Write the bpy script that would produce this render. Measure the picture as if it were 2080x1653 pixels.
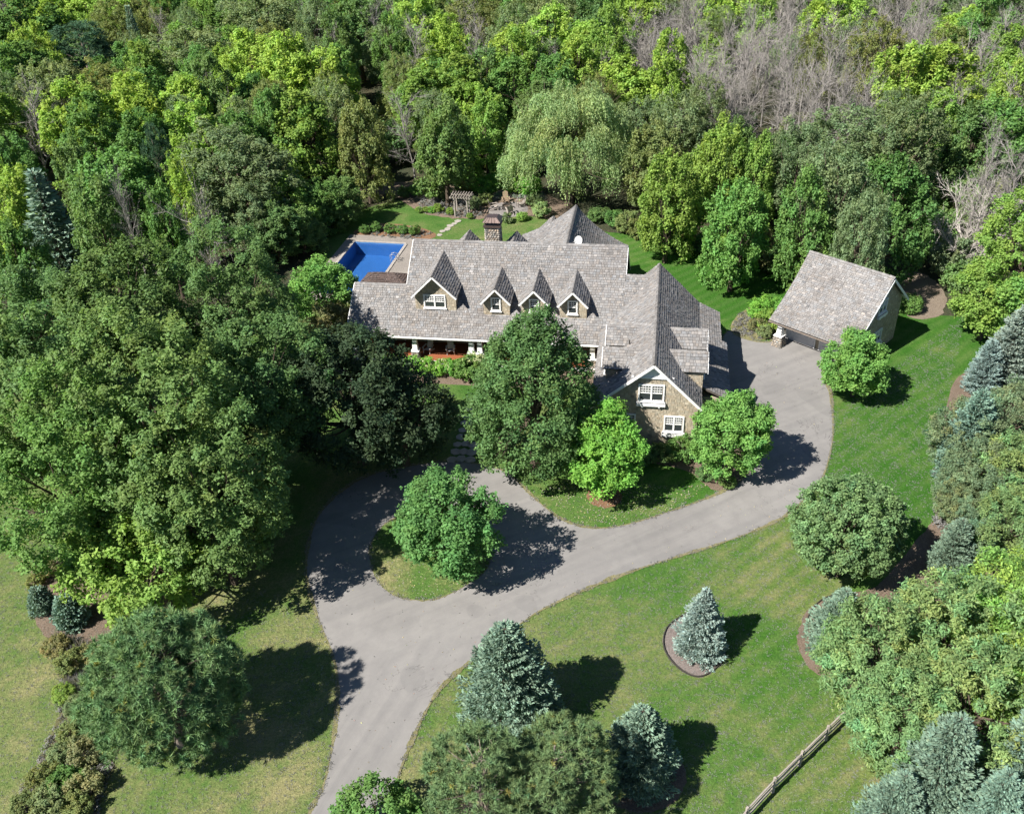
import bpy, bmesh, math, random
import numpy as np
from mathutils import Vector, Matrix
from mathutils.geometry import tessellate_polygon

# ------------------------------------------------------------------ scene, camera, light
scene = bpy.context.scene
for o in list(bpy.data.objects):
    bpy.data.objects.remove(o)
R = math.radians
PITCH, ROLL, CAM_H = R(33.9), R(2.4), 42.0
fwd = Vector((0, math.cos(PITCH), -math.sin(PITCH)))
rt0 = Vector((1, 0, 0)); up0 = rt0.cross(fwd)
rt = rt0 * math.cos(ROLL) + up0 * math.sin(ROLL) * -1.0
upv = up0 * math.cos(ROLL) - rt0 * math.sin(ROLL) * -1.0
cam_data = bpy.data.cameras.new('camera')
cam_data.sensor_width = 36.0
cam_data.lens = 1900.0 / 2080.0 * 36.0
cam_data.clip_start = 0.5
cam_data.clip_end = 5000.0
cam = bpy.data.objects.new('camera', cam_data)
m = Matrix.Identity(4)
for i in range(3):
    m[i][0] = rt[i]; m[i][1] = upv[i]; m[i][2] = -fwd[i]
m[2][3] = CAM_H
cam.matrix_world = m
scene.collection.objects.link(cam)
scene.camera = cam

SUN_EL, SUN_AZ = R(46.5), R(32.0)          # shadows fall towards +x, +y
world = bpy.data.worlds.new('World'); scene.world = world
world.use_nodes = True
wn = world.node_tree; wn.nodes.clear()
sky = wn.nodes.new('ShaderNodeTexSky'); sky.sky_type = 'NISHITA'; sky.sun_disc = False
sky.sun_elevation = SUN_EL
sky.sun_rotation = math.atan2(-math.cos(SUN_AZ), -math.sin(SUN_AZ))
sky.altitude = 300; sky.dust_density = 0.3; sky.ozone_density = 4.0
bg = wn.nodes.new('ShaderNodeBackground'); bg.inputs['Strength'].default_value = 0.05
wo = wn.nodes.new('ShaderNodeOutputWorld')
wn.links.new(sky.outputs[0], bg.inputs[0]); wn.links.new(bg.outputs[0], wo.inputs[0])
sl = bpy.data.lights.new('sun', 'SUN'); sl.energy = 5.0; sl.angle = R(0.53); sl.color = (1.0, 0.955, 0.88)
sun = bpy.data.objects.new('sun', sl); scene.collection.objects.link(sun)
sd = Vector((math.cos(SUN_AZ) * math.cos(SUN_EL), math.sin(SUN_AZ) * math.cos(SUN_EL), -math.sin(SUN_EL)))
sun.rotation_euler = sd.to_track_quat('-Z', 'Y').to_euler()
sun.location = (-40, -25, 80)
scene.view_settings.view_transform = 'Standard'
scene.view_settings.look = 'None'
scene.view_settings.gamma = 1.0
scene.view_settings.exposure = 1.0
scene.view_settings.use_curve_mapping = False
scene.render.engine = 'CYCLES'
scene.cycles.max_bounces = 4
scene.cycles.diffuse_bounces = 2
scene.cycles.glossy_bounces = 1
scene.cycles.transparent_max_bounces = 8
scene.cycles.use_denoising = True
scene.cycles.use_adaptive_sampling = True
scene.cycles.adaptive_threshold = 0.015
scene.cycles.use_light_tree = False

col = scene.collection

# ------------------------------------------------------------------ helpers
def obj(name, mesh, parent=None, label=None, cat=None, group=None, kind=None, loc=None, rz=None, color=None):
    o = bpy.data.objects.new(name, mesh); col.objects.link(o)
    if parent is not None: o.parent = parent
    if label: o['label'] = label
    if cat: o['category'] = cat
    if group: o['group'] = group
    if kind: o['kind'] = kind
    if loc is not None: o.location = loc
    if rz is not None: o.rotation_euler = (0, 0, rz)
    if color is not None: o.color = (color[0], color[1], color[2], 1)
    return o

class MB:
    """collects polygons; build() links them as one mesh object"""
    def __init__(s): s.v = []; s.f = []
    def add(s, vs, fs):
        b = len(s.v); s.v += [tuple(p) for p in vs]; s.f += [tuple(i + b for i in f) for f in fs]; return s
    def poly(s, pts): return s.add(pts, [tuple(range(len(pts)))])
    def box(s, c, d, rz=0.0, rx=0.0, ry=0.0):
        M = Matrix.Translation(c) @ Matrix.Rotation(rz, 4, 'Z') @ Matrix.Rotation(ry, 4, 'Y') @ Matrix.Rotation(rx, 4, 'X')
        h = Vector(d) / 2
        vs = [M @ Vector((x * h.x, y * h.y, z * h.z)) for x in (-1, 1) for y in (-1, 1) for z in (-1, 1)]
        return s.add(vs, [(0, 1, 3, 2), (4, 6, 7, 5), (0, 4, 5, 1), (2, 3, 7, 6), (0, 2, 6, 4), (1, 5, 7, 3)])
    def frustum(s, c, a, b, h, rz=0.0):
        """square column: side a at the bottom, b at the top"""
        M = Matrix.Translation(c) @ Matrix.Rotation(rz, 4, 'Z')
        vs = [M @ Vector((x * a / 2, y * a / 2, 0)) for x, y in ((-1, -1), (1, -1), (1, 1), (-1, 1))]
        vs += [M @ Vector((x * b / 2, y * b / 2, h)) for x, y in ((-1, -1), (1, -1), (1, 1), (-1, 1))]
        return s.add(vs, [(3, 2, 1, 0), (4, 5, 6, 7)] + [(i, (i + 1) % 4, (i + 1) % 4 + 4, i + 4) for i in range(4)])
    def tube(s, p0, p1, r0, r1, n=5):
        p0 = Vector(p0); p1 = Vector(p1); d = p1 - p0
        if d.length < 1e-5: return s
        q = d.to_track_quat('Z', 'Y')
        ring = [q @ Vector((math.cos(2 * math.pi * i / n), math.sin(2 * math.pi * i / n), 0)) for i in range(n)]
        vs = [p0 + r * r0 for r in ring] + [p1 + r * r1 for r in ring]
        fs = [(i, (i + 1) % n, (i + 1) % n + n, i + n) for i in range(n)]
        return s.add(vs, fs + [tuple(range(n - 1, -1, -1)), tuple(range(n, 2 * n))])
    def prism(s, pts, ext):
        """polygon pts (3D, planar) extruded along ext"""
        n = len(pts); e = Vector(ext)
        vs = [Vector(p) for p in pts] + [Vector(p) + e for p in pts]
        fs = [tuple(range(n)), tuple(range(2 * n - 1, n - 1, -1))] + [(i, i + n, (i + 1) % n + n, (i + 1) % n) for i in range(n)]
        return s.add(vs, fs)
    def mesh(s, name, mat, smooth=False):
        me = bpy.data.meshes.new(name)
        me.from_pydata(s.v, [], s.f); 
        bm = bmesh.new(); bm.from_mesh(me); bmesh.ops.recalc_face_normals(bm, faces=bm.faces); bm.to_mesh(me); bm.free()
        if mat: me.materials.append(mat)
        if smooth: me.shade_smooth()
        me.update(); return me
    def build(s, name, mat, parent=None, smooth=False, **k):
        return obj(name, s.mesh(name, mat, smooth), parent, **k)

def np_mesh(name, V, nside, mat, tone=None):
    """V: (n_faces*nside, 3); tone: (n_faces, 3) colour multiplier kept per face"""
    V = np.asarray(V, dtype=np.float32).reshape(-1, 3); nv = len(V); nf = nv // nside
    me = bpy.data.meshes.new(name)
    me.vertices.add(nv); me.vertices.foreach_set('co', V.ravel())
    me.loops.add(nv); me.loops.foreach_set('vertex_index', np.arange(nv, dtype=np.int32))
    me.polygons.add(nf); me.polygons.foreach_set('loop_start', np.arange(0, nv, nside, dtype=np.int32))
    me.polygons.foreach_set('loop_total', np.full(nf, nside, dtype=np.int32))
    me.update(calc_edges=True)
    if tone is not None:
        a = me.attributes.new('tone', 'FLOAT_COLOR', 'FACE')
        c = np.ones((nf, 4), dtype=np.float32); c[:, :3] = tone
        a.data.foreach_set('color', c.ravel())
    me.materials.append(mat)
    return me

# ------------------------------------------------------------------ materials
def new_mat(name):
    mt = bpy.data.materials.new(name); mt.use_nodes = True
    nt = mt.node_tree; nt.nodes.clear()
    out = nt.nodes.new('ShaderNodeOutputMaterial')
    return mt, nt, out

def N(nt, t, **k):
    n = nt.nodes.new(t)
    for a, b in k.items():
        if a in n.inputs.keys(): n.inputs[a].default_value = b
        else: setattr(n, a, b)
    return n

def noise(nt, vec, scale, detail=3.0, rough=0.55, dist=0.0):
    n = N(nt, 'ShaderNodeTexNoise', Scale=scale, Detail=detail, Roughness=rough, Distortion=dist)
    nt.links.new(vec, n.inputs['Vector']); return n.outputs['Fac']

def ramp(nt, fac, stops):
    n = N(nt, 'ShaderNodeValToRGB')
    e = n.color_ramp.elements
    while len(e) < len(stops): e.new(0.5)
    for i, (p, c) in enumerate(stops):
        e[i].position = p; e[i].color = (*c, 1) if len(c) == 3 else c
    nt.links.new(fac, n.inputs['Fac']); return n.outputs['Color']

def mix(nt, fac, a, b, mode='MIX'):
    n = N(nt, 'ShaderNodeMix', data_type='RGBA', blend_type=mode)
    if isinstance(fac, (int, float)): n.inputs[0].default_value = fac
    else: nt.links.new(fac, n.inputs[0])
    for i, x in ((6, a), (7, b)):
        if isinstance(x, tuple): n.inputs[i].default_value = (*x, 1) if len(x) == 3 else x
        else: nt.links.new(x, n.inputs[i])
    return n.outputs[2]

def math_n(nt, op, a, b=None, c=None):
    n = N(nt, 'ShaderNodeMath', operation=op)
    for i, x in enumerate((a, b, c)):
        if x is None: continue
        if isinstance(x, (int, float)): n.inputs[i].default_value = x
        else: nt.links.new(x, n.inputs[i])
    return n.outputs[0]

def pos(nt): return N(nt, 'ShaderNodeNewGeometry').outputs['Position']
def objpos(nt): return N(nt, 'ShaderNodeTexCoord').outputs['Object']

def bsdf(nt, out, color, rough=0.8, spec=0.3, bump=None, bdist=0.02, bstr=0.5, metal=0.0):
    p = N(nt, 'ShaderNodeBsdfPrincipled', Roughness=rough, Metallic=metal)
    p.inputs['Specular IOR Level'].default_value = spec
    if isinstance(color, tuple): p.inputs['Base Color'].default_value = (*color, 1)
    else: nt.links.new(color, p.inputs['Base Color'])
    if bump is not None:
        b = N(nt, 'ShaderNodeBump', Strength=bstr, Distance=bdist)
        nt.links.new(bump, b.inputs['Height']); nt.links.new(b.outputs[0], p.inputs['Normal'])
    nt.links.new(p.outputs[0], out.inputs['Surface']); return p

def plain(name, c, rough=0.7, spec=0.3, var=0.15, scale=6.0, metal=0.0, bump=False):
    """painted or natural surface with a little mottling"""
    mt, nt, out = new_mat(name)
    P = objpos(nt)
    n1 = noise(nt, P, scale, 4)
    c2 = mix(nt, n1, tuple(x * (1 - var) for x in c), tuple(min(1, x * (1 + var)) for x in c))
    bsdf(nt, out, c2, rough, spec, noise(nt, P, scale * 6, 3) if bump else None, metal=metal)
    return mt

def tone_mat(name, c, rough=0.8, spec=0.2, blotch=None, bscale=0.7, amount=0.5):
    mt, nt, out = new_mat(name)
    at = N(nt, 'ShaderNodeAttribute', attribute_name='tone')
    base = mix(nt, 1.0, c, at.outputs['Color'], 'MULTIPLY')
    P = objpos(nt)
    if blotch:
        f = ramp(nt, noise(nt, P, bscale, 4, 0.6), [(0.42, (0, 0, 0)), (0.72, (amount,) * 3)])
        base = mix(nt, f, base, mix(nt, 1.0, blotch, at.outputs['Color'], 'MULTIPLY'))
    fine = noise(nt, P, 22, 3)
    base = mix(nt, 0.35, base, ramp(nt, fine, [(0.3, (0.45,) * 3), (0.7, (1.0,) * 3)]), 'MULTIPLY')
    bsdf(nt, out, base, rough, spec)
    return mt

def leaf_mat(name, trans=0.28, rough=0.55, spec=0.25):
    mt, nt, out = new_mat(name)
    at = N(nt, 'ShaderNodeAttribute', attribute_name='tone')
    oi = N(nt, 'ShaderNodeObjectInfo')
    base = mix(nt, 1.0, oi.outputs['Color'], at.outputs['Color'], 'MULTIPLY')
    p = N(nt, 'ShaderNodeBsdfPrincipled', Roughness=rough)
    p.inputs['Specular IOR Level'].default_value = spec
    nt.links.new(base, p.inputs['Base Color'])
    t = N(nt, 'ShaderNodeBsdfTranslucent')
    nt.links.new(mix(nt, 1.0, base, (1.25, 1.3, 0.7), 'MULTIPLY'), t.inputs['Color'])
    mx = N(nt, 'ShaderNodeMixShader', Fac=trans)
    nt.links.new(p.outputs[0], mx.inputs[1]); nt.links.new(t.outputs[0], mx.inputs[2])
    nt.links.new(mx.outputs[0], out.inputs['Surface'])
    return mt

def lawn_material():
    mt, nt, out = new_mat('lawn_grass')
    P = pos(nt)
    big = noise(nt, P, 0.075, 4, 0.65, 0.8)
    mid = noise(nt, P, 0.45, 4, 0.65, 0.3)
    tuft = noise(nt, P, 3.2, 4, 0.7)
    fine = noise(nt, P, 14.0, 3, 0.75)
    dry = math_n(nt, 'ADD', math_n(nt, 'MULTIPLY', big, 0.55), math_n(nt, 'ADD', math_n(nt, 'MULTIPLY', mid, 0.35), math_n(nt, 'MULTIPLY', tuft, 0.22)))
    sx = N(nt, 'ShaderNodeSeparateXYZ'); nt.links.new(P, sx.inputs[0])
    def rng_(sock, a, b, lo, hi):
        mr = N(nt, 'ShaderNodeMapRange'); nt.links.new(sock, mr.inputs['Value'])
        for k, v in (('From Min', a), ('From Max', b), ('To Min', lo), ('To Max', hi)): mr.inputs[k].default_value = v
        return mr.outputs[0]
    dry = math_n(nt, 'ADD', dry, rng_(sx.outputs['Y'], 26, 62, 0.035, -0.055))     # parched towards the road, lusher behind the house
    dry = math_n(nt, 'ADD', dry, rng_(sx.outputs['X'], -14, 22, 0.035, -0.045))
    c = ramp(nt, dry, [(0.42, (0.050, 0.120, 0.024)), (0.51, (0.080, 0.146, 0.037)), (0.585, (0.124, 0.160, 0.058)), (0.69, (0.215, 0.203, 0.104))])
    # mowing stripes on the eastern lawn: alternate grass lean, running diagonally
    mp = N(nt, 'ShaderNodeMapping'); mp.inputs['Rotation'].default_value = (0, 0, R(-38)); nt.links.new(P, mp.inputs['Vector'])
    wv = N(nt, 'ShaderNodeTexWave', Scale=0.28, Distortion=2.6, Detail=3.0); wv.inputs['Detail Scale'].default_value = 0.6
    wv.bands_direction = 'Y'
    nt.links.new(mp.outputs[0], wv.inputs['Vector'])
    east = N(nt, 'ShaderNodeMapRange'); nt.links.new(sx.outputs['X'], east.inputs['Value'])
    for k, v in (('From Min', 4.0), ('From Max', 14.0), ('To Min', 0.15), ('To Max', 1.0)): east.inputs[k].default_value = v
    st = math_n(nt, 'MULTIPLY', wv.outputs['Fac'], east.outputs[0])
    c = mix(nt, st, c, mix(nt, 1.0, c, (0.68, 0.90, 0.58), 'MULTIPLY'))
    c = mix(nt, 0.8, c, ramp(nt, fine, [(0.30, (0.42, 0.45, 0.40)), (0.64, (1.45, 1.42, 1.40))]), 'MULTIPLY')
    c = mix(nt, 0.75, c, ramp(nt, noise(nt, P, 6.0, 4, 0.7), [(0.32, (0.62, 0.66, 0.58)), (0.66, (1.32, 1.28, 1.24))]), 'MULTIPLY')
    clover = ramp(nt, noise(nt, P, 9.0, 2, 0.5), [(0.735, (0, 0, 0)), (0.76, (1, 1, 1))])
    c = mix(nt, math_n(nt, 'MULTIPLY', clover, 0.3), c, (0.42, 0.40, 0.20))
    h = math_n(nt, 'ADD', tuft, math_n(nt, 'MULTIPLY', fine, 0.8))
    bsdf(nt, out, c, 0.9, 0.1, h, 0.10, 0.75)
    return mt

def ground_mat(name, c0, c1, c2, scale=1.0, bump=0.06):
    mt, nt, out = new_mat(name)
    P = pos(nt)
    a = noise(nt, P, 0.35 * scale, 4, 0.6); b = noise(nt, P, 5.0 * scale, 4, 0.7); f = noise(nt, P, 22 * scale, 3, 0.7)
    c = mix(nt, ramp(nt, a, [(0.35, (0, 0, 0)), (0.65, (1, 1, 1))]), c0, c1)
    c = mix(nt, ramp(nt, b, [(0.45, (0, 0, 0)), (0.7, (0.8,) * 3)]), c, c2)
    c = mix(nt, 0.8, c, ramp(nt, f, [(0.3, (0.45,) * 3), (0.68, (1.3,) * 3)]), 'MULTIPLY')
    bsdf(nt, out, c, 0.95, 0.1, math_n(nt, 'ADD', b, f), bump, 0.8)
    return mt

def asphalt_material():
    mt, nt, out = new_mat('asphalt')
    P = pos(nt)
    a = noise(nt, P, 0.16, 4, 0.6, 0.6); b = noise(nt, P, 1.1, 4, 0.65, 0.4); f = noise(nt, P, 45, 2, 0.8)
    c = ramp(nt, a, [(0.3, (0.204, 0.197, 0.190)), (0.7, (0.242, 0.234, 0.226))])
    c = mix(nt, 0.6, c, ramp(nt, b, [(0.3, (0.86, 0.85, 0.86)), (0.7, (1.08, 1.07, 1.06))]), 'MULTIPLY')
    # tyre lanes: long faint streaks
    def lanes(deg, seed):
        mp = N(nt, 'ShaderNodeMapping', vector_type='TEXTURE'); mp.inputs['Rotation'].default_value = (0, 0, R(deg))
        mp.inputs['Scale'].default_value = (14, 0.9, 1); mp.inputs['Location'].default_value = (seed, 0, 0)
        nt.links.new(P, mp.inputs['Vector']); return noise(nt, mp.outputs[0], 1.0, 4, 0.6, 0.4)
    sp_ = N(nt, 'ShaderNodeSeparateXYZ'); nt.links.new(P, sp_.inputs[0])
    mr = N(nt, 'ShaderNodeMapRange'); nt.links.new(sp_.outputs['Y'], mr.inputs['Value'])
    mr.inputs['From Min'].default_value = 33; mr.inputs['From Max'].default_value = 43
    s = mix(nt, mr.outputs[0], lanes(66, 3), lanes(27, 9))
    c = mix(nt, 0.6, c, ramp(nt, s, [(0.36, (0.82, 0.82, 0.83)), (0.6, (1.05, 1.04, 1.03))]), 'MULTIPLY')
    stain = ramp(nt, noise(nt, P, 0.7, 2, 0.5), [(0.70, (0, 0, 0)), (0.80, (0.35,) * 3)])
    c = mix(nt, stain, c, (0.14, 0.13, 0.13))
    # wandering hairline cracks, only here and there
    wn_ = noise(nt, P, 0.33, 5, 0.55, 0.9)
    line = math_n(nt, 'LESS_THAN', math_n(nt, 'ABSOLUTE', math_n(nt, 'SUBTRACT', wn_, 0.5)), 0.0035)
    where = ramp(nt, noise(nt, P, 0.11, 2, 0.5), [(0.50, (0, 0, 0)), (0.60, (0.55,) * 3)])
    c = mix(nt, math_n(nt, 'MULTIPLY', line, where), c, (0.085, 0.08, 0.078))
    # darker patch repairs with wobbly borders
    pv = ramp(nt, noise(nt, P, 0.23, 1, 0.4), [(0.655, (0, 0, 0)), (0.665, (0.30,) * 3)])
    c = mix(nt, pv, c, (0.155, 0.150, 0.147))
    c = mix(nt, 0.5, c, ramp(nt, f, [(0.25, (0.72,) * 3), (0.7, (1.16,) * 3)]), 'MULTIPLY')
    bsdf(nt, out, c, 0.88, 0.25, f, 0.006, 0.5)
    return mt

M = {}
M['lawn'] = lawn_material()
M['asphalt'] = asphalt_material()
M['forest_floor'] = ground_mat('forest_floor', (0.050, 0.048, 0.026), (0.036, 0.055, 0.030), (0.12, 0.095, 0.065))
M['mulch'] = ground_mat('bark_mulch', (0.20, 0.150, 0.115), (0.16, 0.118, 0.088), (0.29, 0.23, 0.18), 1.8)
M['tan_dirt'] = ground_mat('tan_dirt', (0.23, 0.185, 0.145), (0.19, 0.15, 0.115), (0.29, 0.24, 0.19), 1.2)
M['mulch_red'] = ground_mat('red_bark_mulch', (0.24, 0.135, 0.080), (0.19, 0.11, 0.066), (0.32, 0.20, 0.125), 1.8)
M['mulch_grey'] = ground_mat('grey_bark_mulch', (0.235, 0.195, 0.180), (0.19, 0.155, 0.14), (0.33, 0.29, 0.27), 1.8)
M['wild'] = ground_mat('wild_bed', (0.10, 0.11, 0.045), (0.15, 0.135, 0.07), (0.21, 0.18, 0.11), 1.2)
M['dry'] = ground_mat('dry_grass', (0.25, 0.23, 0.12), (0.17, 0.17, 0.07), (0.33, 0.29, 0.18), 2.5)
M['deck_stone'] = ground_mat('pool_deck_stone', (0.25, 0.225, 0.20), (0.30, 0.27, 0.24), (0.20, 0.175, 0.16), 1.0, 0.01)
M['gravel'] = ground_mat('patio_gravel', (0.22, 0.20, 0.195), (0.27, 0.25, 0.24), (0.17, 0.155, 0.15), 2.0, 0.02)
M['roof'] = tone_mat('weathered_cedar_shingle', (0.244, 0.234, 0.228), blotch=(0.162, 0.143, 0.130), bscale=0.30, amount=0.6)
M['roof_brown'] = tone_mat('brown_cedar_shingle', (0.115, 0.085, 0.075), blotch=(0.09, 0.075, 0.07))
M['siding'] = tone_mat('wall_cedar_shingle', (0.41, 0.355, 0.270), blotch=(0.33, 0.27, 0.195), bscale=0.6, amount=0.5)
M['siding_dark'] = tone_mat('shaded_wall_shingle', (0.255, 0.205, 0.130))  # darker copy of the wall shingle, shade put into its colour
M['white'] = plain('white_paint', (0.74, 0.74, 0.73), 0.5, 0.3, 0.05)
M['grey_paint'] = plain('garage_door_paint', (0.58, 0.58, 0.60), 0.55, 0.3, 0.05)
M['underlay'] = plain('roof_underlay', (0.10, 0.085, 0.075), 0.9)
M['glass'] = None
M['orange_deck'] = plain('orange_deck_stain', (0.27, 0.090, 0.042), 0.6, 0.3, 0.2, 8)
M['dark_wood'] = plain('dark_brown_wood', (0.07, 0.045, 0.03), 0.7)
M['grey_wood'] = plain('weathered_grey_wood', (0.34, 0.30, 0.27), 0.85, 0.1, 0.25, 9)
M['tan_wood'] = plain('weathered_tan_wood', (0.27, 0.20, 0.14), 0.85, 0.1, 0.25, 9)
M['bark'] = plain('bark', (0.095, 0.075, 0.058), 0.95, 0.05, 0.35, 5, bump=True)
M['bark_grey'] = plain('dead_grey_bark', (0.270, 0.250, 0.232), 0.95, 0.05, 0.25, 3)
M['bark_white'] = plain('pale_bare_bark', (0.40, 0.37, 0.34), 0.9, 0.05, 0.25, 4)
M['copper'] = plain('brown_sheet_metal', (0.13, 0.095, 0.085), 0.45, 0.4, 0.15, 3, 0.6)
M['steel'] = plain('polished_steel', (0.7, 0.7, 0.7), 0.25, 0.5, 0.03, 3, 0.9)
M['iron'] = plain('dark_iron', (0.05, 0.045, 0.04), 0.6)
M['terracotta'] = plain('terracotta', (0.40, 0.10, 0.04), 0.7)
M['leaf'] = leaf_mat('broad_leaf', 0.36, 0.55, 0.14)
M['needle'] = leaf_mat('conifer_needle', 0.15, 0.75, 0.08)
M['blade'] = leaf_mat('grass_blade', 0.3, 0.9, 0.0)
M['bark_pine'] = plain('grey_pine_bark', (0.20, 0.165, 0.14), 0.95, 0.05, 0.3, 5)
M['flower'] = leaf_mat('flower_petal', 0.3, 0.7, 0.1)
M['stone'] = tone_mat('field_stone', (0.30, 0.265, 0.225), rough=0.85)
M['mortar'] = plain('mortar', (0.17, 0.15, 0.13), 0.95)
M['flag'] = plain('flagstone', (0.33, 0.30, 0.27), 0.85, 0.15, 0.25, 2)
M['liner'] = plain('blue_pool_liner', (0.085, 0.205, 0.40), 0.5, 0.3, 0.12, 1.2)

mt, nt, out = new_mat('window_glass')
gl = N(nt, 'ShaderNodeBsdfPrincipled', Roughness=0.03); gl.inputs['Base Color'].default_value = (0.035, 0.042, 0.045, 1)
gl.inputs['Specular IOR Level'].default_value = 0.7
nt.links.new(gl.outputs[0], out.inputs['Surface']); M['glass'] = mt
mt, nt, out = new_mat('pool_water')
tr = N(nt, 'ShaderNodeBsdfTransparent'); tr.inputs['Color'].default_value = (0.55, 0.74, 0.93, 1)
gs = N(nt, 'ShaderNodeBsdfGlossy', Roughness=0.04)
fr = N(nt, 'ShaderNodeFresnel', IOR=1.33)
bp = N(nt, 'ShaderNodeBump', Strength=0.25, Distance=0.05)
nt.links.new(noise(nt, pos(nt), 2.5, 3), bp.inputs['Height']); nt.links.new(bp.outputs[0], gs.inputs['Normal']); nt.links.new(bp.outputs[0], fr.inputs['Normal'])
mx = N(nt, 'ShaderNodeMixShader'); nt.links.new(fr.outputs[0], mx.inputs[0]); nt.links.new(tr.outputs[0], mx.inputs[1]); nt.links.new(gs.outputs[0], mx.inputs[2])
nt.links.new(mx.outputs[0], out.inputs['Surface']); M['water'] = mt

# ------------------------------------------------------------------ ground
def smooth_poly(pts, n=6):
    """closed Catmull-Rom through the points"""
    P = [Vector((p[0], p[1])) for p in pts]; k = len(P); res = []
    for i in range(k):
        a, b, c, d = P[i - 1], P[i], P[(i + 1) % k], P[(i + 2) % k]
        for j in range(n):
            t = j / n
            res.append(0.5 * ((2 * b) + (c - a) * t + (2 * a - 5 * b + 4 * c - d) * t * t + (3 * b - a - 3 * c + d) * t ** 3))
    return res

def sheet(name, pts, z, mat, kind='structure', rough=0.0, seed=1, thick=0.05, smooth=True, hole=None, **k):
    rr = random.Random(seed)
    P = smooth_poly(pts) if smooth else [Vector(p[:2]) for p in pts]
    if rough:
        P = [p + Vector((rr.uniform(-rough, rough), rr.uniform(-rough, rough))) for p in P]
    loops = [[Vector((p.x, p.y, 0)) for p in P]]; n = len(P)
    if hole: loops.append([Vector((p[0], p[1], 0)) for p in hole]); P = P + [Vector(p) for p in hole]
    tris = tessellate_polygon(loops); m_ = len(P)
    vs = [(p.x, p.y, z) for p in P] + [(p.x, p.y, z - thick) for p in P]
    fs = [tuple(t) for t in tris] + [(i, (i + 1) % n, (i + 1) % n + m_, i + m_) for i in range(n)]
    me = bpy.data.meshes.new(name); me.from_pydata(vs, [], fs)
    bm = bmesh.new(); bm.from_mesh(me)
    for f in bm.faces:
        f.normal_update()
        if abs(f.normal.z) > 0.5 and f.normal.z < 0: f.normal_flip()
    bm.to_mesh(me); bm.free()
    me.materials.append(mat)
    return obj(name, me, kind=kind, **k)

POOL_HOLE = [(-16.615, 96.524), (-10.962, 95.271), (-13.677, 83.028), (-19.329, 84.281)]
DRIVE = [(-10.83, 27.33), (-10.38, 28.74), (-10.23, 30.75), (-10.25, 32.59), (-10.35, 34.23), (-10.61, 35.96), (-11.20, 37.80), (-11.92, 39.37), (-12.61, 41.01), (-13.24, 42.72), (-13.71, 44.52), (-13.99, 46.87), (-13.87, 49.35), (-13.21, 51.42), (-11.97, 53.28), (-10.31, 54.49), (-8.19, 55.17), (-6.02, 55.51), (-3.82, 55.47), (-1.63, 54.72), (-0.56, 53.95), (0.47, 52.44), (1.45, 50.73), (2.41, 49.34), (3.35, 48.35), (4.63, 47.67), (6.27, 47.51), (8.33, 48.04), (10.84, 49.06), (13.43, 50.21), (15.42, 51.45), (17.01, 53.04), (18.10, 55.34), (18.41, 58.17), (17.89, 60.91), (17.34, 63.83), (17.81, 67.67), (18.50, 70.95), (19.79, 73.31), (20.60, 71.99), (22.87, 71.10), (24.66, 73.26), (26.70, 71.13), (28.74, 68.00), (26.27, 65.41), (25.69, 62.46), (24.79, 59.03), (23.75, 55.87), (22.15, 52.40), (20.65, 50.27), (18.34, 48.06), (16.01, 46.70), (13.13, 45.43), (10.38, 44.44), (7.70, 43.46), (5.08, 42.30), (2.84, 41.16), (0.97, 40.04), (-0.56, 38.74), (-2.31, 37.13), (-3.70, 35.77), (-4.77, 34.44), (-5.50, 32.83), (-6.05, 31.15), (-6.46, 29.69), (-6.73, 28.29), (-6.88, 27.15), (-6.99, 24.47), (-10.82, 24.63)]
ISLAND = [(-9.70, 45.65), (-9.68, 47.08), (-9.30, 48.30), (-8.44, 49.26), (-7.13, 49.95), (-5.77, 50.13), (-4.21, 49.51), (-3.01, 48.15), (-2.17, 46.38), (-1.85, 44.95), (-2.17, 43.83), (-2.95, 43.08), (-3.86, 42.26), (-5.07, 41.66), (-6.29, 41.56), (-7.37, 41.83), (-8.36, 42.53), (-9.15, 43.71)]
sheet('ground', [(-900, -300), (900, -300), (900, 1400), (-900, 1400)], -0.02, M['forest_floor'], smooth=False, hole=POOL_HOLE, thick=0.001)
sheet('lawn', [(-30.24, 23.38), (-47.36, 54.77), (-54.00, 71.77), (-37.84, 75.65), (-25.20, 80.26), (-21.34, 88.49), (-20.01, 97.05), (-19.07, 102.53), (-16.59, 105.99), (-12.07, 108.47), (-10.06, 104.82), (-3.65, 103.52), (3.18, 101.60), (8.51, 97.49), (14.25, 95.13), (19.50, 91.36), (23.15, 88.91), (28.05, 84.24), (31.71, 80.23), (36.17, 75.62), (38.95, 74.61), (42.04, 72.94), (39.71, 64.34), (36.91, 54.94), (42.14, 48.85), (28.26, 20.94), (-1.83, 21.12)], 0.0, M['lawn'], hole=POOL_HOLE)
sheet('driveway', DRIVE, 0.026, M['asphalt'])
sheet('lawn', ISLAND, 0.034, M['lawn'])
sheet('mulch_ring', [(7.44, 50.79), (7.32, 51.32), (6.98, 51.75), (6.49, 51.98), (5.95, 51.98), (5.46, 51.75), (5.12, 51.32), (5.00, 50.79), (5.12, 50.26), (5.46, 49.84), (5.95, 49.60), (6.49, 49.60), (6.98, 49.84), (7.32, 50.26)], 0.012, M['mulch_red'], rough=0.06, seed=7)
sheet('mulch_ring', [(8.24, 37.49), (8.62, 38.42), (9.31, 39.05), (10.13, 39.52), (11.31, 39.53), (11.84, 38.51), (11.81, 37.00), (11.40, 35.75), (10.56, 35.01), (9.81, 34.71), (9.17, 34.98), (8.59, 35.65), (8.23, 36.57)], 0.012, M['mulch_grey'], rough=0.06, seed=8)
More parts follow.
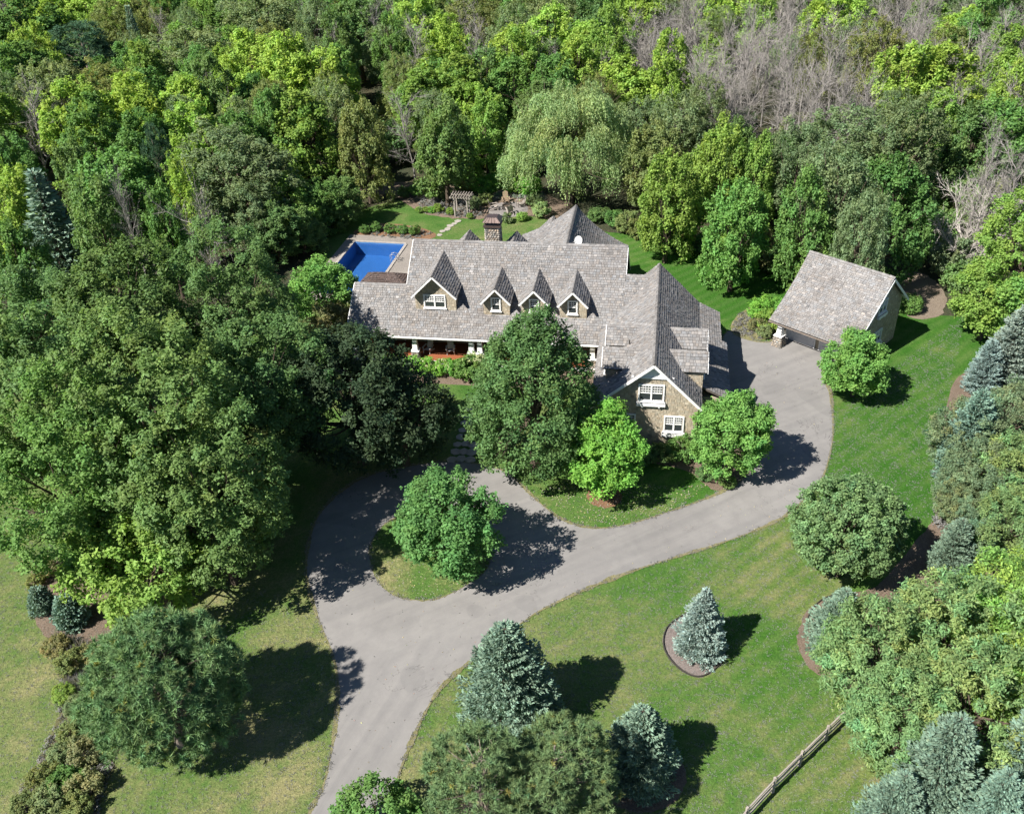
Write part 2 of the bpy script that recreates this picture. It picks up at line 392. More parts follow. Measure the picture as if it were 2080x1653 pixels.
sheet('mulch_bed', [(15.96, 37.07), (16.42, 38.18), (17.38, 39.51), (19.35, 40.62), (21.93, 41.10), (25.32, 44.45), (28.10, 47.43), (30.04, 51.86), (34.24, 60.38), (38.66, 65.20), (50.55, 63.49), (30.13, 27.94), (19.93, 30.17), (17.97, 32.77), (17.01, 33.99), (16.27, 34.71), (15.89, 35.61)], 0.012, M['mulch'], rough=0.06, seed=9)
sheet('mulch_bed', [(7.99, 28.77), (7.68, 29.82), (6.84, 30.59), (5.69, 30.87), (4.54, 30.59), (3.70, 29.82), (3.39, 28.77), (3.70, 27.72), (4.54, 26.95), (5.69, 26.67), (6.84, 26.95), (7.68, 27.72)], 0.012, M['mulch'], rough=0.06, seed=10)
sheet('mulch_bed', [(-31.75, 44.91), (-31.65, 46.28), (-30.07, 46.42), (-27.10, 44.41), (-24.68, 40.88), (-24.77, 38.92), (-26.94, 38.84), (-28.83, 39.91), (-30.39, 42.02)], 0.012, M['mulch'], rough=0.06, seed=11)
sheet('wild_bed', [(-28.37, 39.50), (-26.12, 38.99), (-23.36, 37.71), (-21.79, 32.85), (-21.55, 30.12), (-21.51, 28.16), (-20.92, 25.07), (-25.43, 25.27), (-25.74, 29.46), (-25.60, 33.04), (-26.34, 36.08)], 0.012, M['wild'], rough=0.15, seed=12)
sheet('wild_bed', [(21.31, 76.16), (23.56, 77.91), (25.33, 75.81), (24.99, 72.87), (22.87, 71.45), (20.42, 72.18), (20.04, 73.66)], 0.012, M['dry'], rough=0.06, seed=13)
sheet('mulch_bed', [(-13.94, 68.36), (-13.52, 70.72), (7.16, 67.08), (6.84, 65.30), (2.35, 65.18), (-3.59, 66.03)], 0.012, M['mulch'], rough=0.06, seed=14)
sheet('mulch_bed', [(5.12, 54.95), (5.55, 57.41), (14.12, 55.90), (16.04, 55.25), (16.11, 52.20), (14.06, 50.93), (12.44, 53.25), (9.60, 54.46)], 0.012, M['mulch'], rough=0.06, seed=15)
sheet('dirt_path', [(37.97, 82.86), (40.55, 83.50), (41.69, 80.88), (40.97, 77.14), (39.09, 74.41), (36.60, 74.35), (36.72, 77.72)], 0.012, M['tan_dirt'], rough=0.15, seed=16)
sheet('garden_bed', [(-19.47, 110.27), (-14.04, 110.47), (-10.05, 104.52), (-6.49, 102.20), (-2.21, 101.45), (3.20, 101.89), (7.01, 99.46), (8.37, 102.51), (5.79, 107.42), (1.14, 111.23), (-4.98, 112.27), (-9.98, 113.89), (-15.01, 114.47)], 0.012, M['mulch'], rough=0.2, seed=17)
sheet('garden_bed', [(-17.00, 99.47), (-14.96, 101.37), (-10.93, 100.51), (-8.01, 98.25), (-7.94, 96.62), (-10.10, 96.31), (-14.00, 97.24), (-16.36, 97.75)], 0.012, M['mulch_red'], rough=0.1, seed=18)
sheet('pool_deck', [(-17.36, 98.61), (-11.31, 97.27), (-7.02, 95.81), (-6.29, 92.17), (-8.89, 80.45), (-20.80, 83.09)], 0.016, M['deck_stone'], smooth=False, hole=POOL_HOLE)
sheet('garden_patio', [(2.86, 103.97), (2.72, 104.77), (2.31, 105.48), (1.68, 106.00), (0.91, 106.28), (0.10, 106.28), (-0.67, 106.00), (-1.29, 105.48), (-1.70, 104.77), (-1.84, 103.97), (-1.70, 103.16), (-1.29, 102.46), (-0.67, 101.93), (0.10, 101.65), (0.91, 101.65), (1.68, 101.93), (2.31, 102.46), (2.72, 103.16)], 0.02, M['gravel'], rough=0.03, seed=20)
def verge(name, pts, seed, outer=-1):
    """ragged strip of dry grass along the edge of the asphalt"""
    rr = random.Random(seed); P = smooth_poly(pts, 26); n = len(P); mb = MB()
    w = [max(0.01, rr.gauss(0.07, 0.05)) * (0.4 + 0.9 * (0.5 + 0.5 * math.sin(i * 0.07 + 2 * math.sin(i * 0.023)))) for i in range(n)]
    w = [sum(w[(i + k) % n] for k in range(-3, 4)) / 7 + max(0, rr.gauss(0, 0.012)) for i in range(n)]
    for i in range(n):
        a, b = P[i], P[(i + 1) % n]; c = P[(i + 2) % n]; z = P[i - 1]
        d1 = (b - z).normalized(); d2 = (c - a).normalized()
        n1 = Vector((-d1.y, d1.x)); n2 = Vector((-d2.y, d2.x))
        wa, wb = w[i], w[(i + 1) % n]
        A0, A1 = a - n1 * wa * 1.6, a + n1 * wa * 1.2; B0, B1 = b - n2 * wb * 1.6, b + n2 * wb * 1.2
        mb.poly([(A0.x, A0.y, 0.030), (B0.x, B0.y, 0.030), (B1.x, B1.y, 0.030), (A1.x, A1.y, 0.030)])
    mb.build(name, M['dry'], kind='structure')
verge('grass_verge', DRIVE, 3)
verge('grass_verge', ISLAND, 4)

# ------------------------------------------------------------------ roofs, walls, windows
rs = np.random.default_rng(11)
def lerp3(a, b, t): return tuple(a[i] + (b[i] - a[i]) * t for i in range(3))

def courses(name, parent, E0, E1, R0, R1, mat, expo=0.235, width=0.26, flare=0.0, thick=0.05, lift=0.0, deck=None, deck_t=0.14, tone_var=0.21, t0=0.0):
    """a roof slope or wall face laid with shingles. E0-E1 lower edge, R0-R1 upper edge; each shingle is a wedge"""
    E0, E1, R0, R1 = [np.array(p, float) for p in (E0, E1, R0, R1)]
    L = np.linalg.norm((R0 + R1) / 2 - (E0 + E1) / 2)
    nrm = np.cross(E1 - E0, (R0 + R1) / 2 - E0); nrm /= np.linalg.norm(nrm)
    ax = (E1 - E0) / np.linalg.norm(E1 - E0)
    def P(side, t):
        a = (E0, R0) if side == 0 else (E1, R1)
        p = a[0] + (a[1] - a[0]) * t
        return p - nrm * flare * 4 * t * (1 - t)
    nc = max(1, int(round(L / expo)))
    V = []; T = []
    for r in range(nc):
        ta, tb = r / nc, min(1.0, (r + 1.25) / nc)
        la, ra, lb, rb = P(0, ta), P(1, ta), P(0, tb), P(1, tb)
        wa = np.linalg.norm(ra - la)
        if wa < 0.05: continue
        wb = np.linalg.norm(rb - lb)
        x = -rs.uniform(0, width)
        while x < wa:
            w = width * rs.uniform(0.55, 1.45)
            x0, x1 = max(0, x), min(wa, x + w - 0.022); x += w
            if x1 - x0 < 0.02: continue
            # top edge follows the (possibly raked) sides
            sh = np.dot(lb - la, ax)
            u0 = min(max(x0, sh), sh + wb); u1 = min(max(x1, sh), sh + wb)
            jit = rs.uniform(-0.012, 0.012)
            down = (la - lb); down = down / (np.linalg.norm(down) + 1e-9)
            base_b = lb - ax * sh
            th = thick * rs.uniform(0.7, 1.3)
            a0 = la + ax * x0 + down * jit + nrm * (th + lift); a1 = la + ax * x1 + down * jit + nrm * (th + lift)
            b0 = base_b + ax * u0 + nrm * (0.006 + lift); b1 = base_b + ax * u1 + nrm * (0.006 + lift)
            c0 = a0 - nrm * (th + 0.01); c1 = a1 - nrm * (th + 0.01)
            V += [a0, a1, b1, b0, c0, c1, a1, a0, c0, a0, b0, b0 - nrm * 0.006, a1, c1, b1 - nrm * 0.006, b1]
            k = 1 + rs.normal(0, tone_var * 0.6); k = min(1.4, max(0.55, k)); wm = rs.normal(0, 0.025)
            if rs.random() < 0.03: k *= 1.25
            T += [(k * (1 + wm), k, k * (1 - wm)), (k * 0.30, k * 0.27, k * 0.25), (k * 0.5,) * 3, (k * 0.5,) * 3]  # butts and edges: dark end grain, deepened in place of course shadows
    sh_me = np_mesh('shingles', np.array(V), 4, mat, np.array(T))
    if deck is not None:
        mb = MB(); nseg = 6 if flare else 1
        for i in range(nseg):
            t_a, t_b = i / nseg, (i + 1) / nseg
            q = [P(0, t_a), P(1, t_a), P(1, t_b), P(0, t_b)]
            lo = [p - nrm * deck_t for p in q]
            q = [p - nrm * 0.004 for p in q]
            vs = q + lo
            fs = [(0, 1, 2, 3), (7, 6, 5, 4), (0, 3, 7, 4), (1, 5, 6, 2)]
            if i == 0: fs.append((0, 4, 5, 1))
            if i == nseg - 1: fs.append((3, 2, 6, 7))
            mb.add(vs, fs)
        d = mb.build(name, deck, parent)
        s = obj('shingles', sh_me, d, kind='stuff')
        return d
    s = obj('shingles', sh_me, parent, kind='stuff')
    return s

def ridge_cap(parent, a, b, mat, w=0.16):
    """overlapping cap shingles along a ridge"""
    a = np.array(a, float); b = np.array(b, float); L = np.linalg.norm(b - a); d = (b - a) / L
    s = np.cross(d, (0, 0, 1)); s /= np.linalg.norm(s); n = int(L / 0.22); V = []; T = []
    up = np.array((0, 0, 1.0))
    for i in range(n):
        p = a + d * (L * i / n); q = a + d * (L * (i + 1.2) / n)
        h = 0.05 + 0.02 * rs.random()
        for sg in (-1, 1):
            V += [p + up * h, q + up * (h - 0.02), q + s * sg * w - up * 0.09, p + s * sg * w - up * 0.07]
            k = rs.uniform(0.7, 1.15); T.append((k, k, k))
    return obj('ridge_cap', np_mesh('ridge_cap', np.array(V), 4, mat, np.array(T)), parent, kind='stuff')

def window(parent, c, w, h, nx, ny, sashes=2, grid=(4, 3), box=False, out=0.06):
    """double-hung window unit. c: centre on the wall face, (nx, ny): outward normal"""
    n = Vector((nx, ny, 0)); t = Vector((-ny, nx, 0)); c = Vector(c); up = Vector((0, 0, 1))
    rz = math.atan2(t.y, t.x)
    def bar(mb, a, z, sx, sz, depth, off): mb.box(c + t * a + up * z + n * off, (sx, depth, sz), rz)
    ca = 0.11
    fr = MB()
    bar(fr, 0, h / 2 - ca / 2, w, ca, 0.10, out); bar(fr, -w / 2 + ca / 2, 0, ca, h - 2 * ca, 0.10, out)
    bar(fr, w / 2 - ca / 2, 0, ca, h - 2 * ca, 0.10, out); bar(fr, 0, -h / 2 + ca / 2, w + 0.0, ca, 0.12, out)
    iw = (w - 2 * ca); sw = iw / sashes
    for i in range(1, sashes): bar(fr, -iw / 2 + sw * i, 0, 0.13, h - 2 * ca, 0.10, out)
    f = fr.build('window', M['white'], parent)
    bar_s = MB(); bar_s.box(c - up * (h / 2 + 0.03) + n * (out + 0.05), (w + 0.16, 0.16, 0.05), rz); bar_s.build('sill', M['white'], f)
    for i in range(sashes):
        cx = -iw / 2 + sw * (i + 0.5); gw = sw - 0.10; ih = h - 2 * ca
        for part, zc, hh in (('upper', ih * 0.25, ih * 0.5 - 0.04), ('lower', -ih * 0.25, ih * 0.5 - 0.04)):
            mb = MB(); bar(mb, cx, zc, gw, hh, 0.02, out - 0.03); mb.build('pane', M['glass'], f)
        mu = MB()
        bar(mu, cx, 0, gw, 0.07, 0.06, out)
        gx, gy = grid
        for a in range(1, gx): bar(mu, cx - gw / 2 + gw * a / gx, ih * 0.25, 0.035, ih * 0.5, 0.04, out)
        for b in range(1, gy): bar(mu, cx, ih * 0.5 * b / gy, gw, 0.035, 0.038, out)
        mu.build('muntin', M['white'], f)
    if box:
        bx = MB(); zb = -h / 2 - 0.22
        bx.box(c + up * (zb) + n * (out + 0.17), (w + 0.22, 0.04, 0.24), rz)
        bx.box(c + up * (zb) + n * (out - 0.01), (w + 0.22, 0.04, 0.24), rz)
        for sg in (-1, 1): bx.box(c + t * sg * (w / 2 + 0.09) + up * zb + n * (out + 0.08), (0.04, 0.14, 0.24), rz)
        bx.box(c + up * (zb - 0.09) + n * (out + 0.08), (w + 0.14, 0.14, 0.03), rz)
        bx.build('window_box', M['white'], f)
        for sg in (-1, 1): MB().box(c + t * sg * (w * 0.32) + up * (zb - 0.19) + n * (out + 0.08), (0.10, 0.18, 0.12), rz).build('bracket', M['white'], f)
        so = MB(); so.box(c + up * (zb + 0.04) + n * (out + 0.08), (w + 0.14, 0.135, 0.03), rz); so.build('soil', M['mulch'], f)
    return f

def stone_pile(name, parent, c, a, b, h, rz=0.0, sz=0.15, flat=False):
    """square pier of rounded field stones set in mortar"""
    core = MB().frustum(c, a - 0.06, b - 0.06, h, rz).build(name, M['mortar'], parent)
    V = []; T = []; Mx = Matrix.Translation(c) @ Matrix.Rotation(rz, 4, 'Z')
    nrow = max(2, int(h / (sz * 0.85)))
    for side in range(4):
        ang = side * math.pi / 2
        for r in range(nrow):
            z = (r + 0.5) * h / nrow; half = (a + (b - a) * z / h) / 2
            ncol = max(2, int(2 * half / sz)); 
            for k in range(ncol):
                x = -half + (k + 0.5 + (0.25 if r % 2 else -0.25) * (0 < k < ncol - 1)) * 2 * half / ncol + rs.uniform(-0.02, 0.02)
                rx = sz * rs.uniform(0.42, 0.62); ry = sz * rs.uniform(0.36, 0.5); bul = rs.uniform(0.03, 0.07)
                ctr = Vector((x, -half + 0.02, z)); ring = []; m0 = 7; ph = rs.uniform(0, 6.28)
                for q in range(m0):
                    aa = 2 * math.pi * q / m0 + ph; rr_ = rs.uniform(0.85, 1.1)
                    ring.append(Vector((rx * math.cos(aa) * rr_, 0.02, ry * math.sin(aa) * rr_)))
                k0 = rs.uniform(0.55, 1.55); wm = rs.normal(0, 0.06); tn = (k0 * (1 + wm), k0, k0 * (1 - wm))
                Rm = Matrix.Rotation(ang, 3, 'Z')
                for q in range(m0):
                    p, p2 = ring[q], ring[(q + 1) % m0]
                    for tri in ((ctr + p * 0.62 + Vector((0, -bul, 0)), ctr + p, ctr + p2, ctr + p2 * 0.62 + Vector((0, -bul, 0))),):
                        for v in tri: V.append(tuple(Mx @ (Rm @ v)))
                        T.append(tn)
                    cc = ctr + Vector((0, -bul * 1.15, 0))
                    for v in (cc, ctr + p * 0.62 + Vector((0, -bul, 0)), ctr + p2 * 0.62 + Vector((0, -bul, 0)), cc): V.append(tuple(Mx @ (Rm @ v)))
                    T.append(tn)
    obj('stones', np_mesh('stones', np.array(V), 4, M['stone'], np.array(T)), parent if flat else core, kind='stuff')
    return core

# ------------------------------------------------------------------ the house (u to the right along the ridge, v away from the camera)
YAW = R(10)
Uv = Vector((math.cos(YAW), -math.sin(YAW), 0)); Vv = Vector((math.sin(YAW), math.cos(YAW), 0))
U0, V0 = -11.0, 70.0
house = obj('house', None, loc=Uv * U0 + Vv * V0, rz=-YAW, label='large shingle-sided house with weathered grey cedar roof, dormers and stone chimney', cat='house')
def L(u, v, z): return (u - U0, v - V0, z)
def W(u, v, z=0.0): return Uv * u + Vv * v + Vector((0, 0, z))
RF, UL = M['roof'], M['underlay']
SL = 0.757
def mainz(v): return 2.9 + SL * (v - 67.1)

# main roof slopes
def slope(E0, E1, R0, R1, **k): return courses('roof', house, L(*E0), L(*E1), L(*R0), L(*R1), k.pop('mat', RF), deck=UL, **k)
slope((-26.0, 67.1, 2.9), (-21.3, 67.1, 2.9), (-26.0, 70.98, mainz(70.98)), (-21.3, 70.98, mainz(70.98)))
slope((-21.3, 67.1, 2.9), (-2.5, 67.1, 2.9), (-21.3, 74.5, 8.5), (-2.5, 74.5, 8.5))
slope((-2.5, 67.1, 2.9), (-0.2, 67.1, 2.9), (-2.5, 72.3, mainz(72.3)), (-0.2, 72.3, mainz(72.3)))
slope((-2.5, 81.9, 2.9), (-21.3, 81.9, 2.9), (-2.5, 74.5, 8.5), (-21.3, 74.5, 8.5))
slope((-21.3, 74.9, 2.9), (-26.0, 74.9, 2.9), (-21.3, 70.98, 5.83), (-26.0, 70.98, 5.83))
slope((0.2, 77.5, 2.9), (-2.5, 77.5, 2.9), (0.2, 72.3, 6.83), (-2.5, 72.3, 6.83))
ridge_cap(house, L(-21.3, 74.5, 8.5), L(-2.5, 74.5, 8.5), RF)
ridge_cap(house, L(-26.0, 70.98, 5.83), L(-21.4, 70.98, 5.83), RF)
ridge_cap(house, L(-2.4, 72.3, 6.83), L(-0.5, 72.3, 6.83), RF)
# low brown hip roof at the back of the west end
slope((-25.7, 71.2, 5.62), (-21.5, 71.2, 5.62), (-24.5, 72.5, 6.12), (-22.9, 72.5, 6.12), mat=M['roof_brown'])
slope((-25.7, 74.0, 5.3), (-25.7, 71.2, 5.62), (-24.5, 72.5, 6.12), (-24.5, 72.4, 6.12), mat=M['roof_brown'])
slope((-21.5, 71.2, 5.62), (-21.5, 74.0, 5.3), (-22.9, 72.4, 6.12), (-22.9, 72.5, 6.12), mat=M['roof_brown'])
slope((-21.5, 74.0, 5.3), (-25.7, 74.0, 5.3), (-22.9, 72.5, 6.12), (-24.5, 72.5, 6.12), mat=M['roof_brown'])
# walls of the main body
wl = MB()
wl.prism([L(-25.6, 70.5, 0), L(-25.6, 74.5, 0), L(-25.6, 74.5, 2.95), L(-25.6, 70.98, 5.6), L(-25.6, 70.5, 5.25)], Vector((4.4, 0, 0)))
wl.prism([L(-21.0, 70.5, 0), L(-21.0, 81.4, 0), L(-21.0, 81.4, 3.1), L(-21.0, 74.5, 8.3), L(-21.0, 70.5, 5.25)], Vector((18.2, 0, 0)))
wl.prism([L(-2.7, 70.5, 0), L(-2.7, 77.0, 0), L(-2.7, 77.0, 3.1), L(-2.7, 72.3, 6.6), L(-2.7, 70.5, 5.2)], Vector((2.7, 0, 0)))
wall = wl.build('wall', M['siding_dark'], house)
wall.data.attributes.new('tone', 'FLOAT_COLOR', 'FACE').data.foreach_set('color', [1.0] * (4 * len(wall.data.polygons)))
# shingled gable faces east and west of the main roof
courses('gable', wall, L(-2.78, 72.3, 3.0), L(-2.78, 81.3, 3.0), L(-2.78, 74.5, 8.1), L(-2.78, 74.6, 8.1), M['siding'], 0.16, 0.2, thick=0.02)
courses('gable', wall, L(-21.03, 78.0, 5.0), L(-21.03, 71.5, 5.0), L(-21.03, 74.6, 8.1), L(-21.03, 74.5, 8.1), M['siding'], 0.16, 0.2, thick=0.02)
# rake boards on the main gables and the gutter line of the porch
mb = MB()
for u in (-2.46, -21.36, -26.06):
    a, b = ((67.1, 2.9), (74.5, 8.5)) if u > -26 else ((67.1, 2.9), (70.98, 5.83))
    for s in (1, -1):
        c2 = b[0] + s * 0; e = a if s == 1 else (2 * b[0] - a[0], a[1])
        mid = ((e[0] + b[0]) / 2, (e[1] + b[1]) / 2)
        Ln = math.hypot(b[0] - e[0], b[1] - e[1]); an = math.atan2(b[1] - e[1], b[0] - e[0])
        MB().box(L(u, mid[0], mid[1] - 0.13), (0.05, Ln, 0.2), 0, an).build('rake_board', M['white'], house)
gt = MB(); gt.box(L(-15.1, 67.03, 2.80), (21.9, 0.12, 0.13)); gt.build('gutter', M['white'], house)
fs = MB(); fs.box(L(-15.1, 67.6, 2.62), (21.6, 0.3, 0.22)); fs.build('porch_beam', M['dark_wood'], house)

def front_dormer(uc, vf, hw, zb, rh, ze, zr, fo, vb, win):
    d = house
    box = MB()
    wh = hw
    yb = vb - 0.2
    box.prism([L(uc - wh, vf, zb - 0.4), L(uc + wh, vf, zb - 0.4), L(uc + wh, vf, zr - (zr - ze) * wh / rh - 0.12), L(uc, vf, zr - 0.12), L(uc - wh, vf, zr - (zr - ze) * wh / rh - 0.12)], Vector((0, yb - vf, 0)))
    w = box.build('dormer_wall', M['siding'], d)
    w.data.attributes.new('tone', 'FLOAT_COLOR', 'FACE').data.foreach_set('color', [1.0] * (4 * len(w.data.polygons)))
    zs = zr - (zr - ze) * wh / rh - 0.14
    courses('face', w, L(uc - wh, vf - 0.012, zb - 0.1), L(uc + wh, vf - 0.012, zb - 0.1), L(uc - wh, vf - 0.012, zs), L(uc + wh, vf - 0.012, zs), M['siding'], 0.15, 0.2, thick=0.02)
    courses('face', w, L(uc - wh, vf - 0.012, zs), L(uc + wh, vf - 0.012, zs), L(uc - 0.02, vf - 0.012, zr - 0.16), L(uc + 0.02, vf - 0.012, zr - 0.16), M['siding'], 0.15, 0.2, thick=0.02)
    for s in (-1, 1):
        e0, e1 = L(uc + s * rh, vf - fo, ze), L(uc + s * rh, vb, ze); r0, r1 = L(uc, vf - fo, zr), L(uc, vb, zr)
        if s == 1: courses('dormer_roof', d, e0, e1, r0, r1, RF, deck=UL, deck_t=0.10)
        else: courses('dormer_roof', d, e1, e0, r1, r0, RF, deck=UL, deck_t=0.10)
        q = MB(); Ln = math.hypot(rh, zr - ze); an = math.atan2(zr - ze, rh)
        q.box(L(uc + s * rh / 2, vf - fo - 0.01, (zr + ze) / 2 - 0.12), (Ln, 0.05, 0.15), 0, 0, s * an)
        q.build('rake_board', M['white'], d)
        MB().box(L(uc + s * rh / 2, vf - fo / 2 + 0.01, (zr + ze) / 2 - 0.145), (Ln, fo - 0.05, 0.03), 0, 0, s * an).build('soffit', M['white'], d)
    ridge_cap(d, L(uc, vf - fo, zr), L(uc, vb, zr), RF, 0.13)
    window(d, L(uc + win[4], vf, win[2]), win[0], win[1], 0, -1, win[3][0], win[3][1])
    return d
front_dormer(-18.42, 69.15, 1.77, 4.5, 1.95, 5.92, 7.85, 0.6, 73.7, (1.92, 1.26, 5.26, (2, (4, 3)), -0.06))
for uc in (-13.12, -9.87, -6.64):
    front_dormer(uc, 68.95, 1.12, 4.3, 1.27, 5.66, 7.0, 0.55, 72.6, (0.84, 1.26, 5.32, (1, (3, 3)), -0.05))
# rear dormers, only their roofs show above the main ridge
for uc in (-16.8, -12.5):
    d = house
    for s in (-1, 1):
        e0, e1 = L(uc + s * 1.3, 74.6, 7.0), L(uc + s * 1.3, 77.2, 7.0); r0, r1 = L(uc, 74.6, 8.35), L(uc, 77.2, 8.35)
        courses('dormer_roof', d, *((e0, e1, r0, r1) if s == 1 else (e1, e0, r1, r0)), RF, deck=UL, deck_t=0.10)
    MB().prism([L(uc - 1.15, 76.8, 5.5), L(uc + 1.15, 76.8, 5.5), L(uc + 1.15, 76.8, 7.0), L(uc, 76.8, 8.2), L(uc - 1.15, 76.8, 7.0)], Vector((0, -1.5, 0))).build('dormer_wall', M['underlay'], d)
    ridge_cap(d, L(uc, 74.6, 8.35), L(uc, 77.2, 8.35), RF, 0.13)
# rear wing
rw = house
for s, ue, ze, fl_ in ((-1, -12.9, 5.35, 0.28), (1, -2.9, 4.6, 0.40)):
    e0, e1 = L(ue, 74.6, ze), L(ue, 83.3, ze); r0, r1 = L(-7.77, 74.6, 8.5), L(-7.77, 83.3, 8.5)
    courses('roof', rw, *((e0, e1, r0, r1) if s == 1 else (e1, e0, r1, r0)), RF, flare=fl_, deck=UL)
ridge_cap(rw, L(-7.77, 74.6, 8.5), L(-7.77, 83.3, 8.5), RF)
for s in (-1, 1):
    e0, e1 = L(-10.2 + s * 2.3, 82.5, 4.2), L(-10.2 + s * 2.3, 85.6, 4.2); r0, r1 = L(-10.2, 82.5, 6.4), L(-10.2, 85.6, 6.4)
    courses('roof', rw, *((e0, e1, r0, r1) if s == 1 else (e1, e0, r1, r0)), RF, deck=UL)
MB().prism([L(-12.2, 85.2, 0), L(-8.2, 85.2, 0), L(-8.2, 85.2, 4.1), L(-10.2, 85.2, 6.1), L(-12.2, 85.2, 4.1)], Vector((0, -2.5, 0))).build('wall', M['underlay'], rw)
MB().prism([L(-12.2, 83.0, 0), L(-3.3, 83.0, 0), L(-3.3, 83.0, 4.2), L(-5.5, 83.0, 5.6), L(-7.77, 83.0, 7.8), L(-10.0, 83.0, 6.2), L(-12.2, 83.0, 5.0)], Vector((0, -7, 0))).build('wall', M['underlay'], rw)
# chimney
ch = stone_pile('chimney', house, L(-14.4, 75.9, 6.6), 1.40, 1.30, 2.85, 0, 0.22)
cp = MB(); cp.box(L(-14.4, 75.9, 9.53), (1.5, 1.5, 0.16)); cp.build('chimney_crown', M['copper'], ch)
for a in (-1, 1):
    for b in (-1, 1):
        MB().box(L(-14.4 + a * 0.55, 75.9 + b * 0.55, 9.77), (0.07, 0.07, 0.34)).build('cap_leg', M['copper'], ch)
hp = MB().frustum(L(-14.4, 75.9, 9.94), 1.6, 0.9, 0.34)
for k in range(-2, 3): 
    hp.tube(Vector(L(-14.4 + k * 0.3, 75.1, 9.95)), Vector(L(-14.4 + k * 0.17, 75.46, 10.29)), 0.025, 0.02, 4)
hp.build('chimney_cap', M['copper'], ch)
# satellite dish on the rear wing
ds = obj('satellite_dish', None, label='small white satellite dish on the dark slope of the rear wing', cat='dish', loc=W(-6.9, 76.2, 7.75), rz=-YAW)
mb = MB(); mb.tube((0, 0, -0.3), (0, 0, 0.35), 0.03, 0.03, 6); mb.tube((0, 0, 0.3), (-0.45, -0.25, 0.25), 0.02, 0.02, 5); mb.build('mount', M['white'], ds)
mb = MB(); n = 16
rim = [Vector((0.34 * math.cos(2 * math.pi * i / n), 0.0, 0.42 * math.sin(2 * math.pi * i / n))) for i in range(n)]
Q = Matrix.Rotation(R(-25), 3, 'X')
mb.add([Q @ Vector((0, 0.08, 0)) + Vector((0, -0.1, 0.35))] + [Q @ (r * 0.6 + Vector((0, 0.05, 0))) + Vector((0, -0.1, 0.35)) for r in rim] + [Q @ r + Vector((0, -0.1, 0.35)) for r in rim],
       [(0, 1 + i, 1 + (i + 1) % n) for i in range(n)] + [(1 + i, 1 + n + i, 1 + n + (i + 1) % n, 1 + (i + 1) % n) for i in range(n)])
mb.build('reflector', M['white'], ds)

# the front wing with the big gable
gw = house
def gs(E0, E1, R0, R1, **k): return courses('roof', gw, L(*E0), L(*E1), L(*R0), L(*R1), RF, deck=UL, **k)
ZR = 7.45
gs((-4.25, 73.4, 3.62), (-4.25, 56.9, 3.62), (0.25, 73.4, ZR), (0.25, 56.9, ZR), flare=0.10)
gs((3.8, 56.9, 3.92), (3.8, 73.4, 3.92), (0.25, 56.9, ZR), (0.25, 73.4, ZR))
gs((5.62, 68.5, 3.02), (5.62, 73.4, 3.02), (3.8, 68.5, 3.92), (3.8, 73.4, 3.92))
gs((6.05, 59.9, 2.80), (6.05, 68.5, 2.80), (3.8, 59.9, 3.92), (3.8, 68.5, 3.92))
ridge_cap(gw, L(0.25, 56.9, ZR), L(0.25, 73.4, ZR), RF)
gwall = MB()
gwall.prism([L(-3.85, 57.4, 0), L(3.55, 57.4, 0), L(3.55, 57.4, 3.95), L(0.25, 57.4, ZR - 0.2), L(-3.85, 57.4, 3.75)], Vector((0, 15.6, 0)))
gwall.box(L(4.4, 66.4, 1.4), (1.8, 12.4, 2.8))
gw_w = gwall.build('wall', M['siding'], gw)
gw_w.data.attributes.new('tone', 'FLOAT_COLOR', 'FACE').data.foreach_set('color', [1.0] * (4 * len(gw_w.data.polygons)))
courses('face', gw_w, L(-3.85, 57.385, 0.05), L(3.55, 57.385, 0.05), L(-3.85, 57.385, 3.75), L(3.55, 57.385, 3.75), M['siding'], 0.18, 0.22, thick=0.03)
courses('face', gw_w, L(-3.8, 57.385, 3.75), L(3.6, 57.385, 3.75), L(-0.35, 57.385, 6.8), L(0.75, 57.385, 6.8), M['siding'], 0.18, 0.22, thick=0.03)
# white pediment panel, trim and rake boards
pd = MB(); pd.prism([L(-1.15, 57.37, 6.16), L(1.55, 57.37, 6.16), L(0.25, 57.37, ZR - 0.13)], Vector((0, -0.06, 0))); pd.build('gable_panel', M['white'], gw)
pd = MB(); pd.box(L(0.2, 57.30, 6.10), (3.0, 0.1, 0.15)); pd.build('gable_trim', M['white'], gw)
for (ue, ze) in ((-4.25, 3.62), (3.8, 3.92)):
    q = MB(); run = abs(ue - 0.25); Ln = math.hypot(run, ZR - ze); an = math.atan2(ZR - ze, run); s = 1 if ue > 0 else -1
    q.box(L((ue + 0.25) / 2, 56.88, (ZR + ze) / 2 - 0.15), (Ln, 0.06, 0.19), 0, 0, s * an)
    q.build('rake_board', M['white'], gw)
    MB().box(L((ue + 0.25) / 2, 57.1, (ZR + ze) / 2 - 0.19), (Ln, 0.4, 0.03), 0, 0, s * an).build('soffit', M['white'], gw)
window(gw, L(0.15, 57.38, 4.79), 1.88, 1.44, 0, -1, 2, (4, 3), True)
window(gw, L(1.90, 57.38, 2.17), 1.48, 1.42, 0, -1, 2, (4, 3), True)
window(gw, L(-1.62, 57.38, 2.17), 1.48, 1.42, 0, -1, 2, (4, 3), True)
lam = MB(); lam.box(L(3.3, 57.3, 2.75), (0.16, 0.16, 0.28)); lam.box(L(3.3, 57.3, 2.92), (0.22, 0.22, 0.05)); lam.build('wall_lantern', M['iron'], gw)
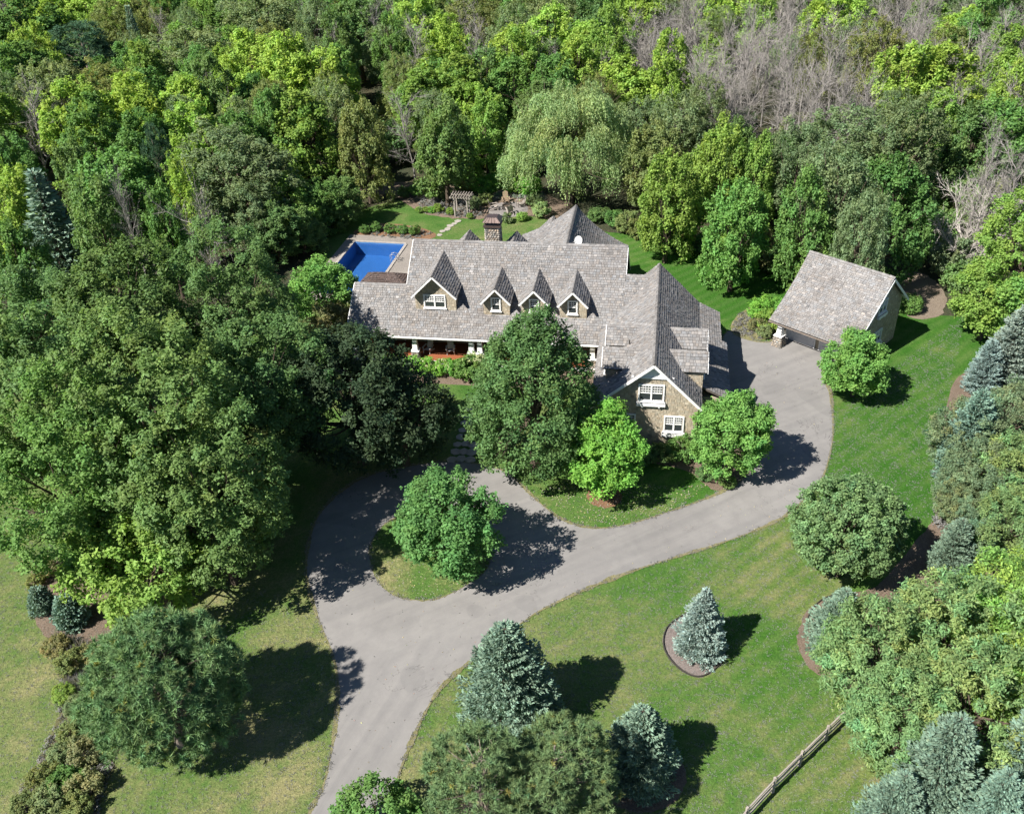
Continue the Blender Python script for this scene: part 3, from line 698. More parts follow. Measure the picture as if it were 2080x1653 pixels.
# cross dormers of the wing
def side_dormer(s, vc, zr, ze, hv, uo, ui):
    d = house
    for k in (-1, 1):
        e0, e1 = L(uo, vc + k * hv, ze), L(ui, vc + k * hv, ze); r0, r1 = L(uo, vc, zr), L(ui, vc, zr)
        flip = (s * k > 0)
        courses('dormer_roof', d, *((e1, e0, r1, r0) if not flip else (e0, e1, r0, r1)) if s > 0 else ((e1, e0, r1, r0) if not flip else (e0, e1, r0, r1)), RF, deck=UL, deck_t=0.1)
    wu = uo - s * 0.3
    w = MB().prism([L(wu, vc - hv + 0.25, 2.6), L(wu, vc + hv - 0.25, 2.6), L(wu, vc + hv - 0.25, ze + 0.05), L(wu, vc, zr - 0.14), L(wu, vc - hv + 0.25, ze + 0.05)], Vector((ui - wu, 0, 0))).build('dormer_wall', M['siding'], d)
    w.data.attributes.new('tone', 'FLOAT_COLOR', 'FACE').data.foreach_set('color', [1.0] * (4 * len(w.data.polygons)))
    a, b = (ui, wu) if s > 0 else (wu, ui)
    courses('face', w, L(a, vc - hv + 0.235, 2.8), L(b, vc - hv + 0.235, 2.8), L(a, vc - hv + 0.235, ze), L(b, vc - hv + 0.235, ze), M['siding'], 0.15, 0.2, thick=0.02)
    ridge_cap(d, L(uo, vc, zr), L(ui, vc, zr), RF, 0.13)
    window(d, L(wu, vc, 4.85), 1.0, 0.95, s, 0, 1, (3, 3))
    for k in (-1, 1):
        q = MB(); Ln = math.hypot(hv, zr - ze); an = math.atan2(zr - ze, hv)
        q.box(L(uo + s * 0.02, vc + k * hv / 2, (zr + ze) / 2 - 0.1), (0.05, Ln, 0.16), 0, -k * an)
        q.build('rake_board', M['white'], d)
side_dormer(1, 60.85, 6.42, 5.42, 1.45, 4.15, 1.2)
side_dormer(1, 64.2, 6.42, 5.42, 1.45, 4.18, 1.2)
side_dormer(-1, 60.75, 6.46, 5.42, 1.45, -3.6, -0.7)
side_dormer(-1, 64.2, 6.46, 5.42, 1.45, -3.55, -0.7)
# garage doors of the wing (facing the forecourt)
for v in (62.4, 66.4, 70.3):
    mb = MB(); mb.box(L(5.33, v, 1.1), (0.06, 2.7, 2.2)); mb.build('garage_door', M['grey_paint'], gw)
# plumbing vents
for (u, v) in ((-1.7, 62.5),):
    z = ZR - 0.851 * (0.25 - u); MB().tube(L(u, v, z), L(u, v, z + 0.35), 0.05, 0.05, 6).build('vent_pipe', M['iron'], gw)

# porch
po = house
fl = MB(); fl.box(L(-14.9, 69.0, 0.22), (21.2, 3.0, 0.44)); fl.build('porch_floor', M['orange_deck'], po)
MB().box(L(-14.9, 67.42, 0.24), (21.2, 0.06, 0.30)).build('porch_skirt', M['white'], po)
courses('porch_wall', po, L(-25.5, 70.42, 0.5), L(-4.2, 70.42, 0.5), L(-25.5, 70.42, 3.4), L(-4.2, 70.42, 3.4), M['siding'], 0.16, 0.22, thick=0.02)
for u in (-25.4, -20.2, -15.25, -14.5, -4.9):
    c = MB().frustum(L(u, 67.75, 1.23), 0.46, 0.34, 1.35).build('porch_column', M['white'], po)
    stone_pile('pier', c, L(u, 67.75, 0.0), 0.78, 0.62, 1.15, 0, 0.18, True)
    MB().box(L(u, 67.75, 1.19), (0.72, 0.72, 0.08)).build('pier_cap', M['white'], c)
window(po, L(-22.5, 70.4, 1.75), 2.2, 1.3, 0, -1, 2, (4, 3), True)
window(po, L(-18.3, 70.4, 1.75), 1.6, 1.3, 0, -1, 2, (4, 3))
mb = MB(); mb.box(L(-12.0, 70.37, 1.5), (1.1, 0.08, 2.1)); mb.build('front_door', M['dark_wood'], po)
# porch fern basket
hb = obj('hanging_basket', None, label='orange hanging flower basket under the west end of the porch eave', cat='basket', loc=W(-23.8, 67.45, 0))
MB().frustum((0, 0, 2.0), 0.25, 0.42, 0.28).build('pot', M['terracotta'], hb)
MB().tube((0, 0, 2.2), (0, 0, 2.75), 0.015, 0.015, 4).build('hanger', M['iron'], hb)

def adirondack(name, loc, rz, mat, label, group, sc=1.0):
    t = obj(name, None, loc=loc, rz=rz, label=label, cat='chair', group=group); t.scale = (sc,) * 3
    sm = MB()
    for k in range(5): sm.box((0, -0.28 + k * 0.12, 0.36 - k * 0.028), (0.52, 0.10, 0.025), 0, R(-13))
    sm.build('seat', mat, t)
    bm_ = MB()
    for k in range(5):
        hgt = (0.82, 0.90, 0.94, 0.90, 0.82)[k]
        bm_.box(((k - 2) * 0.108, 0.30 + 0.16, 0.26 + hgt / 2), (0.098, 0.022, hgt), 0, R(-24))
    bm_.box((0, 0.37, 0.5), (0.56, 0.03, 0.07), 0, R(-24))
    bm_.build('backrest', mat, t)
    for s in (-1, 1):
        MB().box((s * 0.35, -0.02, 0.58), (0.14, 0.75, 0.025)).build('arm', mat, t)
        MB().box((s * 0.31, -0.33, 0.285), (0.03, 0.11, 0.57)).build('leg', mat, t)
        MB().box((s * 0.29, 0.12, 0.18), (0.03, 0.98, 0.12), 0, R(-17)).build('leg', mat, t)
    return t
p = W(-19.35, 68.75, 0.44); adirondack('porch_chair', p, -YAW + R(-14), M['white'], 'white slatted armchair on the porch beside the single column', 'white porch armchairs', 1.0)
p = W(-17.35, 68.75, 0.44); adirondack('porch_chair', p, -YAW + R(10), M['white'], 'white slatted armchair on the porch nearer the paired columns', 'white porch armchairs', 1.0)
adirondack('porch_chair', W(-5.6, 69.0, 0.44), -YAW + R(-5), M['tan_wood'], 'tan armchair at the east end of the porch beside the wing', 'white porch armchairs', 1.0)

# ------------------------------------------------------------------ detached garage
GY = R(-47)
dg = Vector((math.cos(GY), math.sin(GY), 0)); ngv = Vector((-math.sin(GY), math.cos(GY), 0))
GO = Vector((22.39, 70.4, 0))
gar = obj('detached_garage', None, loc=GO, rz=GY, label='detached two-door garage with a steep flared grey shingle roof', cat='garage')
GR = courses('roof', gar, (0, 0, 2.6), (7.8, 0, 2.6), (0, 5.35, 7.2), (7.8, 5.35, 7.2), RF, flare=0.28, deck=UL, expo=0.19)
courses('roof', gar, (7.8, 9.0, 4.0), (0, 9.0, 4.0), (7.8, 5.35, 7.2), (0, 5.35, 7.2), RF, flare=0.1, deck=UL)
ridge_cap(gar, (0, 5.35, 7.2), (7.8, 5.35, 7.2), RF)
mb = MB()
mb.prism([(0.4, 2.45, 0), (0.4, 8.5, 0), (0.4, 8.5, 4.2), (0.4, 5.35, 6.95), (0.4, 2.45, 4.2)], (7.0, 0, 0))
w = mb.build('wall', M['siding'], gar)
w.data.attributes.new('tone', 'FLOAT_COLOR', 'FACE').data.foreach_set('color', [1.0] * (4 * len(w.data.polygons)))
courses('face', w, (7.415, 2.45, 0.05), (7.415, 8.5, 0.05), (7.415, 2.45, 4.2), (7.415, 8.5, 4.2), M['siding'], 0.16, 0.22, thick=0.02)
courses('face', w, (7.415, 2.45, 4.2), (7.415, 8.5, 4.2), (7.415, 5.3, 6.9), (7.415, 5.4, 6.9), M['siding'], 0.16, 0.22, thick=0.02)
for x0, x1 in ((0.55, 3.25), (3.80, 6.5)):
    d = MB()
    d.box(((x0 + x1) / 2, 2.42, 1.05), (x1 - x0, 0.05, 2.1)); dd = d.build('garage_door', M['grey_paint'], gar)
    for r in range(4):
        for k in range(4):
            pw = (x1 - x0) / 4
            MB().box((x0 + pw * (k + 0.5), 2.385, 0.27 + r * 0.52), (pw - 0.1, 0.03, 0.42)).build('door_panel', M['grey_paint'], dd)
    for x in (x0 - 0.05, x1 + 0.05): MB().box((x, 2.40, 1.08), (0.10, 0.10, 2.16)).build('door_jamb', M['white'], gar)
MB().box((3.9, -0.05, 2.50), (7.8, 0.09, 0.08)).build('gutter', M['bark_pine'], gar)
MB().box((3.9, 0.75, 2.45), (7.4, 0.3, 0.25)).build('porch_beam', M['dark_wood'], gar)
for x in (0.75, 7.05):
    c = MB().frustum((x, 0.85, 1.07), 0.5, 0.36, 1.35).build('porch_column', M['white'], gar)
    stone_pile('pier', c, (x, 0.85, 0), 1.0, 0.72, 1.0, 0, 0.2, True)
    MB().box((x, 0.85, 1.03), (0.8, 0.8, 0.08)).build('pier_cap', M['white'], c)
window(gar, (7.43, 4.9, 4.6), 1.3, 1.2, 1, 0, 2, (3, 3), True)
window(gar, (7.43, 5.0, 1.7), 1.3, 1.2, 1, 0, 2, (3, 3), True)
for (ya, za, yb, zb) in ((5.35, 7.2, 0, 2.6), (5.35, 7.2, 9.0, 4.0)):
    Ln = math.hypot(yb - ya, zb - za); an = math.atan2(zb - za, yb - ya)
    q = MB().box((7.83, (ya + yb) / 2, (za + zb) / 2 - 0.18 - (0.2 if yb == 0 else 0.05)), (0.05, Ln, 0.2), 0, an)
    q.build('rake_board', M['white'], gar)
    q = MB().box((7.62, (ya + yb) / 2, (za + zb) / 2 - 0.20 - (0.2 if yb == 0 else 0.05)), (0.36, Ln, 0.03), 0, an)
    q.build('soffit', M['white'], gar)

# ------------------------------------------------------------------ pool and garden structures
def prism_box(mb, a, b, w, h, z): 
    a = Vector(a); b = Vector(b); d = b - a; mb.box(((a.x + b.x) / 2, (a.y + b.y) / 2, z), (d.length, w, h), math.atan2(d.y, d.x)); return mb
PW, PL = 5.75, 12.5
pool = obj('swimming_pool', None, loc=(-16.60, 96.5, 0), rz=R(-12.5), label='rectangular swimming pool of deep blue water west of the house', cat='pool')
bz = -1.5
mb = MB()
mb.poly([(0, 0, bz), (PW, 0, bz), (PW, -PL, bz), (0, -PL, bz)])
mb.poly([(0, 0, 0.05), (PW, 0, 0.05), (PW, 0, bz), (0, 0, bz)]); mb.poly([(PW, 0, 0.05), (PW, -PL, 0.05), (PW, -PL, bz), (PW, 0, bz)])
mb.poly([(0, -PL, 0.05), (PW, -PL, 0.05), (PW, -PL, bz), (0, -PL, bz)]); mb.poly([(0, 0, 0.05), (0, -PL, 0.05), (0, -PL, bz), (0, 0, bz)])
mb.build('basin', M['liner'], pool)
MB().poly([(0, 0, -0.09), (PW, 0, -0.09), (PW, -PL, -0.09), (0, -PL, -0.09)]).build('water', M['water'], pool)
for (a, b) in (((-0.15, 0.15), (PW + 0.15, 0.15)), ((PW + 0.15, 0.0), (PW + 0.15, -PL)), ((-0.15, -PL - 0.15), (PW + 0.15, -PL - 0.15)), ((-0.15, 0.0), (-0.15, -PL))):
    a = Vector(a); b = Vector(b); d = b - a; n = int(d.length / 0.6)
    for k in range(n):
        p0 = a + d * (k / n) + d.normalized() * 0.01; p1 = a + d * ((k + 1) / n) - d.normalized() * 0.01
        mb = MB(); prism_box(mb, p0, p1, 0.30, 0.08, 0.055); mb.build('coping_stone', M['flag'], pool)
ld = MB()
for s in (-0.25, 0.25):
    pts = [(PW - 0.25, -4.2 + s, -0.5), (PW - 0.25, -4.2 + s, 0.7), (PW + 0.1, -4.2 + s, 0.85), (PW + 0.5, -4.2 + s, 0.7), (PW + 0.55, -4.2 + s, 0.05)]
    for a, b in zip(pts, pts[1:]): ld.tube(a, b, 0.04, 0.04, 6)
ld.build('handrail', M['steel'], pool)
def flag(parent, p, r, seed, label=None):
    """one flat, irregular paving stone"""
    rr = random.Random(seed); n = 6; mb = MB(); a0 = rr.uniform(0, 6)
    pts = [(r * rr.uniform(0.8, 1.12) * math.cos(a0 + 2 * math.pi * k / n), r * rr.uniform(0.8, 1.12) * math.sin(a0 + 2 * math.pi * k / n)) for k in range(n)]
    mb.prism([(x, y, 0.0) for x, y in pts], (0, 0, 0.06))
    if parent is not None:
        o = mb.build('flagstone', M['flag'], parent); o.location = (p[0], p[1], 0)
    else:
        o = mb.build('stepping_stone', M['flag'], None, label=label, cat='stone', group='stepping stones in the back lawn', loc=(p[0], p[1], 0))
def arbor(loc, rz):
    t = obj('arbor', None, loc=loc, rz=rz, label='weathered grey wooden arbor at the entrance of the back garden', cat='arbor')
    for x in (-0.75, 0.75):
        for y in (-0.55, 0.55): MB().box((x, y, 1.15), (0.13, 0.13, 2.3)).build('post', M['grey_wood'], t)
    for y in (-0.55, 0.55): MB().box((0, y, 2.32), (2.6, 0.07, 0.18)).build('beam', M['grey_wood'], t)
    for k in range(8): MB().box((-1.1 + k * 0.314, 0, 2.48), (0.06, 1.9, 0.14)).build('rafter', M['grey_wood'], t)
    for x in (-0.75, 0.75):
        for s in (-1, 1): MB().tube((x, -0.55, 1.8), (x - 0.35 * (1 if x > 0 else -1), -0.55, 2.25), 0.04, 0.04, 4).build('brace', M['grey_wood'], t) if s == 1 else None
def fire_pit(loc):
    t = obj('fire_pit', None, loc=loc, label='round dark fire pit in the middle of the gravel patio', cat='fire pit')
    mb = MB(); n = 18
    o = [(0.6 * math.cos(2 * math.pi * k / n), 0.6 * math.sin(2 * math.pi * k / n)) for k in range(n)]
    vs = [(x, y, 0) for x, y in o] + [(x, y, 0.42) for x, y in o] + [(x * 0.8, y * 0.8, 0.42) for x, y in o] + [(x * 0.8, y * 0.8, 0.12) for x, y in o]
    fs = [(i + r * n, (i + 1) % n + r * n, (i + 1) % n + (r + 1) * n, i + (r + 1) * n) for r in range(3) for i in range(n)] + [tuple(range(3 * n, 4 * n))]
    mb.add(vs, fs).build('bowl', M['iron'], t)
    lg = MB()
    for k in range(3): lg.tube((-0.35, -0.15 + k * 0.15, 0.3), (0.35, -0.1 + k * 0.12, 0.34), 0.06, 0.05, 6)
    lg.build('log', M['bark'], t)
def fence(pts):
    t = obj('rail_fence', None, loc=(pts[2][0], pts[2][1], 0), label='weathered three-rail split wooden fence at the bottom right of the lawn', cat='fence')
    o = Vector((pts[2][0], pts[2][1])); rr = random.Random(9)
    for p in pts:
        q = Vector(p) - o
        MB().frustum((q.x, q.y, -0.1), 0.14, 0.11, 1.28, rr.uniform(0, 1)).build('post', M['grey_wood'], t)
    for a, b in zip(pts, pts[1:]):
        A = Vector(a) - o; B = Vector(b) - o
        for z in (0.32, 0.68, 1.02):
            mb = MB(); j = [rr.uniform(-0.03, 0.03) for _ in range(4)]
            Mid = (A + B) / 2
            mb.tube((A.x, A.y, z + j[0]), (Mid.x, Mid.y, z + j[1] - 0.01), 0.040, 0.048, 5); mb.tube((Mid.x, Mid.y, z + j[1] - 0.01), (B.x, B.y, z + j[2]), 0.048, 0.040, 5)
            mb.build('rail', M['grey_wood'], t)
def edging(pts, label):
    P = []
    for i in range(len(pts) - 1):
        a, b, c, d = [Vector(pts[max(0, min(len(pts) - 1, i + k))]) for k in (-1, 0, 1, 2)]
        for j in range(5):
            s = j / 5; P.append(0.5 * ((2 * b) + (c - a) * s + (2 * a - 5 * b + 4 * c - d) * s * s + (3 * b - a - 3 * c + d) * s ** 3))
    mb = MB()
    for a, b in zip(P, P[1:]): prism_box(mb, a, b, 0.05, 0.16, 0.04)
    mb.build('bed_edging', M['iron'], None, label=label, cat='edging')
walk = obj('stone_walk', None, label='irregular grey flagstone walk from the drive towards the porch', cat='path', loc=(-3.67, 56.87, 0))
flag(walk, (-0.97, -1.10), 0.42, 0)
flag(walk, (-0.31, -1.03), 0.43, 1)
flag(walk, (0.39, -1.20), 0.44, 2)
flag(walk, (-0.74, -0.13), 0.45, 3)
flag(walk, (-0.11, -0.12), 0.43, 4)
flag(walk, (0.49, -0.28), 0.45, 5)
flag(walk, (-0.58, 0.80), 0.36, 6)
flag(walk, (0.02, 0.82), 0.41, 7)
flag(walk, (0.59, 0.65), 0.45, 8)
flag(walk, (-0.37, 1.75), 0.42, 9)
flag(walk, (0.16, 1.71), 0.45, 10)
flag(walk, (-0.24, 2.65), 0.37, 11)
flag(walk, (0.30, 2.68), 0.41, 12)
flag(walk, (-0.10, 3.58), 0.38, 13)
flag(walk, (0.40, 3.61), 0.41, 14)
flag(walk, (0.04, 4.53), 0.42, 15)
flag(walk, (0.18, 5.50), 0.36, 16)
flag(None, (-7.26, 97.36), 0.35, 50, 'first pale stepping stone in the back lawn, counted from the house')
flag(None, (-6.97, 98.42), 0.36, 51, 'second pale stepping stone in the back lawn, counted from the house')
flag(None, (-6.43, 98.92), 0.44, 52, 'third pale stepping stone in the back lawn, counted from the house')
flag(None, (-6.13, 99.86), 0.42, 53, 'fourth pale stepping stone in the back lawn, counted from the house')
flag(None, (-5.69, 100.38), 0.34, 54, 'fifth pale stepping stone in the back lawn, counted from the house')
flag(None, (-5.32, 101.06), 0.42, 55, 'sixth pale stepping stone in the back lawn, counted from the house')
arbor((-4.82, 102.83, 0), -0.20)
fire_pit((0.40, 104.28, 0.02))
adirondack('garden_chair', (-1.10, 104.08, 0.02), 1.70, M['grey_wood'], 'weathered wooden armchair west of the fire pit on the gravel patio', 'wooden chairs round the fire pit', 1.15)
adirondack('garden_chair', (2.00, 104.78, 0.02), -1.27, M['grey_wood'], 'weathered wooden armchair east of the fire pit on the gravel patio', 'wooden chairs round the fire pit', 1.15)
adirondack('garden_chair', (0.30, 105.88, 0.02), 0.06, M['tan_wood'], 'tan wooden armchair north of the fire pit against the green planting', 'wooden chairs round the fire pit', 1.15)
adirondack('garden_chair', (0.70, 102.68, 0.02), -2.96, M['grey_wood'], 'weathered wooden armchair south of the fire pit nearest the house', 'wooden chairs round the fire pit', 1.15)
fence([(8.72, 24.24), (10.36, 25.96), (12.06, 27.47), (13.79, 28.89), (15.53, 30.31), (17.26, 31.73)])
edging([(11.31, 39.53), (10.13, 39.52), (9.31, 39.05), (8.62, 38.42), (8.24, 37.49), (8.23, 36.57), (8.59, 35.65), (9.17, 34.98), (9.81, 34.71), (10.56, 35.01), (11.40, 35.75)], 'dark metal edging strip curving round the small blue spruce bed')
edging([(19.00, 40.43), (18.11, 39.99), (17.27, 39.11), (16.65, 37.98)], 'dark edging strip along the big eastern mulch bed')

# ------------------------------------------------------------------ plants
def unit(a): return a / (np.linalg.norm(a, axis=-1, keepdims=True) + 1e-9)
def leaf_quads(rng, P, Nr, size, asp=0.7, fold=0.12):
    n = len(P); r = unit(rng.normal(size=(n, 3))); a = unit(np.cross(Nr, r)); b = np.cross(Nr, a)
    s = np.asarray(size).reshape(-1, 1) * rng.uniform(0.7, 1.3, (n, 1))
    f = Nr * s * fold
    return np.stack([P + a * s * 0.6 - f, P + b * s * 0.5 * asp + f, P - a * s * 0.6 - f, P - b * s * 0.5 * asp + f], 1).reshape(-1, 3)
def strip_quads(rng, P, D, length, width):
    """narrow leaf or needle spray from P along D"""
    n = len(P); r = unit(rng.normal(size=(n, 3))); a = unit(np.cross(D, r))
    l = np.asarray(length).reshape(-1, 1); w = np.asarray(width).reshape(-1, 1)
    return np.stack([P, P + D * l * 0.55 + a * w, P + D * l, P + D * l * 0.55 - a * w], 1).reshape(-1, 3)
def tones(rng, n, v=0.16, hue=0.10, base=None):
    k = 1 + rng.normal(0, v, (n, 1)); h = rng.normal(0, hue, (n, 1))
    t = np.concatenate([k * (1 + h), k, k * (1 - h * 0.6)], 1)
    if base is not None: t = t * base
    return np.clip(t, 0.25, 2.2)

def branch_tubes(rng, mb, p, d, length, r, depth, nsub, spread, gravity=0.0, n=4):
    """recursive limbs"""
    segs = 3; q = np.array(p, float); dd = np.array(d, float); L_ = length / segs
    for i in range(segs):
        dd = unit(dd + rng.normal(0, 0.16, 3) + np.array((0, 0, gravity)))
        q2 = q + dd * L_
        r0 = r * (1 - 0.22 * i); r1 = r * (1 - 0.22 * (i + 1))
        mb.tube(q, q2, r0, r1, n if depth > 1 else 3)
        q = q2
        if depth > 0 and i >= 1:
            for k in range(nsub if i == segs - 1 else max(1, nsub - 1)):
                nd = unit(dd + rng.normal(0, spread, 3))
                branch_tubes(rng, mb, q, nd, length * rng.uniform(0.55, 0.8), r1 * 0.62, depth - 1, nsub, spread, gravity, n)

def broadleaf(seed, h, R_, zc, rz_, leaves, ls, rc=0.75, nclump=None, taper=0.0, lob=0.25, dense=0.75, droop=0.0, trunk_r=None, tonev=0.11, hue=0.05, bark='bark', asp=0.75, flat=0.0, shoot=0.42):
    """crown of leaf clumps on a lobed ellipsoid, trunk and limbs. returns (crown, trunk) meshes"""
    rng = np.random.default_rng(seed)
    lobes = unit(rng.normal(size=(12, 3))); amp = rng.uniform(-lob, lob * 0.8, 12)
    nclump = nclump or int(5.5 * (R_ / rc) ** 2)
    d = unit(rng.normal(size=(nclump * 2, 3))); d = d[d[:, 2] > -0.72][:nclump]; nclump = len(d)
    bump = 1 + (amp * np.exp(5 * (d @ lobes.T - 1))).sum(1)
    rho = np.where(rng.random(nclump) < dense, rng.uniform(0.80, 1.0, nclump), rng.uniform(0.35, 0.8, nclump)) * bump
    C = d * np.array([R_, R_, rz_]) * rho[:, None]
    tz = C[:, 2] / rz_
    if taper: C[:, :2] *= (1 - taper * np.clip(tz, -0.3, 1.1))[:, None]
    C[:, 2] += zc
    cr = rc * rng.uniform(0.6, 1.35, nclump)
    wgt = cr ** 2; cnt = np.maximum(6, (leaves * wgt / wgt.sum()).astype(int))
    idx = np.repeat(np.arange(nclump), cnt); n = len(idx)
    ld_ = unit(rng.normal(size=(n, 3)) + d[idx] * 0.75 + np.array((0, 0, 0.55)))
    ax = unit(d + np.array((0, 0, 0.6)) + rng.normal(0, 0.25, d.shape))[idx]
    rad = (cr[idx] * rng.uniform(0.2, 1.0, n) ** 0.55)[:, None]
    P = C[idx] + ld_ * rad * np.array((1, 1, 0.85)) + ax * ((ld_ * ax).sum(1, keepdims=True) * rad * 0.4)
    # leafy shoots radiating from every clump break up its outline
    sdir = unit(d[:, None, :] * 0.8 + np.array((0, 0, 0.55)) + rng.normal(0, 0.62, (nclump, 6, 3)))
    sh = rng.random(n) < shoot; sd_ = sdir[idx, rng.integers(0, 6, n)]
    t_ = rng.uniform(0.35, 1.5, n)
    Q = C[idx] + sd_ * (cr[idx] * t_)[:, None] + rng.normal(0, 1, (n, 3)) * (cr[idx] * 0.22 * (1.45 - 0.7 * t_))[:, None]
    P = np.where(sh[:, None], Q, P)
    Nr = unit(ld_ * 0.7 + np.array((0, 0, 0.85 + flat)) + rng.normal(0, 0.45, (n, 3)))
    if droop: P[:, 2] -= droop * rng.random(n) * (np.linalg.norm(P[:, :2], axis=1) / R_) ** 2
    V = leaf_quads(rng, P, Nr, np.full(n, ls), asp)
    ct = tones(rng, nclump, tonev * 0.7, hue)
    crown = np_mesh('crown', V, 4, M['leaf'], tones(rng, n, tonev, hue * 0.6, ct[idx]))
    mb = MB(); tr = trunk_r or 0.028 * h
    fork = max(0.5, zc - rz_ * 0.55)
    mb.tube((0, 0, -0.1), (0, 0, fork * 0.5), tr * 1.25, tr, 8); mb.tube((0, 0, fork * 0.5), (0, 0, fork), tr, tr * 0.85, 8)
    mb.tube((0, 0, fork), (0.1, 0.05, zc + rz_ * 0.35), tr * 0.8, tr * 0.25, 6)
    pick = rng.choice(nclump, min(nclump, 16), replace=False)
    for i in pick:
        s0 = np.array((0, 0, fork + (zc - fork) * rng.uniform(0, 0.7))); e = C[i]; mid = s0 * 0.5 + e * 0.5 + np.array((0, 0, -0.1 * R_ + 0.2)) + rng.normal(0, 0.15, 3)
        mb.tube(s0, mid, tr * 0.42, tr * 0.24, 5); mb.tube(mid, e, tr * 0.24, tr * 0.07, 4)
        for k in range(2):
            e2 = mid + (e - mid) * 0.6 + rng.normal(0, 0.5, 3); mb.tube(mid, e2, tr * 0.15, tr * 0.05, 3)
    return crown, mb.mesh('trunk', M[bark])

def spruce(seed, h, R_, sprays, ls=0.30, tonev=0.16, power=0.9, hue=0.05, lw=0.055):
    """tiers of branches carrying short needle sprays"""
    rng = np.random.default_rng(seed); mb = MB()
    mb.tube((0, 0, -0.1), (0, 0, h * 0.97), 0.022 * h + 0.03, 0.012, 7)
    lobA = rng.uniform(0, 6.28, 5); lobM = rng.uniform(-0.16, 0.14, 5); lobZ = rng.uniform(0.1, 0.9, 5)
    Ps = []; Ds = []; Ts = []; z = 0.12 * R_ + 0.05; tiers = []
    while z < h * 0.985:
        t = z / h; Lb = R_ * (1 - t) ** power * rng.uniform(0.9, 1.06) + 0.05
        if t < 0.08: Lb *= 0.75 + 3 * t
        nb = int(7 + 7 * (1 - t)); tiers.append((z, Lb, nb, rng.uniform(0, 6.28)))
        z += (0.030 * h + 0.10) * (1 - 0.45 * t)
    tot = sum(Lb * nb for _, Lb, nb, _ in tiers)
    for z, Lb, nb, ph in tiers:
        t = z / h
        for k in range(nb):
            a = ph + 2 * math.pi * k / nb + rng.normal(0, 0.16); lb = Lb * rng.uniform(0.72, 1.12) * (1 + sum(m * math.exp(2.5 * (math.cos(a - b) - 1)) * math.exp(-9 * (t - c) ** 2) for b, m, c in zip(lobA, lobM, lobZ)))
            el = -0.10 + 0.75 * t + rng.normal(0, 0.08)
            dr = np.array((math.cos(a), math.sin(a), 0))
            n = max(5, int(sprays * lb / tot)); s = rng.random(n) ** 0.55
            zz = z + lb * (s * math.sin(el) - 0.16 * s * (1 - t) + 0.20 * s ** 3)
            ctr = dr * (lb * s)[:, None] * math.cos(el); ctr[:, 2] = zz
            side = np.array((-dr[1], dr[0], 0)); wside = 0.30 * lb * (1 - s * 0.62) + 0.06
            off = rng.uniform(-1, 1, n) * wside
            ctr = ctr + side * off[:, None]; ctr[:, 2] += -abs(off) * 0.18 + rng.normal(0, 0.04, n)
            sg = np.sign(off)[:, None]
            D = unit(dr * rng.uniform(0.45, 1.1, (n, 1)) + side * sg * rng.uniform(0.1, 0.8, (n, 1)) + np.array((0, 0, 0.35)) * rng.uniform(-0.3, 2.0, (n, 1)) + rng.normal(0, 0.15, (n, 3)))
            Ps.append(ctr); Ds.append(D)
            kt = 1 + rng.normal(0, tonev * 0.6); Ts.append(np.full((n, 1), kt))
            if k % 2 == 0: mb.tube((0, 0, z), (dr[0] * lb * 0.8, dr[1] * lb * 0.8, z + lb * 0.8 * (math.sin(el) - 0.16 * (1 - t))), 0.02 + 0.006 * lb, 0.008, 3)
    P = np.concatenate(Ps); D = np.concatenate(Ds); n = len(P)
    V = strip_quads(rng, P, D, ls * rng.uniform(0.6, 1.25, n), np.full(n, lw) * rng.uniform(0.7, 1.3, n))
    crown = np_mesh('crown', V, 4, M['needle'], tones(rng, n, tonev, hue, np.concatenate(Ts)))
    return crown, mb.mesh('trunk', M['bark'])

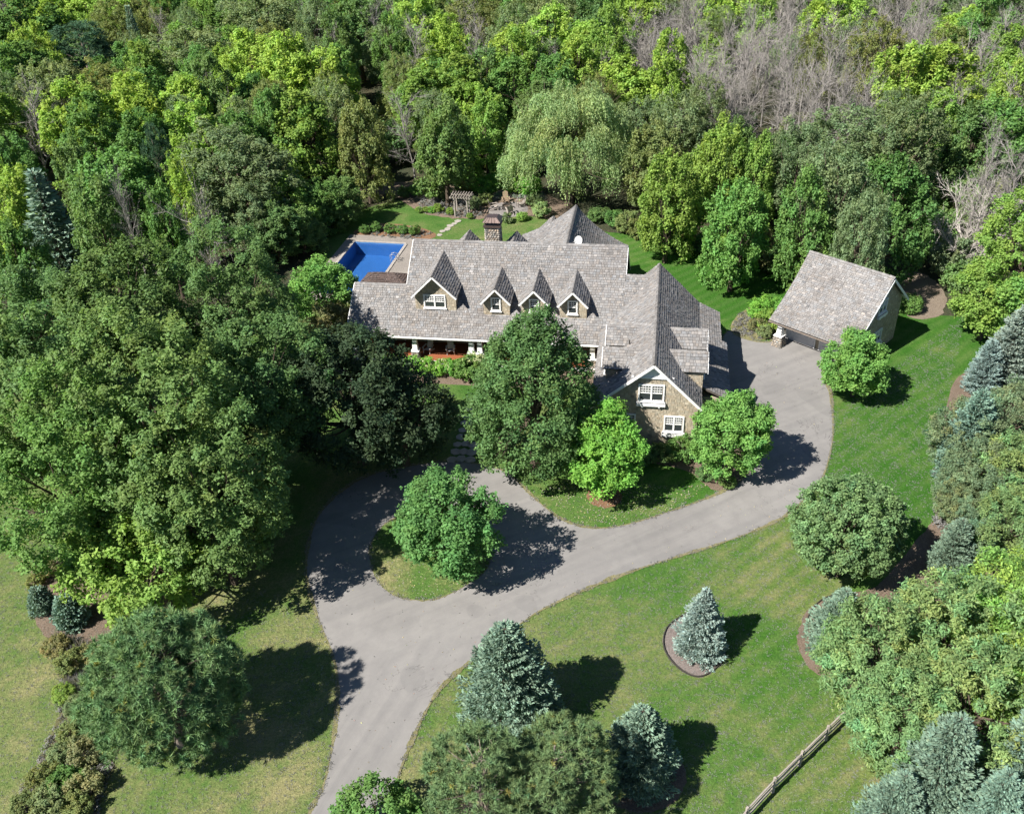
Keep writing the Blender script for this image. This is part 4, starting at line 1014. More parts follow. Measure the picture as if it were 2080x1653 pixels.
def pine(seed, h, R_, zc, rz_, nclump, nl=0.30, per=9, needles=34, lob=0.2, inner=0.25, lw=0.016, rc=0.55, limb=70):
    """long-needled pine: branch clumps, each a group of star-shaped needle tufts"""
    rng = np.random.default_rng(seed)
    lobes = unit(rng.normal(size=(14, 3))); amp = rng.uniform(-lob, lob * 0.7, 14)
    d = unit(rng.normal(size=(nclump * 2, 3))); d = d[d[:, 2] > -0.62][:nclump]; nc = len(d)
    bump = 1 + (amp * np.exp(6 * (d @ lobes.T - 1))).sum(1)
    rho = np.where(rng.random(nc) < 1 - inner, rng.uniform(0.84, 1.0, nc), rng.uniform(0.5, 0.84, nc)) * bump
    C = d * np.array([R_, R_, rz_]) * rho[:, None]; C[:, 2] += zc
    ci = np.repeat(np.arange(nc), per); nt_ = len(ci)
    td = unit(d[ci] * 0.7 + np.array((0, 0, 0.55)) + rng.normal(0, 0.75, (nt_, 3)))
    T0 = C[ci] + td * rc * rng.uniform(0.55, 1.05, (nt_, 1))
    ax = unit(td * 0.7 + np.array((0, 0, 0.7)))
    idx = np.repeat(np.arange(nt_), needles); n = len(idx)
    D = unit(ax[idx] * rng.uniform(0.2, 1.1, (n, 1)) + unit(rng.normal(size=(n, 3))) * 0.9)
    P = T0[idx] - ax[idx] * rng.uniform(0, 0.16, (n, 1))
    a = unit(np.cross(D, rng.normal(size=(n, 3)))) * lw; Ln = (nl * rng.uniform(0.7, 1.2, n))[:, None]
    V = np.stack([P + a, P - a, P + D * Ln], 1).reshape(-1, 3)
    ct = tones(rng, nt_, 0.16, 0.06)
    browned = rng.random(nt_) < 0.014; ct[browned] *= np.array((1.9, 1.2, 0.8))
    crown = np_mesh('crown', V, 3, M['needle'], tones(rng, n, 0.12, 0.04, ct[idx]))
    mb = MB(); mb.tube((0, 0, -0.1), (0, 0, zc + rz_ * 0.8), 0.03 * h, 0.04, 8)
    for i in range(0, nc, 2):
        e = C[i]; s0 = np.array((0, 0, max(0.4, e[2] - np.linalg.norm(e[:2]) * 0.45)))
        mid = (s0 + e) / 2 + rng.normal(0, 0.12, 3); mb.tube(s0, mid, 0.035, 0.022, 4); mb.tube(mid, e, 0.022, 0.010, 3)
    return crown, mb.mesh('trunk', M['bark_pine'])

def willow(seed, h, R_, strands, ls=0.26):
    """weeping crown: leaf strands cascade from many limb ends"""
    rng = np.random.default_rng(seed); nc = 120
    dc = unit(rng.normal(size=(nc * 3, 3)) * np.array((1, 1, 0.8))); dc = dc[dc[:, 2] > -0.05][:nc]; nc = len(dc)
    lobes = unit(rng.normal(size=(10, 3))); amp = rng.uniform(-0.16, 0.14, 10)
    bump = 1 + (amp * np.exp(4 * (dc @ lobes.T - 1))).sum(1)
    K = dc * np.array((R_, R_, h * 0.56)) * (rng.uniform(0.70, 0.93, nc) * bump)[:, None]; K[:, 2] += h * 0.40
    Ps = []; Ds = []; Ts = []; per = strands // nc; n = 15; t = np.linspace(0, 1, n)
    for k in range(nc):
        kt = tones(rng, 1, 0.10, 0.06)
        rr_ = rng.uniform(0.9, 1.45)
        for i in range(per):
            q = unit(rng.normal(size=3) + np.array((0, 0, 0.5))); s0 = K[k] + q * np.array((rr_, rr_, 0.75)) * rng.uniform(0.5, 1.0)
            Ls = rng.uniform(0.8, 2.9) * (1.2 - 0.5 * max(0, dc[k, 2])); out = unit(dc[k] * np.array((1, 1, 0)) + q * np.array((0.6, 0.6, 0))) * 0.7
            p = s0 + out * (t[:, None] * (1 - t[:, None] * 0.45)) + np.array((0, 0, -1)) * (Ls * t ** 1.5)[:, None] + rng.normal(0, 0.05, (n, 3))
            p[:, 2] = np.maximum(p[:, 2], 0.3)
            Ps.append(p); Ds.append(unit(np.array((0, 0, -0.8)) + out * 0.6 + rng.normal(0, 0.45, (n, 3)))); Ts.append(np.repeat(kt * rng.uniform(0.85, 1.15), n, 0))
    P = np.concatenate(Ps); D = np.concatenate(Ds); n = len(P)
    V = strip_quads(rng, P, D, ls * rng.uniform(0.7, 1.3, n), np.full(n, 0.05))
    crown = np_mesh('crown', V, 4, M['leaf'], tones(rng, n, 0.13, 0.05, np.concatenate(Ts)))
    mb = MB(); mb.tube((0, 0, -0.1), (0, 0, 2.2), 0.55, 0.45, 9)
    for k in range(9):
        a = 2 * math.pi * k / 9 + rng.normal(0, 0.2); branch_tubes(rng, mb, (0, 0, 2.0), unit(np.array((math.cos(a) * 0.6, math.sin(a) * 0.6, 0.9))), h * 0.5, 0.20, 2, 2, 0.4, 0.0)
    return crown, mb.mesh('trunk', M['bark'])

def bare(seed, h, multi=1, tilt_=0.42, thick=1.0, mat='bark_grey', tw=0.010):
    """leafless tree: limbs, branches and many fine twigs"""
    rng = np.random.default_rng(seed); mb = MB(); r = thick * 0.0095 * h / (1 if multi == 1 else 1.2)
    tw0 = []; tw1 = []
    def limb(q, d, length, r, depth):
        segs = 3
        for i in range(segs):
            d = unit(d + rng.normal(0, 0.14, 3) + np.array((0, 0, 0.03))); q2 = q + d * length / segs
            mb.tube(q, q2, r * (1 - 0.2 * i), r * (1 - 0.2 * (i + 1)), 4 if r > 0.03 else 3); q = q2
            if depth > 0:
                for k in range(2): limb(q, unit(d + rng.normal(0, 0.42, 3)), length * rng.uniform(0.5, 0.75), r * 0.5, depth - 1)
            else:
                for k in range(4): tw0.append(q.copy()); tw1.append(unit(d + rng.normal(0, 0.5, 3)) * rng.uniform(0.4, 1.1) * h / 12)
    for m_ in range(multi):
        a = rng.uniform(0, 6.28); tilt = 0.0 if multi == 1 else tilt_ * rng.uniform(0.4, 1.3)
        d0 = unit(np.array((math.cos(a) * tilt, math.sin(a) * tilt, 1.0))); q = np.array((0, 0, -0.1))
        for i in range(7):
            q2 = q + d0 * h * 0.115; mb.tube(q, q2, r * (1 - 0.11 * i), r * (1 - 0.11 * (i + 1)), 5); q = q2; d0 = unit(d0 + rng.normal(0, 0.07, 3))
            if i >= 1:
                for k in range(3 if multi == 1 else 2): limb(q, unit(d0 * 1.0 + rng.normal(0, 0.5, 3) + np.array((0, 0, 0.2))), h * rng.uniform(0.14, 0.22), r * 0.36, 1)
    A = np.array(tw0); B = np.array(tw1); n = len(A)
    s = unit(np.cross(B, rng.normal(size=(n, 3)))) * tw
    for k in range(n):
        mb.add([A[k] + s[k], A[k] - s[k], A[k] + B[k]], [(0, 1, 2)])
    return mb.mesh('branches', M[mat])

def inside(p, poly):
    c = False; n = len(poly)
    for i in range(n):
        a, b = poly[i], poly[i - 1]
        if (a[1] > p[1]) != (b[1] > p[1]) and p[0] < (b[0] - a[0]) * (p[1] - a[1]) / (b[1] - a[1]) + a[0]: c = not c
    return c
def ground_cover(name, poly, count, ht, ls, cols, label, cat, seed, blade=False):
    """low mixed planting that nobody could count: tufts of leaves or blades spread over a bed"""
    rng = np.random.default_rng(seed); xs = [p[0] for p in poly]; ys = [p[1] for p in poly]; C = []
    while len(C) < count:
        p = (rng.uniform(min(xs), max(xs)), rng.uniform(min(ys), max(ys)))
        if inside(p, poly): C.append((p[0], p[1], 0.0))
    C = np.array(C); k = 26; idx = np.repeat(np.arange(count), k); n = len(idx); r = ht * rng.uniform(0.5, 1.2, count)
    d = unit(rng.normal(size=(n, 3)) + np.array((0, 0, 0.9))); d[:, 2] = np.abs(d[:, 2])
    tc = np.array(cols)[rng.integers(0, len(cols), count)]
    if blade: V = strip_quads(rng, C[idx] + d * 0.03, unit(d + np.array((0, 0, 0.8))), r[idx] * rng.uniform(0.7, 1.3, n), np.full(n, ls))
    else: V = leaf_quads(rng, C[idx] + d * (r[idx] * rng.uniform(0.5, 1.0, n))[:, None], unit(d + rng.normal(0, 0.4, (n, 3))), np.full(n, ls), 0.6)
    return obj(name, np_mesh(name, V, 4, M['leaf'], tones(rng, n, 0.14, 0.05, tc[idx])), label=label, cat=cat, kind='stuff', color=(1, 1, 1))

def edge_grass(name, pts, per_m, label, seed, inset=0.0):
    """tufts of grass hanging over the edge of the asphalt"""
    rng = np.random.default_rng(seed); P = [np.array((p.x, p.y)) for p in smooth_poly(pts, 12)]; C = []
    for i in range(len(P)):
        a, b = P[i], P[(i + 1) % len(P)]; Ls = np.linalg.norm(b - a)
        for k in range(rng.poisson(Ls * per_m)): C.append(np.append(a + (b - a) * rng.random() + rng.normal(0, 0.10, 2), 0.03))
    C = np.array(C); k = 9; idx = np.repeat(np.arange(len(C)), k); n = len(idx)
    d = unit(rng.normal(size=(n, 3)) * np.array((1, 1, 0.4)) + np.array((0, 0, 0.7)))
    V = strip_quads(rng, C[idx] + rng.normal(0, 0.03, (n, 3)) * np.array((1, 1, 0)), d, rng.uniform(0.06, 0.17, n), np.full(n, 0.012))
    tc = np.array([(.10, .16, .035), (.20, .20, .08), (.27, .25, .13), (.075, .13, .03)])[rng.integers(0, 4, len(C))]
    return obj(name, np_mesh(name, V, 4, M['blade'], tones(rng, n, 0.15, 0.06, tc[idx])), label=label, cat='grass', kind='stuff', color=(1, 1, 1))
def litter(name, poly, count, cols, label, seed, z=0.045, size=0.085):
    rng = np.random.default_rng(seed); xs = [p[0] for p in poly]; ys = [p[1] for p in poly]; C = []
    while len(C) < count:
        p = (rng.uniform(min(xs), max(xs)), rng.uniform(min(ys), max(ys)))
        if inside(p, poly): C.append((p[0], p[1], z))
    C = np.array(C); n = len(C)
    V = leaf_quads(rng, C, unit(np.array((0, 0, 1.0)) + rng.normal(0, 0.3, (n, 3))), np.full(n, size), 0.8)
    return obj(name, np_mesh(name, V, 4, M['blade'], tones(rng, n, 0.2, 0.08, np.array(cols)[rng.integers(0, len(cols), n)])), label=label, cat='leaves', kind='stuff', color=(1, 1, 1))
def turf(name, poly, count, label, seed, avoid):
    """longer tufts and weeds standing out of the mown lawn"""
    rng = np.random.default_rng(seed); xs = [p[0] for p in poly]; ys = [p[1] for p in poly]; C = []
    while len(C) < count:
        p = (rng.uniform(min(xs), max(xs)), rng.uniform(min(ys), max(ys)))
        if inside(p, poly) and not any(inside(p, a) for a in avoid): C.append((p[0], p[1], 0.0))
    C = np.array(C); k = 6; idx = np.repeat(np.arange(count), k); n = len(idx)
    d = unit(rng.normal(size=(n, 3)) * np.array((1, 1, 0.3)) + np.array((0, 0, 0.6)))
    V = strip_quads(rng, C[idx] + rng.normal(0, 0.035, (n, 3)) * np.array((1, 1, 0)), d, rng.uniform(0.05, 0.13, n), np.full(n, 0.011))
    tc = np.array([(.085, .165, .038), (.115, .185, .05), (.16, .195, .07), (.07, .14, .032)])[rng.integers(0, 4, count)]
    return obj(name, np_mesh(name, V, 4, M['blade'], tones(rng, n, 0.15, 0.06, tc[idx])), label=label, cat='grass', kind='stuff', color=(1, 1, 1))

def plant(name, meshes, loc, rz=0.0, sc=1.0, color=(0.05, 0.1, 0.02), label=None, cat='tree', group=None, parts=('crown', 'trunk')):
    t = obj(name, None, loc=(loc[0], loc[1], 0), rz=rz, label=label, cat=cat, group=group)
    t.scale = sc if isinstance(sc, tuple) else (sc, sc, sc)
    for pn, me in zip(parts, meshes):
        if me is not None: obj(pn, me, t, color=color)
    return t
plant('maple_tree', broadleaf(101, 7.6, 3.75, 3.9, 3.15, 30000, 0.165, 0.60, lob=0.5), (-4.86, 44.31), 0.00, 1.0, (0.123, 0.263, 0.083), 'bright green maple on the grass island inside the driveway loop', 'tree', None)
plant('maple_tree', broadleaf(102, 6.8, 2.75, 3.8, 2.95, 21000, 0.155, 0.52, taper=0.25, lob=0.5), (6.56, 51.05), 0.00, 1.0, (0.191, 0.399, 0.074), 'light green young maple in a round red mulch ring before the gable', 'tree', None)
plant('leafy_tree', broadleaf(103, 6.5, 2.65, 3.6, 2.85, 24000, 0.15, 0.46, lob=0.4, dense=.78), (15.35, 52.54), 0.00, 1.0, (0.183, 0.358, 0.092), 'round green tree beside the drive at the front corner of the wing', 'tree', None)
plant('leafy_tree', broadleaf(104, 5.6, 2.70, 3.1, 2.4, 20000, 0.155, 0.46, lob=0.4, dense=.78), (27.25, 62.01), 0.00, 1.0, (0.183, 0.358, 0.092), 'small round green tree in front of the detached garage', 'tree', None)
plant('leafy_tree', broadleaf(105, 7.2, 3.1, 3.9, 3.3, 32000, 0.135, 0.34, lob=0.14, dense=.85, tonev=.2), (19.87, 42.23), 0.00, 1.0, (0.175, 0.283, 0.121), 'dense round dark green tree at the bend of the drive, right side', 'tree', None)
plant('leafy_tree', broadleaf(106, 13.2, 4.2, 6.3, 6.3, 48000, 0.165, 0.55, nclump=640, taper=0.45, lob=0.10, dense=.82, tonev=.18), (1.54, 54.27), 0.00, 1.0, (0.116, 0.213, 0.074), 'tall dark green broad tree standing before the porch, hiding a dormer', 'tree', None)
plant('leafy_tree', broadleaf(107, 11.2, 4.7, 5.9, 5.1, 32000, 0.185, 0.65, lob=0.25), (-11.31, 55.77), 0.00, 1.0, (0.057, 0.093, 0.047), 'dark shaded tree between the big maples and the porch', 'tree', None)  # dark-leaved kind, darkened further with the grove's shade in the leaf colour
plant('leafy_tree', broadleaf(115, 8.4, 3.7, 4.3, 4.0, 17000, 0.185, 0.6, lob=0.3), (-7.97, 55.36), 0.00, 1.0, (0.057, 0.093, 0.047), 'dark shaded tree nearest the stone walk, left of the tall broad tree', 'tree', None)  # extra crown for dark foliage and shaded lawn; shade put into its colour
plant('maple_tree', broadleaf(108, 7.0, 2.9, 3.8, 2.9, 18000, 0.18, 0.6, lob=0.25), (-16.72, 76.58), 0.00, 1.0, (0.183, 0.358, 0.092), 'green tree beside the pool at the west end of the house', 'tree', None)
plant('shrub', broadleaf(109, 4.2, 2.3, 2.1, 2.0, 12000, 0.14, 0.4, lob=0.25, tonev=.2), (-15.85, 73.69), 0.00, 1.0, (0.274, 0.274, 0.126), 'tan and green shrub at the west corner of the porch roof', 'shrub', None)
big = [broadleaf(110 + i, 15.0, 5.0, 8.4, 6.0, 38000, 0.19, 0.68, lob=0.42, trunk_r=0.3) for i in range(3)]
plant('maple_tree', big[0], (-30.71, 51.53), 0.00, 1.0, (0.161, 0.260, 0.085), 'leftmost big maple of the western grove, cut by the frame', 'tree', 'big maples of the western grove')
plant('maple_tree', big[1], (-28.87, 62.31), 1.90, 1.0, (0.136, 0.216, 0.069), 'big maple at the back of the western grove, toward the blue-green pines', 'tree', 'big maples of the western grove')
plant('maple_tree', big[2], (-21.91, 48.35), 3.80, 1.02, (0.170, 0.267, 0.084), 'big maple in the middle of the western grove', 'tree', 'big maples of the western grove')
plant('maple_tree', big[0], (-21.82, 66.62), 5.70, 0.92, (0.139, 0.232, 0.080), 'big maple of the western grove nearest the swimming pool', 'tree', 'big maples of the western grove')
plant('maple_tree', big[1], (-17.29, 53.48), 7.60, 0.9, (0.126, 0.222, 0.079), 'big maple of the western grove nearest the shaded tree', 'tree', 'big maples of the western grove')
plant('maple_tree', big[2], (-26.76, 44.80), 9.50, 0.88, (0.158, 0.286, 0.077), 'big maple at the front of the western grove beside the left lawn', 'tree', 'big maples of the western grove')
plant('maple_tree', big[0], (-18.14, 43.77), 11.40, 0.85, (0.161, 0.257, 0.083), 'big maple of the western grove overhanging the drive loop', 'tree', 'big maples of the western grove')
plant('maple_tree', big[1], (-36.59, 63.23), 13.30, 0.9, (0.134, 0.237, 0.087), 'big maple at the back left of the western grove', 'tree', 'big maples of the western grove')
plant('leafy_tree', broadleaf(121, 7.0, 3.0, 4.2, 2.8, 14000, 0.2, 0.6, lob=0.35), (-21.64, 41.55), 0.00, 1.0, (0.233, 0.366, 0.083), 'yellow-green low tree at the front of the grove above the round pine', 'tree', None)
plant('leafy_tree', broadleaf(122, 6.0, 2.4, 3.8, 2.2, 11000, 0.2, 0.6, lob=0.35), (-24.95, 41.86), 0.00, 1.0, (0.233, 0.366, 0.083), 'yellow-green low tree above the two small blue junipers', 'tree', None)
plant('leafy_tree', broadleaf(123, 8.0, 2.6, 5.0, 2.8, 11000, 0.2, 0.6, lob=0.35), (-17.56, 47.40), 0.00, 1.0, (0.208, 0.249, 0.089), 'olive tree with yellow tips at the shaded edge of the drive', 'tree', None)
plant('pine_tree', pine(130, 9.4, 3.85, 4.5, 4.4, 420, 0.33, 9, 34, lob=.16, lw=.021, rc=.6, inner=.35), (-18.28, 31.69), 0.00, 1.0, (0.180, 0.296, 0.127), 'huge rounded dark pine at the lower left beside the drive', 'tree', None)
plant('spruce_tree', spruce(131, 7.5, 3.0, 42000, 0.21, lw=.042, power=.72), (-0.82, 32.06), 0.00, 1.0, (0.199, 0.294, 0.218), 'tall blue-green spruce beside the lower driveway', 'tree', None)
plant('spruce_tree', spruce(132, 5.0, 2.2, 28000, 0.19, lw=.038, power=.7), (5.62, 28.77), 0.00, 1.0, (0.199, 0.294, 0.218), 'medium blue-green spruce in a mulch circle at the bottom', 'tree', None)
plant('spruce_tree', spruce(133, 4.85, 1.65, 21000, 0.18, power=.85, lw=.036), (10.22, 36.57), 0.00, 1.0, (0.272, 0.358, 0.325), 'small silvery blue spruce alone in its edged mulch bed', 'tree', None)
plant('pine_tree', pine(134, 8.0, 2.4, 4.2, 3.7, 240, 0.25, 9, 34, lob=.3, inner=.35, rc=.5), (-2.05, 24.99), 0.00, 1.0, (0.170, 0.258, 0.115), 'left of the two olive pines at the bottom edge', 'tree', 'olive pines at the bottom edge')
plant('pine_tree', pine(135, 8.0, 2.6, 4.2, 3.8, 260, 0.25, 9, 34, lob=.3, inner=.35, rc=.5), (1.23, 25.37), 0.00, 1.0, (0.175, 0.260, 0.115), 'right of the two olive pines at the bottom edge', 'tree', 'olive pines at the bottom edge')
plant('maple_tree', broadleaf(136, 3.6, 1.9, 1.9, 1.7, 11000, 0.14, 0.4), (-6.92, 25.40), 0.00, 1.0, (0.146, 0.274, 0.077), 'small leafy tree at the bottom edge beside the drive', 'tree', None)
sp = [spruce(140, 6.0, 2.3, 27000, 0.21, lw=.042, power=.75), spruce(141, 7.5, 2.5, 29000, 0.22, lw=.042, power=.75), spruce(142, 2.2, 1.15, 7000, 0.17, power=.55)]
plant('spruce_tree', sp[0], (39.88, 62.97), 0.00, 1.15, (0.286, 0.357, 0.307), 'pale blue spruce at the right edge below the yellow-green maple', 'tree', 'spruces around the yard')
plant('spruce_tree', sp[0], (37.58, 62.27), 1.30, 0.75, (0.256, 0.350, 0.330), 'short pale blue spruce at the edge of the striped lawn', 'tree', 'spruces around the yard')
plant('spruce_tree', sp[1], (31.06, 50.95), 2.60, 1.0, (0.191, 0.302, 0.236), 'pale blue spruce rising behind the tangled right-hand shrubs', 'tree', 'spruces around the yard')
plant('spruce_tree', sp[0], (26.68, 41.98), 3.90, 0.72, (0.182, 0.262, 0.189), 'small blue-green spruce in the mulch behind the round dark tree', 'tree', 'spruces around the yard')
plant('spruce_tree', sp[0], (17.65, 35.88), 5.20, 0.85, (0.197, 0.290, 0.214), 'blue-green spruce half hidden at the edge of the right thicket', 'tree', 'spruces around the yard')
plant('spruce_tree', sp[1], (18.98, 25.79), 6.50, 1.0, (0.186, 0.274, 0.202), 'pale spruce rising in front of the bottom right thicket', 'tree', 'spruces around the yard')
plant('spruce_tree', sp[1], (23.03, 25.86), 7.80, 1.08, (0.215, 0.321, 0.239), 'pale spruce at the bottom right corner', 'tree', 'spruces around the yard')
plant('spruce_tree', sp[0], (16.77, 24.88), 9.10, 0.8, (0.191, 0.286, 0.214), 'low pale spruce at the bottom edge right of the fence', 'tree', 'spruces around the yard')
plant('spruce_tree', sp[1], (20.67, 23.98), 10.40, 0.8, (0.190, 0.295, 0.228), 'pale spruce cut by the bottom edge near the corner', 'tree', 'spruces around the yard')
plant('spruce_tree', sp[2], (-29.67, 42.06), 11.70, 0.8, (0.176, 0.264, 0.198), 'left of two small blue spruces in the left mulch bed', 'tree', 'spruces around the yard')
plant('spruce_tree', sp[2], (-27.38, 40.82), 13.00, 1.0, (0.194, 0.297, 0.228), 'right of two small blue spruces in the left mulch bed', 'tree', 'spruces around the yard')
loose = [broadleaf(150 + i, 6.5, 3.0, 3.6, 3.1, 26000, 0.17, 0.45, lob=0.25, dense=.8, tonev=.2, hue=.08, asp=.45, flat=-.3) for i in range(3)]
plant('leafy_tree', loose[0], (18.50, 32.53), 0.00, 1.0, (0.197, 0.303, 0.121), 'pale green bushy tree at the front of the right thicket', 'tree', 'tree thicket on the right')
plant('leafy_tree', loose[1], (22.23, 33.43), 2.10, 1.08, (0.206, 0.319, 0.127), 'pale green bushy tree in the middle of the right thicket', 'tree', 'tree thicket on the right')
plant('leafy_tree', loose[2], (25.87, 34.51), 4.20, 1.1, (0.249, 0.410, 0.097), 'yellowish tree at the right edge of the thicket', 'tree', 'tree thicket on the right')
plant('leafy_tree', loose[0], (18.56, 29.02), 6.30, 0.85, (0.196, 0.315, 0.130), 'low pale green tree of the thicket nearest the fence', 'tree', 'tree thicket on the right')
plant('leafy_tree', loose[1], (22.03, 28.93), 8.40, 1.05, (0.207, 0.317, 0.125), 'pale green tree of the thicket behind the bottom right spruces', 'tree', 'tree thicket on the right')
plant('leafy_tree', loose[2], (24.83, 30.41), 10.50, 1.0, (0.223, 0.361, 0.084), 'yellowish tree of the thicket cut by the right edge', 'tree', 'tree thicket on the right')
plant('leafy_tree', loose[1], (31.44, 51.78), 1.00, 0.85, (0.172, 0.237, 0.129), 'grey-green twiggy tree in the upper right shrubbery beside the striped lawn', 'tree', 'twiggy shrubbery on the right')
plant('leafy_tree', loose[2], (35.00, 53.03), 3.70, 0.95, (0.180, 0.252, 0.138), 'grey-green twiggy tree of the shrubbery at the right edge', 'tree', 'twiggy shrubbery on the right')
plant('leafy_tree', loose[0], (30.49, 47.69), 6.40, 0.8, (0.165, 0.229, 0.125), 'grey-green twiggy tree in the middle of the right shrubbery', 'tree', 'twiggy shrubbery on the right')
plant('leafy_tree', loose[1], (32.52, 47.05), 9.10, 0.9, (0.215, 0.319, 0.122), 'green twiggy tree at the right edge above the bushy trees', 'tree', 'twiggy shrubbery on the right')
plant('leafy_tree', loose[2], (28.71, 46.49), 11.80, 0.5, (0.203, 0.267, 0.137), 'brownish low shrub at the lawn corner behind the round dark tree', 'tree', 'twiggy shrubbery on the right')
plant('leafy_tree', loose[0], (30.25, 42.63), 14.50, 0.8, (0.192, 0.294, 0.117), 'light green shrub between the spruce and the bushy trees', 'tree', 'twiggy shrubbery on the right')
plant('leafy_tree', loose[1], (28.63, 43.05), 17.20, 0.55, (0.182, 0.271, 0.157), 'low green shrub right of the small mulch bed spruce', 'tree', 'twiggy shrubbery on the right')
plant('leafy_tree', broadleaf(160, 12.5, 3.6, 7.2, 5.0, 20000, 0.2, 0.65, lob=.3), (44.14, 72.56), 0.00, 1.0, (0.233, 0.366, 0.083), 'tall yellow-green tree at the right edge behind the blue spruce', 'tree', None)
plant('leafy_tree', broadleaf(161, 6.5, 2.7, 3.6, 2.8, 12000, 0.19, 0.6, lob=.3), (40.91, 69.95), 0.00, 1.0, (0.233, 0.366, 0.083), 'lower yellow-green tree at the top of the striped lawn', 'tree', None)
plant('leafy_tree', broadleaf(162, 6.0, 2.4, 3.4, 2.6, 11000, 0.19, 0.6, lob=.3), (43.31, 69.28), 0.00, 1.0, (0.183, 0.358, 0.092), 'green tree at the right edge between spruce and yellow-green maple', 'tree', None)
plant('dead_tree', (bare(260, 9.5, 8, 1.0, 1.7, 'bark_white', 0.016),), (45.25, 82.16), 0.4, 1.0, (1, 1, 1), 'big spreading bare tree with pale branches at the wood edge behind the garage path', 'tree', None, ('branches',))
plant('willow_tree', willow(170, 15.0, 6.9, 4600), (7.88, 105.15), 0.00, 1.0, (0.283, 0.386, 0.166), 'big pale green weeping willow behind the house', 'tree', None)
fm = [broadleaf(200 + i, 13.0, 4.0, 6.9, 6.1, 15000, 0.29, 0.72, lob=0.38, tonev=.11) for i in range(6)]
fl = [broadleaf(210 + i, 11.0, 4.0, 4.7, 5.6, 16000, 0.26, 0.68, lob=0.34, tonev=.11) for i in range(3)]
fg = [broadleaf(220 + i, 13.0, 4.6, 6.9, 6.0, 17000, 0.24, 0.56, lob=0.28, tonev=.13, asp=.55) for i in range(4)]
fs = [spruce(230 + i, 12.0, 2.3, 8000, 0.42, lw=.09) for i in range(2)]
fp = [pine(235 + i, 14.0, 3.0, 7.4, 6.4, 110, 0.5, 7, 22, lob=.35, lw=.034, rc=.8) for i in range(2)]
fb = [bare(240 + i, 12.0, (1, 2, 3, 1)[i]) for i in range(4)]
us = [broadleaf(250 + i, 2.4, 1.3, 1.2, 1.15, 4500, 0.15, 0.32, lob=.3, trunk_r=.04) for i in range(3)]
